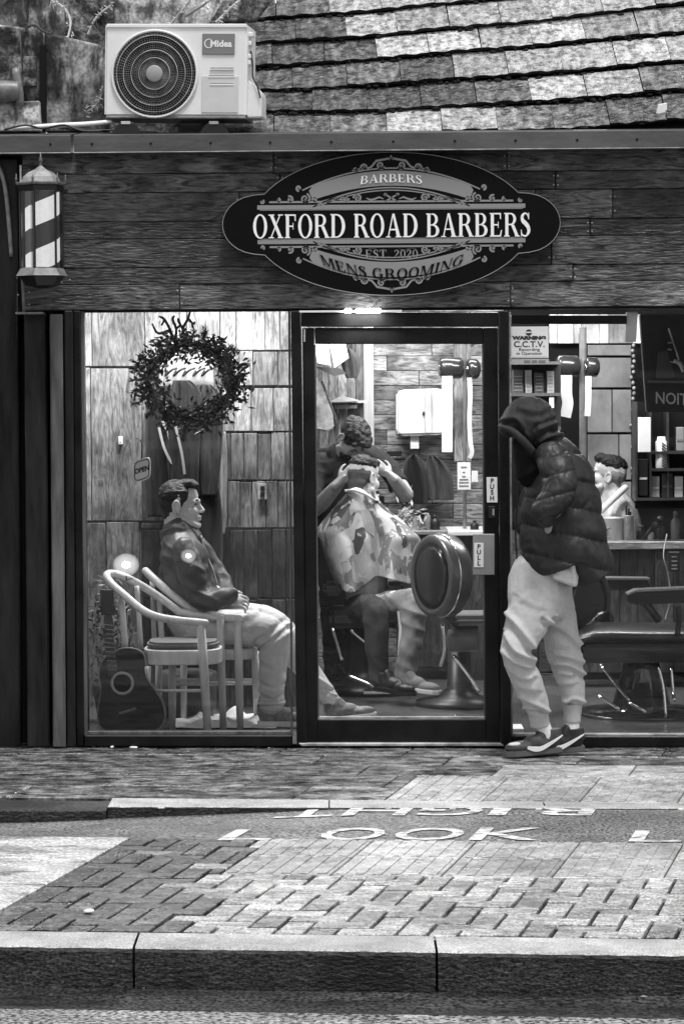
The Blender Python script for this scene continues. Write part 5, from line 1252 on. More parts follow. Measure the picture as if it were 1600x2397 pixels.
for y0, y1 in ((1242, 1350), (1352, 1460), (1462, 1574)): planks([(y0, y1)], [[1260, 1390]], 3.3, .03, wood('low_board', .06, .5) if y0 == 1242 else bpy.data.materials['low_board'], rp, 1190, 1500, .004, 'plank')
b = MB()
for i in range(34): b.ell(P(1482 + random.gauss(0, 2.5), 808 + i * 12.5, 3.28), (.011, .012, .012), 7, 5)
o = tag(b.build('carved_trim', mat('carved_trim_wood', .3, .4, var=.4, vs=40), None, True), 'vertical carved trim edging the slate wall', 'trim')
cn = thing('cctv_notice', 'white CCTV warning notice at the top left of the right window', 'notice', P(1237, 838, .02))
def npx(x, y): return P(x, y, .0235)
MB().pbox(1194, 764, 1283, 838, .026, .003).build('card', PAPER, cn, False, .0005)
MB().pbox(1197, 767, 1280, 835, .0245, .001).build('border', mat('notice_face', .8, .7), cn)
def nt(txt, y, s_, bold=.3, mt=INK, xs=1): flat_text('lettering', txt, mt, cn, lambda u, v: npx(1238 + u, y - v), s_, bold, xs)
nt('WARNING', 791, 11, .9, xs=1.45); nt('C.C.T.V.', 806, 19, .4, xs=1.1); nt('Recording', 818, 10, .1, xs=1.2); nt('in Operation', 827, 10, .1, xs=1.15)
b = MB(); b.lathe(npx(1237, 778), [(.0155, 0), (.0155, .001)], (0, 1, 0), 24); b.build('emblem', INK, cn); MB().pbox(1230, 776, 1245, 779, .0228, .0005).build('emblem_bar', PAPER, cn)
b = MB(); b.pbox(1196, 840, 1284, 852, .026, .003); o = b.build('lower_label', mat('label_grey', .45, .6), cn)
for x0, x1 in ((1226, 1240), (1244, 1256), (1260, 1276)): MB().pbox(x0, 843, x1, 849, .0248, .001).build('print_line', GREYINK, cn)
dsh = thing('display_shelf', 'dark display shelf with boxes behind the CCTV notice', 'shelf', P(1250, 940, 2.6))
MB().pbox(1192, 846, 1312, 1010, 2.75, .03).build('back', mat('shelf_dark', .03, .5), dsh)
for y in (846, 920, 1000): MB().pbox(1192, y, 1312, y + 7, 2.55, .2).build('shelf_board', mat('shelf_board_wood', .1, .5) if y == 846 else bpy.data.materials['shelf_board_wood'], dsh)
for i, (x0, x1, y0, mt, lab) in enumerate(((1200, 1224, 866, mat('box_dark', .07, .5), 'dark box on the shelf under the CCTV notice'), (1229, 1244, 866, mat('box_grey', .3, .5), 'slim grey striped box on the display shelf'), (1250, 1272, 872, mat('box_char', .05, .5), 'charcoal box in the middle of the display shelf'), (1280, 1296, 868, mat('box_pale', .36, .5), 'slim pale box at the right of the display shelf'))):
    o = pb('product_box', lab, 'box', x0, y0, x1, 920, 2.62, .08, mt, .002, 'boxes on the display shelf')
    for y in range(880, 915, 8): MB().pbox(x0 + 3, y, x1 - 3, y + 2, 2.618, .001).build('print_line', GREYINK, o)
pb('price_tag', 'small white tag beside the hood of the hooded man', 'tag', 1285, 931, 1296, 955, 2.5, .004, PAPER, .0005)
# shelf unit with bottles
su = thing('shelf_unit', 'dark shelf unit of grooming products at the right edge', 'shelf', P(1560, 1180, 2.6))
SHD = mat('shelf_unit_wood', .035, .5, var=.4, vs=10)
MB().pbox(1486, 940, 1760, 1190, 2.8, .03).build('back', VOID, su)
for y in (1056, 1096, 1165): MB().pbox(1488 if y > 1160 else 1524, y, 1760, y + 6, 2.58, .22).build('shelf_board', SHD, su)
for x in (1486, 1520, 1560, 1612): MB().pbox(x, 940, x + 5, 1168, 2.6, .2).build('upright', SHD, su)
pb('paper_pad', 'white paper pad pinned on the shelf unit', 'paper', 1493, 977, 1522, 1058, 2.54, .02, PAPER, .001)
bo = lathe_item('bottle', 'white bottle with diagonal dark stripes on the shelf', 'bottle', 1547, 1096, 28, 74, 2.62, PAPER, [(13 / S(2.62), 0), (14 / S(2.62), .005), (14 / S(2.62), 62 / S(2.62)), (10 / S(2.62), 66 / S(2.62)), (9 / S(2.62), 74 / S(2.62))])
for k in range(9): b = MB(); y = 1036 + k * 6.5; b.strip([P(1548, y, 2.585), P(1559, y + 9, 2.587)], [.0035, .0035], (0, -1, 0), .001); b.build('stripe', INK, bo)
for i, (x0, x1, y0, y1, mt, lab) in enumerate(((1524, 1543, 1115, 1164, mat('pb1', .4, .5), 'pale product box low on the shelf unit'), (1548, 1574, 1108, 1164, mat('pb2', .04, .3), 'black product box low on the shelf unit'), (1578, 1598, 1115, 1164, mat('pb3', .5, .5), 'pale lined product box at the right edge'), (1582, 1600, 1000, 1055, mat('pb4', .3, .2), 'shiny grey box on the upper shelf'), (1494, 1516, 1075, 1160, mat('pb5', .02, .3), 'tall black box on the left of the shelf unit'))):
    o = pb('product_box', lab, 'box', x0, y0, x1, y1, 2.62, .1, mt, .002, 'boxes on the shelf unit')
    MB().pbox(x0 + 2, (y0 + y1) / 2, x1 - 2, (y0 + y1) / 2 + 5, 2.617, .001).build('print_line', PAPER if i % 2 == 0 else GREYINK, o)
# hanging board with reversed letters
hb = thing('hanging_board', 'dark hanging board with pale reversed letters at the top right', 'sign', P(1560, 960, 1.4))
b = MB(); b.pquad([(1496, 735), (1780, 735), (1780, 965), (1512, 965)], 1.4, .05); b.build('board', mat('hanging_board_paint', .02, .3, var=.4, vs=6), hb, False, .004)
b = MB(); b.pquad([(1516, 890), (1780, 893), (1780, 899), (1514, 896)], 1.385, .012); b.build('ledge', mat('hb_ledge', .12, .4), hb)
vs_, fs = text_mesh('NOIT', 38, .5, .82)
me_ = bpy.data.meshes.new('lettering'); mn = min(v.x for v in vs_); me_.from_pydata([P(1534 + (v.x - mn), 932 - v.y + (v.x - mn) * .06, 1.392) for v in vs_], [], fs); link('lettering', me_, mat('hb_letter', .5, .5), hb)
b = MB(); ptube(b, [(1564, 768, 1.35), (1578, 810, 1.35), (1588, 842, 1.35)], 2.2, 6, 3); ptube(b, [(1576, 845, 1.35), (1590, 850, 1.35), (1600, 870, 1.35)], 5, 6, 3); tag(b.build('hanging_brush', LIP, None, True), 'thin pale brush hanging on the dark board', 'brush')
for y0, x0, x1 in ((800, 1562, 1572), (816, 1562, 1572), (845, 1566, 1574), (868, 1558, 1574)): MB().pbox(x0, y0, x1, y0 + 4, 1.39, .004).build('stud', LIP, hb, False, .001)
b = MB(); b.pquad([(1534, 885), (1580, 885), (1560, 820), (1540, 825)], 1.388, .012); b.build('motif', mat('hb_motif', .06, .4), hb)

# ------------------------------------------------------------------ barber chairs
def drum(parent, cx, cy, Y, r_px, depth, ax, face=BLACKF):
    """round upholstered chair back with a chrome rim"""
    s_ = S(Y); r = r_px / s_; c = P(cx, cy, Y); ax = Vector(ax).normalized()
    b = MB(); b.lathe(c, [(r * .80, .012), (r * .86, .0), (r * .97, .004), (r, .018), (r, depth - .02), (r * .95, depth)], ax, 44); o = b.build('back_shell', mat('brushed_back' if 'brushed_back' not in bpy.data.materials else 'brushed_shell', .12, .3, .5, metal=.5), parent, True)
    b = MB(); b.lathe(c, [(r * .80, .004), (r * .60, -.001), (.001, -.002)], ax, 44); b.build('back_panel', mat('back_panel_vinyl', .02, .18, .6), parent, True)
    u = ax.orthogonal().normalized(); w = ax.cross(u)
    for k in (.4,): 
        b = MB(); q = [c + ax * depth * k + (u * math.cos(t * math.pi / 24) + w * math.sin(t * math.pi / 24)) * (r + .002) for t in range(50)]; b.tube(q, .006, 6, ref=ax, cap=False); b.build('chrome_band', CHROME, parent, True)
    return c, r
bc1 = thing('barber_chair', 'vintage barber chair with a round drum shaped back seen inside the door', 'barber chair', P(1050, 1640, 1.5), 'vintage barber chairs')
c, r = drum(bc1, 1006, 1348, 1.35, 97, .14, (1.0, .56, -.02))
b = MB(); b.prism([c + Vector((-.1, -.02, .13)), c + Vector((.04, -.1, .13)), c + Vector((.02, -.1, -.12)), c + Vector((-.06, -.03, -.12))], (0, .01, 0))
b = MB(); a = P(1045, 1500, 1.6); b.lathe(a, [(.03, 0), (.062, .012), (.062, .17), (.03, .18)], (1, .1, 0), 22); b.build('bolster', mat('bolster_vinyl', .14, .3), bc1, True)
MB().pbox(1050, 1442, 1180, 1466, 1.55, .42).build('seat', mat('seat_vinyl', .2, .25), bc1, False, .025, 3)
b = MB(); c = P(1075, 1680, 1.75); b.lathe((c.x, c.y, FZ(c.x)), [(.24, 0), (.24, .03), (.12, .05), (.07, .10), (.06, .34)], n=28); b.build('pedestal', mat('pedestal_paint', .02, .4), bc1, True)
b = MB(); ptube(b, [(1030, 1400, 1.5), (1050, 1440, 1.55), (1075, 1462, 1.62), (1110, 1470, 1.68)], 13, 10, 4); b.build('back_bracket', mat('bracket_paint', .06, .25), bc1, True)
for q in ([(1035, 1460, 1.45), (1040, 1520, 1.45), (1030, 1560, 1.45)], [(1060, 1535, 1.6), (1095, 1580, 1.55), (1120, 1620, 1.5)]): b = MB(); ptube(b, q, 5, 8, 4); b.build('strut', CHROME, bc1, True)
b = MB(); b.pquad([(952, 1400), (966, 1388), (1000, 1440), (986, 1560), (975, 1640), (950, 1640)], 1.9, .02); 
# client's chair
bc0 = thing('barber_chair', 'dark barber chair under the caped client, mostly hidden by the cape', 'barber chair', P(860, 1620, 2.3), 'vintage barber chairs')
MB().pbox(770, 1430, 940, 1472, 2.15, .5).build('seat', LEATHER, bc0, False, .03, 3)
MB().pbox(800, 1150, 900, 1440, 2.62, .1).build('back', LEATHER, bc0, False, .03, 3)
for x0, x1, Y in ((756, 800, 2.1), (902, 946, 2.1)): MB().pbox(x0, 1372, x1, 1396, Y, .42).build('armrest', LEATHER, bc0, False, .02, 2)
b = MB(); c = P(858, 1600, 2.4); b.lathe((c.x, c.y, FZ(c.x)), [(.27, 0), (.27, .04), (.15, .07), (.1, .12), (.085, .42)], n=28); b.build('pedestal', BLACKPL, bc0, True)
for q in ([(778, 1470, 2.05), (790, 1510, 2.0), (800, 1546, 1.95)], [(820, 1475, 2.05), (850, 1500, 2.02), (885, 1524, 2.0)], [(905, 1478, 2.1), (905, 1520, 2.08)], [(815, 1582, 1.9), (860, 1600, 1.85), (912, 1624, 1.8)]): b = MB(); ptube(b, q, 4.5, 8, 4); b.build('strut', CHROME, bc0, True)
MB().pbox(850, 1618, 960, 1626, 1.8, .16).build('footrest', CHROME, bc0, False, .004)
# right hand chair
bc2 = thing('barber_chair', 'black vintage barber chair with padded arms in the right window', 'barber chair', P(1530, 1690, 1.3), 'vintage barber chairs')
drum(bc2, 1378, 1412, 1.5, 92, .16, (-.8, .7, 0))
PAD = mat('arm_pad_vinyl', .012, .22, .6); 
for (x0, x1, y0, y1, Y, tilt) in ((1400, 1520, 1358, 1382, 1.75, 0), (1468, 1760, 1374, 1408, 1.05, 14)):
    b = MB(); q = [(x0, y0 + tilt * 1.2), (x0 + 20, y0 + tilt * .9 - 3), (x1 - 10, y0 - 2), (x1, y0 + 4), (x1, y1 - 2), (x0 + 16, y1 + tilt * .6), (x0 + 3, y1 + tilt * .3)]
    b.pquad(q, Y, .11); ap = b.build('armrest', PAD, bc2, False, .01, 2)
    b = MB(); b.pquad([(x0, y0 + tilt * 1.2 + 4), (x0 + 20, y0 + tilt * .9), (x1, y0), (x1, y0 - 5), (x0 + 20, y0 + tilt * .9 - 6), (x0, y0 + tilt * 1.2 - 1)], Y - .006, .12); b.build('chrome_trim', mat('trim_vinyl', .35, .2, metal=.5), ap, False, .002)
b = MB(); ptube(b, [(1503, 1405, 1.1), (1522, 1430, 1.1), (1540, 1452, 1.12)], 11, 8, 4); b.build('arm_support', PAD, bc2, True)
b = MB(); ptube(b, [(1586, 1420, 1.1), (1588, 1450, 1.1), (1584, 1490, 1.1)], 7, 8, 4); b.build('arm_support', LEATHER, bc2, True)
b = MB(); limb(b, [(1372, 1490, 1.45, 26, 90), (1400, 1482, 1.4, 24, 110), (1520, 1484, 1.4, 25, 115), (1720, 1484, 1.4, 25, 115)], 18); b.build('seat', LEATHER, bc2, True)
MB().pbox(1365, 1508, 1760, 1552, 1.2, .5).build('seat_base', mat('seat_base_paint', .03, .25), bc2, False, .012, 2)
b = MB(); b.lathe(P(1360, 1508, 1.35), [(.03, 0), (.048, .01), (.05, .13), (.03, .15)], (1, .1, 0), 20); b.build('bolster', mat('bolster2', .16, .3), bc2, True)
b = MB(); c = P(1500, 1690, 1.35); s_ = S(1.35); b.lathe((c.x, c.y, FZ(c.x)), [(.36, 0), (.36, .012), (.34, .02), (.13, .035), (68 / s_, .06), (50 / s_, .2), (34 / s_, .36)], n=36); b.build('pedestal', mat('pedestal_gloss', .02, .12, .6), bc2, True)
for q in ([(1405, 1556, 1.1), (1450, 1615, 1.0), (1472, 1640, .95)], [(1400, 1630, .9), (1440, 1655, .85), (1448, 1660, .85)], [(1470, 1645, .9), (1500, 1660, .85), (1510, 1668, .85)], [(1540, 1560, 1.1), (1552, 1610, 1.05), (1558, 1680, 1.0)], [(1570, 1560, 1.1), (1575, 1620, 1.05), (1578, 1640, 1.0)]): b = MB(); ptube(b, q, 3.6, 8, 4); b.build('footrest_rod', CHROME, bc2, True)
pb('box', 'white shoe box on the floor behind the door jamb', 'box', 1198, 1706, 1226, 1722, .5, .2, PAPER)
# ------------------------------------------------------------------ people
SKIN = mat('skin', .6, .5, .4, var=.08, vs=40, bump=.05, bs=200)
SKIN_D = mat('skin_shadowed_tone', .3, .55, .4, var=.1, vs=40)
HAIR = mat('dark_hair', .014, .5, .4, var=.8, vs=50, st=(.35, 2.5, 1.6), bump=1.0, bs=70)
HAIR_S = mat('clipped_hair', .10, .7, .3, var=.35, vs=220)
EYE = mat('eye', .02, .15)
TEE = mat('dark_tee', .025, .85, .2, var=.3, vs=12, bump=.2, bs=20)
JOG = mat('pale_jogger_fleece', .48, .9, .2, var=.08, vs=30, bump=.12, bs=160, sheen=.2)
JEAN = mat('pale_trousers', .56, .85, .2, var=.1, vs=20, bump=.15, bs=90)
PUFF = mat('black_puffer_nylon', .014, .5, .45, var=.35, vs=14, bump=.25, bs=26)
HOODM = mat('black_hood_cloth', .02, .7, .3, var=.25, vs=16, bump=.2, bs=40)
SHELLJ = mat('dark_zip_jacket', .055, .5, .45, var=.4, vs=9, bump=.3, bs=18)
SOCK = mat('white_sock', .82, .9, .2, bump=.3, bs=150)
DTROU = mat('dark_trousers', .02, .8, .2, var=.3, vs=10)
def T(p, yaw=0, pitch=0, roll=0, s_=1): return Matrix.Translation(p) @ Matrix.Rotation(R(yaw), 4, 'Z') @ Matrix.Rotation(R(pitch), 4, 'Y') @ Matrix.Rotation(R(roll), 4, 'X') @ Matrix.Scale(s_, 4)
def tmb(src, M_):
    b = MB(); b.v = [M_ @ v for v in src.v]; b.f = src.f; return b
def merge(dst, src): dst.add(src.v, src.f); return dst
def head_shapes(neck=True):
    h = MB()
    h.ell((-.012, 0, .035), (.098, .074, .082)); h.ell((.03, 0, .04), (.060, .064, .062)); h.ell((.035, 0, -.035), (.056, .058, .075)); h.ell((.038, 0, -.083), (.048, .047, .034)); h.ell((.08, 0, -.108), (.018, .024, .017))
    h.tube([(.02, -.055, -.07), (.05, -.042, -.093), (.08, -.015, -.11)], [.016, .016, .014], 8, cap='round'); h.tube([(.02, .055, -.07), (.05, .042, -.093), (.08, .015, -.11)], [.016, .016, .014], 8, cap='round')
    h.tube([(.074, -.045, .014), (.088, -.02, .016), (.088, .02, .016), (.074, .045, .014)], [.008, .009, .009, .008], 8, ref=(0, 0, 1), cap='round')
    h.tube([(.088, 0, .012), (.097, 0, -.012), (.110, 0, -.034)], [.007, .008, .010], 8, cap='round'); h.ell((.101, 0, -.039), (.014, .015, .008))
    h.ell((.091, 0, -.064), (.011, .024, .0075)); h.ell((.089, 0, -.079), (.011, .020, .0075))
    for sg in (1, -1): h.ell((.055, sg * .04, -.035), (.032, .022, .03)); h.ell((.066, sg * .03, .0), (.016, .016, .010))
    if neck: h.tube([(-.03, 0, -.04), (-.038, 0, -.12), (-.05, 0, -.2)], [.058, .056, .064], 14, cap='round')
    return h
def ear_shapes():
    h = MB()
    for sg in (1, -1):
        h.ring((-.012, sg * .083, -.008), .018, .030, .006, 18, 6, a0=-60, a1=250); h.ell((-.010, sg * .076, -.01), (.014, .006, .024)); h.ell((-.004, sg * .077, -.034), (.009, .006, .010))
    return h
def head_extras(parent, M_, hairs, eyemat=EYE, brow=HAIR):
    for sg in (1, -1):
        b = MB(); b.ell((.0765, sg * .031, .0), (.009, .0125, .0065)); tmb(b, M_).build('eye', eyemat, parent, True)
        b = MB(); b.tube([(.072, sg * .05, .014), (.088, sg * .033, .0225), (.093, sg * .015, .018)], [.003, .0042, .0035], 6, ref=(0, 0, 1), cap='round'); tmb(b, M_).build('eyebrow', brow, parent, True)
def hand(M_, curl=25, spread=1, side=1):
    b = MB(); b.ell((.045, 0, 0), (.052, .040, .015)); b.tube([(-.05, 0, 0), (.0, 0, 0), (.03, 0, 0)], [.026, .025, .032], 10, rb=[.024, .019, .017], cap='round')
    for i, (y, l) in enumerate(((-.031, .052), (-.0105, .068), (.0105, .074), (.031, .066))):
        p = Vector((.082, y * side, 0)); q = [Vector((.055, y * .85 * side, 0)), p]; a = 0
        for k in (.44, .32, .24):
            a += R(curl); p = p + Vector((math.cos(a) * l * k * 1.25, y * .12 * spread * side, -math.sin(a) * l * k * 1.25)); q.append(p)
        b.tube(q, [.0095, .009, .0085, .008, .0068], 8, cap='round')
    q = [Vector((.018, .026 * side, -.004)), Vector((.045, .052 * side, -.014)), Vector((.072, .062 * side, -.022)), Vector((.092, .062 * side, -.03))]; b.tube(q, [.014, .0115, .0095, .0075], 8, cap='round')
    return tmb(b, M_)
def folds(amp, sx=5, sz=20, diag=.5, sd_=0):
    def f(co, n_):
        v = noise.noise(Vector((co.x * sx + sd_, co.y * sx, (co.z + diag * co.x) * sz))); w = noise.noise(Vector((co.x * sx * 2.1 + 9, co.y * 9 + sd_, (co.z - diag * co.x) * sz * 1.3)))
        return amp * (.7 - abs(v) * 2.2) * .8 + amp * .5 * w
    return f
def shoe(parent, M_, up, sole, L_=.29, swoosh=None, lace=None):
    u = MB(); u.ell((.055, 0, .06), (.052, .038, .052)); u.ell((.12, 0, .055), (.075, .042, .045)); u.ell((.205, 0, .042), (.078, .046, .03)); u.tube([(.045, 0, .06), (.045, 0, .115)], [.05, .046], 12, rb=[.038, .036], cap=True); u.tube([(.10, 0, .085), (.08, 0, .118)], [.03, .024], 10, rb=[.036, .03], cap='round')
    k = L_ / .29; M2 = M_ @ Matrix.Scale(k, 4); fuse(tmb(u, M2), 'shoe_upper', up, parent, .005, 4)
    out = [(0, 0), (.005, .028), (.04, .04), (.11, .04), (.19, .05), (.25, .046), (.285, .025), (.292, 0)]; q = out + [(x, -y) for x, y in reversed(out[1:-1])]
    b = MB(); b.prism([Vector((x, y, .002)) for x, y in q], (0, 0, .028)); tmb(b, M2).build('shoe_sole', sole, parent, False, .004, 2)
    if lace:
        for i in range(5): b = MB(); x = .10 + .022 * i; b.tube([(x - .006, -.026, .093 - i * .007), (x, 0, .103 - i * .008), (x + .006, .026, .093 - i * .007)], .0035, 6); tmb(b, M2).build('lace', lace, parent, True)
    if swoosh:
        b = MB(); q = crom([(.205, -.050, .045), (.165, -.049, .034), (.13, -.047, .032), (.09, -.045, .046), (.045, -.043, .068), (.012, -.036, .085)], 4); n = len(q)
        b.strip([Vector(p) for p in q], [.0125 * (1 - i / n) ** .8 * min(1, .35 + i * .14) + .001 for i in range(n)], (0, -1, 0), .004); tmb(b, M2).build('swoosh', swoosh, parent)
def person(label, loc): return thing('person', label, 'person', loc)
def skinmesh(parent, prims, M_head, neck=True):
    b = MB()
    for q in prims: limb(b, q, 12, 3)
    merge(b, tmb(head_shapes(neck), M_head)); merge(b, tmb(ear_shapes(), M_head)); return b

def px_of(co):
    v = co - CAM; d = v.dot(FWD); return CX + F_PX * v.dot(RGT) / d, CY - F_PX * v.dot(UPV) / d
def seg_d(x, y, pl):
    best = 1e9
    for (x0, y0), (x1, y1) in zip(pl, pl[1:]):
        dx, dy = x1 - x0, y1 - y0; t = max(0, min(1, ((x - x0) * dx + (y - y0) * dy) / (dx * dx + dy * dy))); ex, ey = x - x0 - dx * t, y - y0 - dy * t
        d = math.hypot(ex, ey)
        if d < abs(best): best = d if ey * dx - ex * dy >= 0 else -d
    return best
def pressed_folds(lines, base=.004, sc=9):
    """soft cloth folds along the lines: a ridge with a hollow under it"""
    pls = [(crom([tuple(map(float, p)) for p in pl], 4), a, w) for pl, a, w in lines]
    def f(co, n_):
        x, y = px_of(co); v = 0
        if n_.y < .35:
            for pl, a, w in pls:
                if not (min(p[0] for p in pl) - 30 < x < max(p[0] for p in pl) + 30 and min(p[1] for p in pl) - 30 < y < max(p[1] for p in pl) + 30): continue
                d = seg_d(x, y, pl); v += 1.35 * a * (math.exp(-(d / w) ** 2) - .9 * math.exp(-((d - w * 1.7) / (w * 1.1)) ** 2))
        return v * min(1, (.35 - n_.y) * 2) + base * noise.noise(co * sc) + .0012 * noise.noise(co * 60)
    return f

# --- hooded man outside the window
SY = -.40
pm = person('man in a black hooded puffer jacket and pale joggers standing at the door', G(1270, 1760))
Mh = T(P(1254, 1000, SY), 180, 28)
b = skinmesh(pm, [[(1262, 1040, SY, 24, 26), (1300, 1100, SY, 40, 60), (1315, 1220, SY, 55, 65), (1275, 1370, SY, 40, 55)], [(1297, 1075, -.60, 20, 20), (1322, 1160, -.62, 18, 18), (1288, 1212, -.63, 12, 10), (1282, 1242, -.61, 9, 8)],
    [(1262, 1380, -.44, 36, 34), (1212, 1520, -.51, 18, 18), (1238, 1600, -.445, 15, 15), (1266, 1700, -.37, 12, 12)], [(1290, 1380, -.32, 36, 34), (1322, 1530, -.30, 18, 18), (1338, 1620, -.30, 13, 13), (1337, 1710, -.30, 13, 13)]], Mh)
fuse(b, 'body', SKIN_D, pm, .006, 3); head_extras(pm, Mh, None)
def baffle(co, n_):
    v = co - CAM; px = CX + F_PX * v.dot(RGT) / v.dot(FWD); py = CY - F_PX * v.dot(UPV) / v.dot(FWD)
    c = py - .22 * (px - 1340) - 1121; s_ = abs(math.sin(math.pi * c / 66))
    w = noise.noise(Vector((co.x * 9, co.y * 9, co.z * 16))) * .005 + noise.noise(Vector((co.x * 26, co.y * 26, co.z * 30))) * .0025
    wr_ = .007 * (1 - s_) ** 2 * noise.noise(Vector((px * .05, co.y * 9, c * .02)))
    fw = abs(noise.noise(Vector((co.x * 22, co.y * 22, co.z * 12 + px * .04)))); return .017 * (s_ ** .45 - .8) + w + wr_ - .004 * max(0, 1 - fw * 5) * (1.2 - s_)
b = MB()
limb(b, [(1268, 1040, SY, 34, 56), (1292, 1072, SY, 62, 92), (1312, 1125, SY, 80, 106), (1313, 1180, SY, 93, 108), (1316, 1240, SY, 100, 110), (1322, 1300, SY, 106, 112), (1328, 1322, SY, 104, 110)], 28, 5, True)
limb(b, [(1338, 1236, SY, 74, 106), (1360, 1290, SY, 68, 106), (1386, 1347, SY + .01, 55, 100)], 22, 4, True)
limb(b, [(1262, 1290, SY, 48, 96), (1272, 1318, SY, 46, 92)], 20, 4, 'round')
jk = fuse(b, 'puffer_jacket', PUFF, pm, .007, 8, baffle)
def sleeve(co, n_):
    v = co - CAM; py = CY - F_PX * v.dot(UPV) / v.dot(FWD); px = CX + F_PX * v.dot(RGT) / v.dot(FWD); c = py + .25 * (px - 1300) - 1060
    fw = abs(noise.noise(Vector((co.x * 20, co.y * 20, co.z * 14)))); return .011 * (abs(math.sin(math.pi * c / 50)) ** .5 - .75) + noise.noise(co * 18) * .005 - .003 * max(0, 1 - fw * 5)
b = MB(); limb(b, [(1288, 1066, -.56, 38, 34), (1304, 1100, -.62, 43, 40), (1310, 1140, -.66, 41, 38), (1296, 1172, -.68, 37, 34), (1276, 1194, -.68, 34, 32), (1278, 1210, -.66, 27, 26)], 20, 5)
fuse(b, 'sleeve', PUFF, pm, .006, 6, sleeve)
b = MB(); limb(b, [(1270, 1066, -.22, 34, 34), (1270, 1140, -.16, 40, 36), (1238, 1200, -.18, 36, 32), (1232, 1230, -.22, 30, 28)], 18, 5)
fuse(b, 'sleeve', PUFF, pm, .007, 6, sleeve)
b = MB(); limb(b, [(1290, 1030, SY, 32, 60), (1266, 1012, SY, 50, 72), (1243, 988, SY, 60, 70), (1222, 984, SY, 54, 62), (1203, 990, SY, 41, 56), (1189, 998, SY, 27, 50)], 24, 5); limb(b, [(1238, 966, SY, 40, 44), (1250, 980, SY, 50, 60)], 16, 4)
fuse(b, 'hood', HOODM, pm, .006, 8, pressed_folds([([(1178, 984), (1208, 980), (1230, 1010), (1246, 1046)], .009, 6), ([(1264, 940), (1284, 975), (1296, 1000)], .005, 6), ([(1300, 990), (1282, 996), (1262, 1004)], .008, 5), ([(1312, 1016), (1286, 1020), (1264, 1032)], .010, 5), ([(1258, 1004), (1256, 1040)], .006, 5), ([(1212, 952), (1250, 962), (1280, 955)], .004, 7)], .006, 14))
b = MB(); limb(b, [(1246, 1056, SY - .142, 9, 8), (1224, 1032, SY - .147, 10, 8), (1200, 1010, SY - .125, 9, 8), (1180, 1000, SY - .065, 7, 9), (1174, 998, SY, 6, 10), (1180, 1000, SY + .065, 7, 9), (1202, 1012, SY + .128, 9, 8), (1242, 1054, SY + .142, 9, 8)], 12, 4)
fuse(b, 'hood_brim', HOODM, pm, .005, 4)
b = MB(); limb(b, [(1222, 1040, SY, 24, 52), (1236, 1070, SY, 36, 60), (1250, 1098, SY, 48, 70)], 18, 4); fuse(b, 'face_shade_cover', mat('face_shade_dark', .008, .95, .1), pm, .006, 5)  # dark cover added to paint the hood's shade over the lower face
b = MB(); q = crom([(1226, 1060), (1216, 1130), (1208, 1200), (1206, 1260), (1212, 1330)], 4); b.tube([P(x, y, SY - .02) for x, y in q], .004, 6); b.build('zip', BLACKPL, pm)
# hem of the sweatshirt
b = MB(); limb(b, [(1296, 1300, SY, 50, 84), (1298, 1325, SY, 50, 86), (1300, 1340, SY, 46, 86)], 24, 3, True)
for x0, y0, x1, y1, w in ((1300, 1348, 1342, 1366, 9), (1300, 1330, 1342, 1348, 14), (1338, 1320, 1344, 1364, 8)): limb(b, [(x0, y0, SY - .165, w, 14), (x1, y1, SY - .15, w, 14)], 10, 3)
fuse(b, 'sweatshirt_hem', mat('pale_sweatshirt', .6, .9, .2, var=.06, vs=30), pm, .005, 4, folds(.004, 8, 14, 1))
# joggers
FR = [(1254, 1356, -.40, 66, 80), (1250, 1400, -.46, 64, 60), (1240, 1440, -.49, 57, 52), (1222, 1482, -.51, 47, 46), (1208, 1520, -.52, 38, 40), (1216, 1556, -.49, 37, 38), (1232, 1592, -.455, 36, 36), (1246, 1630, -.415, 32, 33), (1256, 1656, -.39, 29, 29), (1260, 1668, -.38, 25, 25)]
BK = [(1285, 1356, -.36, 54, 80), (1292, 1400, -.33, 48, 56), (1304, 1440, -.31, 44, 50), (1312, 1490, -.30, 43, 46), (1320, 1530, -.30, 42, 42), (1330, 1570, -.30, 38, 38), (1338, 1610, -.30, 31, 33), (1341, 1640, -.30, 27, 29), (1340, 1652, -.30, 23, 25)]
jog = pressed_folds([([(1186, 1436), (1220, 1476), (1246, 1512)], .012, 8), ([(1184, 1488), (1206, 1524), (1252, 1546)], .011, 7), ([(1177, 1526), (1206, 1550), (1240, 1562)], .010, 7), ([(1194, 1572), (1220, 1588), (1240, 1588)], .006, 7), ([(1216, 1630), (1252, 1648), (1282, 1666)], .011, 6), ([(1226, 1656), (1260, 1664)], .008, 4),
    ([(1240, 1390), (1205, 1420), (1188, 1450)], .004, 9), ([(1222, 1400), (1260, 1420)], .003, 8), ([(1210, 1605), (1250, 1615)], .004, 8), ([(1284, 1454), (1320, 1476), (1356, 1508)], .012, 7), ([(1300, 1442), (1330, 1428)], .008, 5), ([(1300, 1530), (1330, 1538), (1364, 1550)], .009, 6), ([(1298, 1554), (1332, 1558), (1366, 1578)], .011, 5), ([(1306, 1574), (1336, 1580)], .006, 5), ([(1310, 1600), (1338, 1600)], .004, 6), ([(1316, 1650), (1340, 1636), (1366, 1644)], .010, 5), ([(1318, 1640), (1362, 1650)], .007, 4), ([(1288, 1500), (1320, 1512)], .004, 8)])
b = MB(); limb(b, FR, 22, 5); limb(b, BK, 22, 5); limb(b, [(1262, 1345, SY, 62, 84), (1264, 1395, SY, 66, 86)], 20, 4)
fuse(b, 'joggers', JOG, pm, .006, 7, jog)
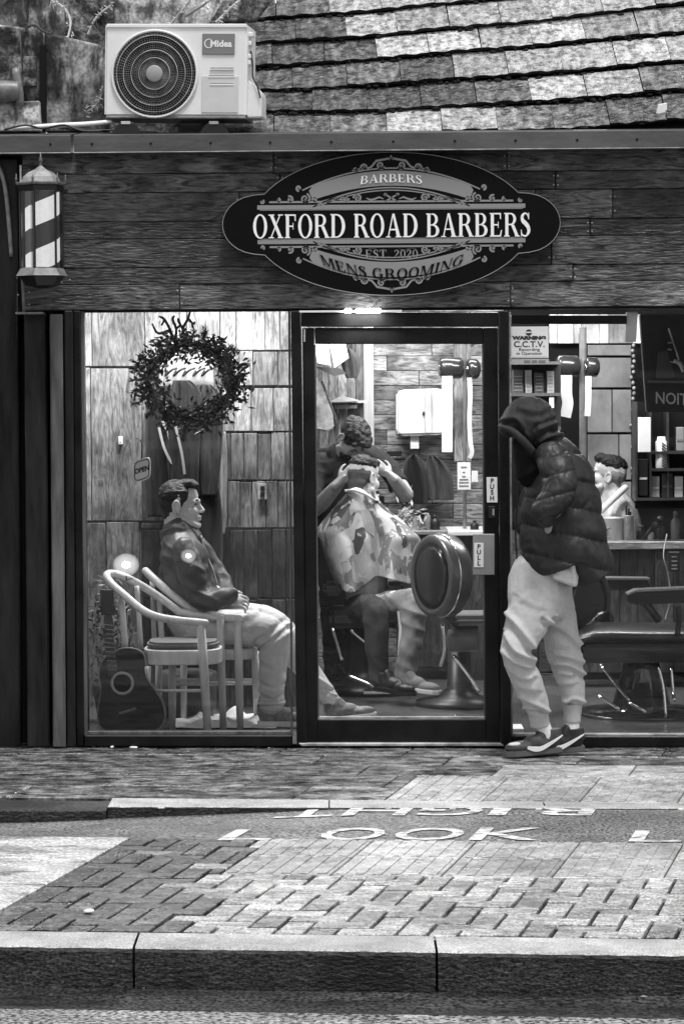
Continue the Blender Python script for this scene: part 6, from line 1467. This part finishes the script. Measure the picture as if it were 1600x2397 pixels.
b = MB(); limb(b, [(1259, 1664, -.38, 24, 24), (1263, 1700, -.37, 23, 23)], 16, 3, True); fuse(b, 'ankle_cuff', JOG, pm, .005, 3, lambda co, n_: .0012 * math.sin(math.atan2(co.y + .375, co.x - P(1261, 1680, -.375).x) * 44))
b = MB(); limb(b, [(1340, 1648, -.30, 22, 24), (1338, 1692, -.30, 20, 22)], 16, 3, True); fuse(b, 'ankle_cuff', JOG, pm, .005, 3, lambda co, n_: .0012 * math.sin(math.atan2(co.y + .30, co.x - P(1339, 1670, -.30).x) * 44))
b = MB(); limb(b, [(1268, 1692, -.37, 17, 18), (1275, 1712, -.362, 17, 18), (1280, 1738, -.35, 17, 18)], 14, 3); b.build('sock', SOCK, pm, True)
b = MB(); limb(b, [(1338, 1688, -.30, 18, 19), (1336, 1730, -.30, 19, 20)], 14, 3); b.build('sock', SOCK, pm, True)
SH_U = mat('dark_trainer', .06, .5, .4, var=.4, vs=14); SH_S = mat('trainer_sole', .09, .6); SH_W = mat('trainer_white', .75, .4)
g = G(1305, 1752); Ms = T(Vector((g.x, -.335, gz(g.x))), 180 + 17, 2.5); Ms.translation.z += .016
shoe(pm, Ms @ Matrix.Diagonal((1, -1, 1, 1)) if False else Ms, SH_U, SH_S, .30, None, SH_U)
def swoosh_on(M_, sg):
    b = MB(); q = crom([(.195, sg * .052, .046), (.16, sg * .051, .036), (.125, sg * .048, .035), (.085, sg * .045, .05), (.045, sg * .044, .07), (.008, sg * .036, .088)], 4); n = len(q)
    b.strip([Vector(p) for p in q], [.014 * (1 - i / n) ** .8 * min(1, .35 + i * .14) + .0012 for i in range(n)], (0, sg, 0), .004); tmb(b, M_).build('swoosh', SH_W, pm)
swoosh_on(Ms, 1)
b = MB(); b.ell((.245, .018, .062), (.035, .022, .010)); tmb(b, Ms).build('toe_panel', SH_W, pm, True)
g = G(1362, 1757); Ms2 = T(Vector((g.x, -.30, gz(g.x))), 180 + 8, 3); Ms2.translation.z += .016
shoe(pm, Ms2, mat('black_trainer', .015, .5), SH_S, .29); swoosh_on(Ms2, 1)

# --- young man in the window
YM = .9
pw_ = person('young man in a dark zip jacket sitting with folded arms in the left window', P(460, 1700, YM))
Mh = T(P(424, 1181, YM), -6, -2, 0, 1.03)
b = skinmesh(pw_, [[(410, 1225, YM, 22, 26), (425, 1290, YM, 40, 60), (445, 1420, YM, 46, 60), (470, 1470, YM, 34, 60)], [(432, 1290, .72, 18, 18), (466, 1398, .70, 16, 16), (525, 1396, .66, 12, 12)], [(455, 1475, .78, 30, 28), (630, 1490, .76, 22, 22), (632, 1660, .76, 15, 16)], [(455, 1470, 1.02, 30, 28), (650, 1485, 1.0, 22, 22), (776, 1650, .93, 12, 14)]], Mh)
merge(b, hand(T(P(528, 1400, .66), 12, 12, 60, .95), 26)); merge(b, hand(T(P(520, 1388, .95), 30, 28, -40, .95), 30))
fuse(b, 'body', SKIN, pw_, .0042, 3); head_extras(pw_, Mh, None)
h = MB(); h.ell((-.024, 0, .05), (.094, .079, .080)); h.ell((.035, 0, .102), (.056, .056, .026)); h.ell((.066, 0, .098), (.030, .050, .022), rot=Matrix.Rotation(.35, 3, 'Y')); h.ell((-.05, 0, .0), (.06, .067, .07)); h.ell((-.058, 0, -.045), (.042, .052, .045))
for sg in (1, -1): h.ell((.016, sg * .05, .05), (.036, .024, .040)); h.ell((.006, sg * .064, .012), (.014, .010, .026))
fuse(tmb(h, Mh), 'hair', HAIR, pw_, .005, 3, lambda co, n_: .006 * noise.noise(Vector((co.x * 30, co.y * 60, co.z * 60))))
def jkt(amp): return folds(amp, 6, 16, .6)
b = MB(); limb(b, [(418, 1246, YM, 38, 52), (424, 1272, YM, 48, 84), (432, 1310, YM, 58, 94), (438, 1363, YM, 62, 92), (452, 1415, YM, 66, 88), (462, 1450, YM, 62, 84)], 26, 5)
limb(b, [(434, 1282, .70, 30, 26), (446, 1330, .665, 31, 28), (462, 1385, .65, 29, 26), (482, 1408, .635, 26, 25), (520, 1400, .625, 23, 21), (540, 1394, .64, 19, 17)], 18, 5)
limb(b, [(462, 1284, 1.1, 28, 26), (496, 1335, 1.12, 27, 26), (524, 1378, 1.06, 25, 24), (522, 1398, .9, 22, 22), (492, 1398, .75, 20, 20)], 18, 5)
fuse(b, 'zip_jacket', SHELLJ, pw_, .006, 6, jkt(.011))
b = MB(); limb(b, [(404, 1230, YM, 34, 42), (414, 1252, YM, 42, 50)], 20, 4, True); limb(b, [(440, 1244, YM, 24, 34), (452, 1262, YM, 24, 36)], 16, 3); fuse(b, 'collar', SHELLJ, pw_, .005, 4)
b = MB(); q = crom([(470, 1254, .86), (478, 1290, .84), (496, 1330, .83), (508, 1368, .82)], 4); b.tube([P(*p) for p in q], .006, 6); b.build('zip', LIP, pw_, True)
b = MB(); limb(b, [(440, 1448, YM, 52, 86), (470, 1474, YM, 52, 90)], 20, 3)
limb(b, [(462, 1476, .79, 46, 42), (520, 1472, .77, 46, 42), (590, 1473, .76, 44, 40), (634, 1486, .76, 40, 38), (643, 1512, .76, 36, 36), (638, 1560, .76, 34, 35), (636, 1612, .76, 31, 34), (635, 1645, .76, 32, 35)], 20, 5)
limb(b, [(462, 1470, 1.02, 44, 42), (540, 1456, 1.02, 44, 42), (606, 1454, 1.02, 40, 40), (654, 1478, 1.0, 38, 36), (692, 1532, .98, 33, 33), (738, 1594, .95, 27, 28), (768, 1632, .935, 22, 24)], 20, 5)
fuse(b, 'trousers', JEAN, pw_, .006, 6, pressed_folds([([(672, 1462), (640, 1490), (608, 1512)], .010, 7), ([(676, 1480), (640, 1508), (612, 1530)], .010, 7), ([(606, 1425), (590, 1440), (560, 1446)], .006, 6), ([(612, 1590), (640, 1604), (664, 1590)], .007, 6), ([(610, 1618), (640, 1632), (660, 1616)], .008, 5), ([(612, 1640), (650, 1640)], .006, 5), ([(540, 1450), (580, 1470)], .006, 8), ([(620, 1550), (650, 1562)], .005, 8), ([(745, 1590), (775, 1610)], .008, 5), ([(755, 1612), (785, 1628)], .007, 4)]))
b = MB(); limb(b, [(635, 1640, .76, 33, 36), (635, 1647, .76, 33, 36)], 22, 2, True); b.build('trouser_hem', JEAN, pw_, True)
b = MB(); limb(b, [(764, 1626, .937, 22, 24), (782, 1648, .93, 19, 21)], 14, 3, True); b.build('ankle_cuff', JEAN, pw_, True)
g = P(602, 1703, .78); shoe(pw_, T(Vector((g.x, .77, FZ(g.x))), -4), mat('grey_trainer', .2, .6, var=.5, vs=25), SH_W, .30, None, SOCK)
g = P(776, 1690, .92); shoe(pw_, T(Vector((g.x - .03, .92, FZ(g.x) + .004)), -3, -6), bpy.data.materials['grey_trainer'], SH_W, .27, None, SOCK)

# --- barber
YB = 2.75
pb_ = person('barber in a dark tee bending over the client and cutting his hair', P(800, 1600, YB))
Mh = T(P(822, 1026, YB - .1), -40, 64, 0, 1.0)
b = skinmesh(pb_, [[(818, 1034, YB - .06, 20, 20), (808, 1060, YB, 24, 22), (806, 1080, YB, 24, 24), (802, 1120, YB, 40, 40), (800, 1300, YB, 40, 40)], [(748, 1085, YB, 18, 18), (722, 1190, 2.5, 16, 16), (745, 1185, 2.42, 19, 17), (775, 1152, 2.34, 17, 15), (798, 1125, 2.28, 12, 11)],
    [(878, 1062, YB, 18, 18), (926, 1120, 2.68, 18, 18), (950, 1160, 2.55, 19, 18), (940, 1148, 2.50, 18, 17), (924, 1126, 2.44, 15, 14), (913, 1114, 2.41, 11, 10)]], Mh, False)
merge(b, hand(T(P(797, 1126, 2.27), 10, -42, 70, .95), 28)); merge(b, hand(T(P(912, 1112, 2.40), 168, -38, -70, .85), 24, 1, -1))
fuse(b, 'body', mat('barber_skin', .3, .5, var=.1, vs=40), pb_, .005, 3); head_extras(pb_, Mh, None)
h = MB(); h.ell((-.016, 0, .045), (.106, .086, .088)); h.ell((.05, 0, .085), (.055, .06, .035)); fuse(tmb(h, Mh), 'hair', HAIR, pb_, .006, 3, lambda co, n_: .009 * noise.noise(co * 42))
h = MB(); h.ell((.055, 0, -.08), (.048, .052, .042)); fuse(tmb(h, Mh), 'beard', HAIR, pb_, .005, 3)
b = MB(); limb(b, [(806, 1066, YB, 44, 36), (808, 1084, YB, 72, 46), (802, 1130, YB, 72, 52), (800, 1220, YB, 66, 52), (800, 1340, YB, 62, 50)], 24, 5); limb(b, [(752, 1086, YB, 27, 26), (736, 1130, 2.66, 27, 26), (726, 1168, 2.56, 26, 25)], 16, 4); limb(b, [(868, 1066, YB, 25, 25), (900, 1090, 2.72, 25, 24), (930, 1126, 2.66, 23, 22)], 16, 4)
fuse(b, 'tee_shirt', TEE, pb_, .007, 5, folds(.010, 6, 14, .4, 2))
b = MB(); limb(b, [(806, 1082, YB - .12, 24, 8), (808, 1130, YB - .14, 32, 10), (806, 1250, YB - .14, 58, 12), (806, 1420, YB - .14, 60, 12)], 18, 4, True); fuse(b, 'apron', mat('black_apron', .008, .8), pb_, .006, 4)
b = MB(); limb(b, [(800, 1335, YB, 58, 48), (786, 1450, YB, 36, 36), (782, 1590, YB, 24, 26)], 16, 4); limb(b, [(805, 1335, YB, 58, 48), (826, 1450, YB, 36, 36), (830, 1590, YB, 24, 26)], 16, 4); fuse(b, 'trousers', DTROU, pb_, .009, 5, folds(.008))
for x in (776, 826): g = P(x, 1600, YB); shoe(pb_, T(Vector((g.x, YB, FZ(g.x))), -60), BLACKPL, BLACKPL, .28)
cl = thing('hair_clipper', 'dark hair clipper in the hand of the barber at the forehead of the client', 'clipper', P(902, 1112, 2.2)); b = MB(); b.tube([P(906, 1112, 2.46), P(912, 1134, 2.47), P(915, 1148, 2.48)], [.013, .016, .014], 10, cap='round'); b.build('body', BLACKPL, cl, True); MB().pbox(900, 1104, 909, 1110, 2.45, .02).build('blade', CHROME, cl)

# --- client under the cape
YC = 2.3
pc = person('client with a fresh undercut sitting under a camouflage cape', P(860, 1600, YC))
Mh = T(P(851, 1117, YC), 46, 8, 0, 1.0)
b = skinmesh(pc, [[(846, 1150, YC, 24, 26), (850, 1220, YC, 50, 50), (858, 1400, YC, 50, 50)], [(868, 1425, 2.2, 30, 30), (950, 1420, 1.95, 24, 24), (940, 1600, 1.85, 15, 15)], [(818, 1200, 2.3, 20, 20), (810, 1280, 2.32, 16, 16), (845, 1330, 2.25, 13, 13)], [(885, 1200, 2.3, 20, 20), (905, 1280, 2.32, 16, 16), (880, 1330, 2.25, 13, 13)]], Mh)
fuse(b, 'body', SKIN, pc, .0045, 3); head_extras(pc, Mh, None)
h = MB(); h.ell((-.012, 0, .075), (.094, .076, .052)); h.ell((.045, 0, .085), (.052, .058, .034)); fuse(tmb(h, Mh), 'hair', HAIR, pc, .005, 3, lambda co, n_: .007 * noise.noise(co * 50))
h = MB(); h.ell((-.022, 0, .018), (.0905, .0752, .075)); h.ell((-.05, 0, -.035), (.056, .064, .05)); h.ell((-.052, 0, -.07), (.046, .055, .04)); h.ell((.02, 0, .045), (.058, .068, .03)); fuse(tmb(h, Mh), 'clipped_sides', HAIR_S, pc, .005, 3)
def camo():
    m_ = bpy.data.materials.new('camouflage_cloth'); m_.use_nodes = True; t = m_.node_tree; N = t.nodes; L = t.links; b_ = N['Principled BSDF']; b_.inputs['Roughness'].default_value = .6
    tc = N.new('ShaderNodeTexCoord'); prev = None
    base = N.new('ShaderNodeRGB'); base.outputs[0].default_value = (.42, .42, .42, 1); prev = base.outputs[0]
    for k, (sc, th, c) in enumerate(((4.6, .5, .2), (5.5, .54, .62), (5, .585, .06), (26, .62, .5))):
        mp = N.new('ShaderNodeMapping'); mp.inputs['Location'].default_value = (k * 7.3, k * 3.1, k * 1.7); mp.inputs['Scale'].default_value = (1, 1, .75)
        no = N.new('ShaderNodeTexNoise'); no.inputs['Scale'].default_value = sc; no.inputs['Detail'].default_value = 2 if sc < 20 else 1; no.inputs['Distortion'].default_value = .6
        cm = N.new('ShaderNodeMath'); cm.operation = 'GREATER_THAN'; cm.inputs[1].default_value = th
        mx = N.new('ShaderNodeMix'); mx.data_type = 'RGBA'; mx.inputs[7].default_value = (c, c, c, 1)
        L.new(tc.outputs['Object'], mp.inputs[0]); L.new(mp.outputs[0], no.inputs[0]); L.new(no.outputs[0], cm.inputs[0]); L.new(cm.outputs[0], mx.inputs[0]); L.new(prev, mx.inputs[6]); prev = mx.outputs[2]
    L.new(prev, b_.inputs['Base Color']); return m_
def cape_surface(rows, Y, d, mt, name, parent, bottom=None, folds_=7, amp=.03, n=56):
    b = MB(); q = crom([(float(y), float(a), float(c)) for y, a, c in rows], 7); vs_ = []; k = len(q)
    for i, (y, a, c) in enumerate(q):
        f = i / (k - 1)
        for j in range(n):
            t = 2 * math.pi * j / n; u_ = math.cos(t); x = (a + c) / 2 + (c - a) / 2 * u_; yy = y
            if bottom: yy = y + f ** 3 * bottom(u_)
            w = amp * f * math.sin(u_ * folds_ + 1.1 + f * 1.3) + .02 * f * noise.noise(Vector((x * .03, yy * .02, 2)))
            w += (.11 * math.exp(-((u_ - .18) / .11) ** 2) + .05 * math.exp(-((u_ + .35) / .08) ** 2) - .03 * math.exp(-((u_ + .1) / .14) ** 2)) * f if name == 'cape' and bottom else 0
            vs_.append(P(x, yy, Y + d * (.35 + .65 * f) * math.sin(t) + (w if math.sin(t) < .3 else 0)))
    fs = [(i * n + j, i * n + (j + 1) % n, (i + 1) * n + (j + 1) % n, (i + 1) * n + j) for i in range(k - 1) for j in range(n)] + [tuple(range(n))]
    b.add(vs_, fs); o = b.build(name, mt, parent, True); so = o.modifiers.new('t', 'SOLIDIFY'); so.thickness = .004; return o
cape_surface([(1150, 816, 874), (1166, 800, 884), (1190, 779, 906), (1215, 758, 938), (1243, 739, 966), (1260, 747, 983), (1290, 757, 977), (1330, 772, 972), (1362, 786, 968)], YC, .22, camo(), 'cape', pc, lambda u_: 26 * math.cos((u_ + .62) * 3.4) if u_ < .1 else -14 + 24 * (u_ - .1), 6, .055)
b = MB(); q = crom([(812, 1151, 2.22), (830, 1148, 2.16), (852, 1156, 2.14), (872, 1170, 2.17), (880, 1172, 2.25), (868, 1160, 2.4), (835, 1148, 2.4), (812, 1151, 2.22)], 4); b.strip([P(*p) for p in q], [.016] * len(q), (0, -.4, 1), .012); b.build('neck_strip', PAPER, pc, True)
b = MB(); limb(b, [(880, 1428, 2.25, 36, 40), (925, 1416, 2.05, 34, 34), (962, 1412, 1.93, 32, 32), (968, 1450, 1.88, 30, 30), (956, 1530, 1.86, 26, 26), (944, 1596, 1.85, 22, 22)], 18, 5); fuse(b, 'trouser_leg', mat('lit_trouser_cloth', .2, .85, .2, var=.3, vs=10), pc, .007, 5, folds(.014, 5, 12, .6))  # pale leg beside a near-black one: light painted as cloth colour
b = MB(); limb(b, [(840, 1430, 2.25, 36, 40), (860, 1425, 2.05, 34, 34), (878, 1430, 1.93, 32, 32), (880, 1480, 1.88, 30, 30), (884, 1560, 1.86, 24, 24), (890, 1600, 1.85, 22, 22)], 18, 5)
fuse(b, 'trousers', mat('shaded_trouser_cloth', .035, .85, .2, var=.2, vs=14), pc, .008, 5, folds(.012, 5, 12, .6))  # same trousers, shade painted into this leg
for x, yw in ((926, -24), (880, -38)): g = P(x, 1616, 1.85); shoe(pc, T(g, yw, 4), mat('lit_trainer', .2, .6) if x == 926 else BLACKPL, SH_W if x == 926 else BLACKPL, .27)  # one shoe pale, one black: the same painted light and shade

# --- customer at the right, a mirror reflection built as a solid figure
YR = 3.06
pr = person('customer under a white towel, facing left, built in place of a mirror reflection', P(1440, 1300, YR))
Mh = T(P(1422, 1113, YR), 168, -14, 0, 1.0)
b = skinmesh(pr, [[(1432, 1150, YR, 24, 26), (1452, 1200, YR, 40, 60), (1460, 1262, YR, 44, 60), (1462, 1400, YR, 44, 50)]], Mh); fuse(b, 'body', SKIN, pr, .0045, 3); head_extras(pr, Mh, None)
h = MB(); h.ell((-.008, 0, .078), (.098, .078, .052)); h.ell((.055, 0, .09), (.05, .06, .034)); fuse(tmb(h, Mh), 'hair', HAIR, pr, .005, 3, lambda co, n_: .007 * noise.noise(co * 50))
h = MB(); h.ell((-.03, 0, .015), (.082, .0775, .062)); fuse(tmb(h, Mh), 'clipped_sides', mat('clipped_pale', .26, .7, .3, var=.2, vs=200), pr, .005, 3)
cape_surface([(1158, 1414, 1466), (1180, 1406, 1482), (1215, 1400, 1492), (1320, 1398, 1496)], YR, .17, mat('white_cape', .72, .7, var=.1, vs=10), 'cape', pr, None, 9, .03, 40)
b = MB(); limb(b, [(1406, 1196, YR - .2, 8, 10), (1430, 1172, YR - .2, 8, 10), (1462, 1142, YR - .16, 8, 10)], 12, 4); b.build('towel_roll', PAPER, pr, True)

# ------------------------------------------------------------------ small litter
for k, (x, y, w, lab) in enumerate(((262, 1751, 9, 'small white paper scrap at the foot of the left window frame'), (312, 1752, 22, 'larger flat white paper scrap under the left window'), (1342, 1752, 10, 'tiny white scrap behind the heels of the hooded man'), (208, 2136, 26, 'pale flattened wrapper on the dark paving blocks'))):
    c = G(x, y, .002); s_ = S(c.y); b = MB(); n = 9; pts = [Vector((c.x + w / s_ * .5 * math.cos(i * 6.283 / n) * random.uniform(.7, 1.1), c.y + .03 * math.sin(i * 6.283 / n) * random.uniform(.6, 1.1), gz(c.x) + .005)) for i in range(n)]
    b.prism(pts, (0, 0, .004)); tag(b.build('paper_scrap', PAPER), lab, 'litter', 'paper scraps on the ground')
DLEAF = mat('wet_leaf', .05, .3, var=.5, vs=30)
b = MB()
for i in range(130):
    u_ = random.uniform(-2, 2); y_ = KF(u_) - random.random() ** 2 * .22 - .012; c = Vector((u_, y_, gz(u_, ROADZ) + .012)); leaf(b, c, Vector((random.gauss(0, 1), random.gauss(0, 1), random.gauss(0, .2))), random.uniform(.012, .035), random.uniform(.003, .008))
for i in range(70):
    u_ = random.uniform(-1.6, 1.6); y_ = -.06 - random.random() ** 2 * .25; c = Vector((u_, y_, gz(u_) + .006)); leaf(b, c, Vector((random.gauss(0, 1), random.gauss(0, 1), random.gauss(0, .15))), random.uniform(.008, .022), random.uniform(.002, .005))
o = b.build('leaf_litter', DLEAF); o['kind'] = 'stuff'
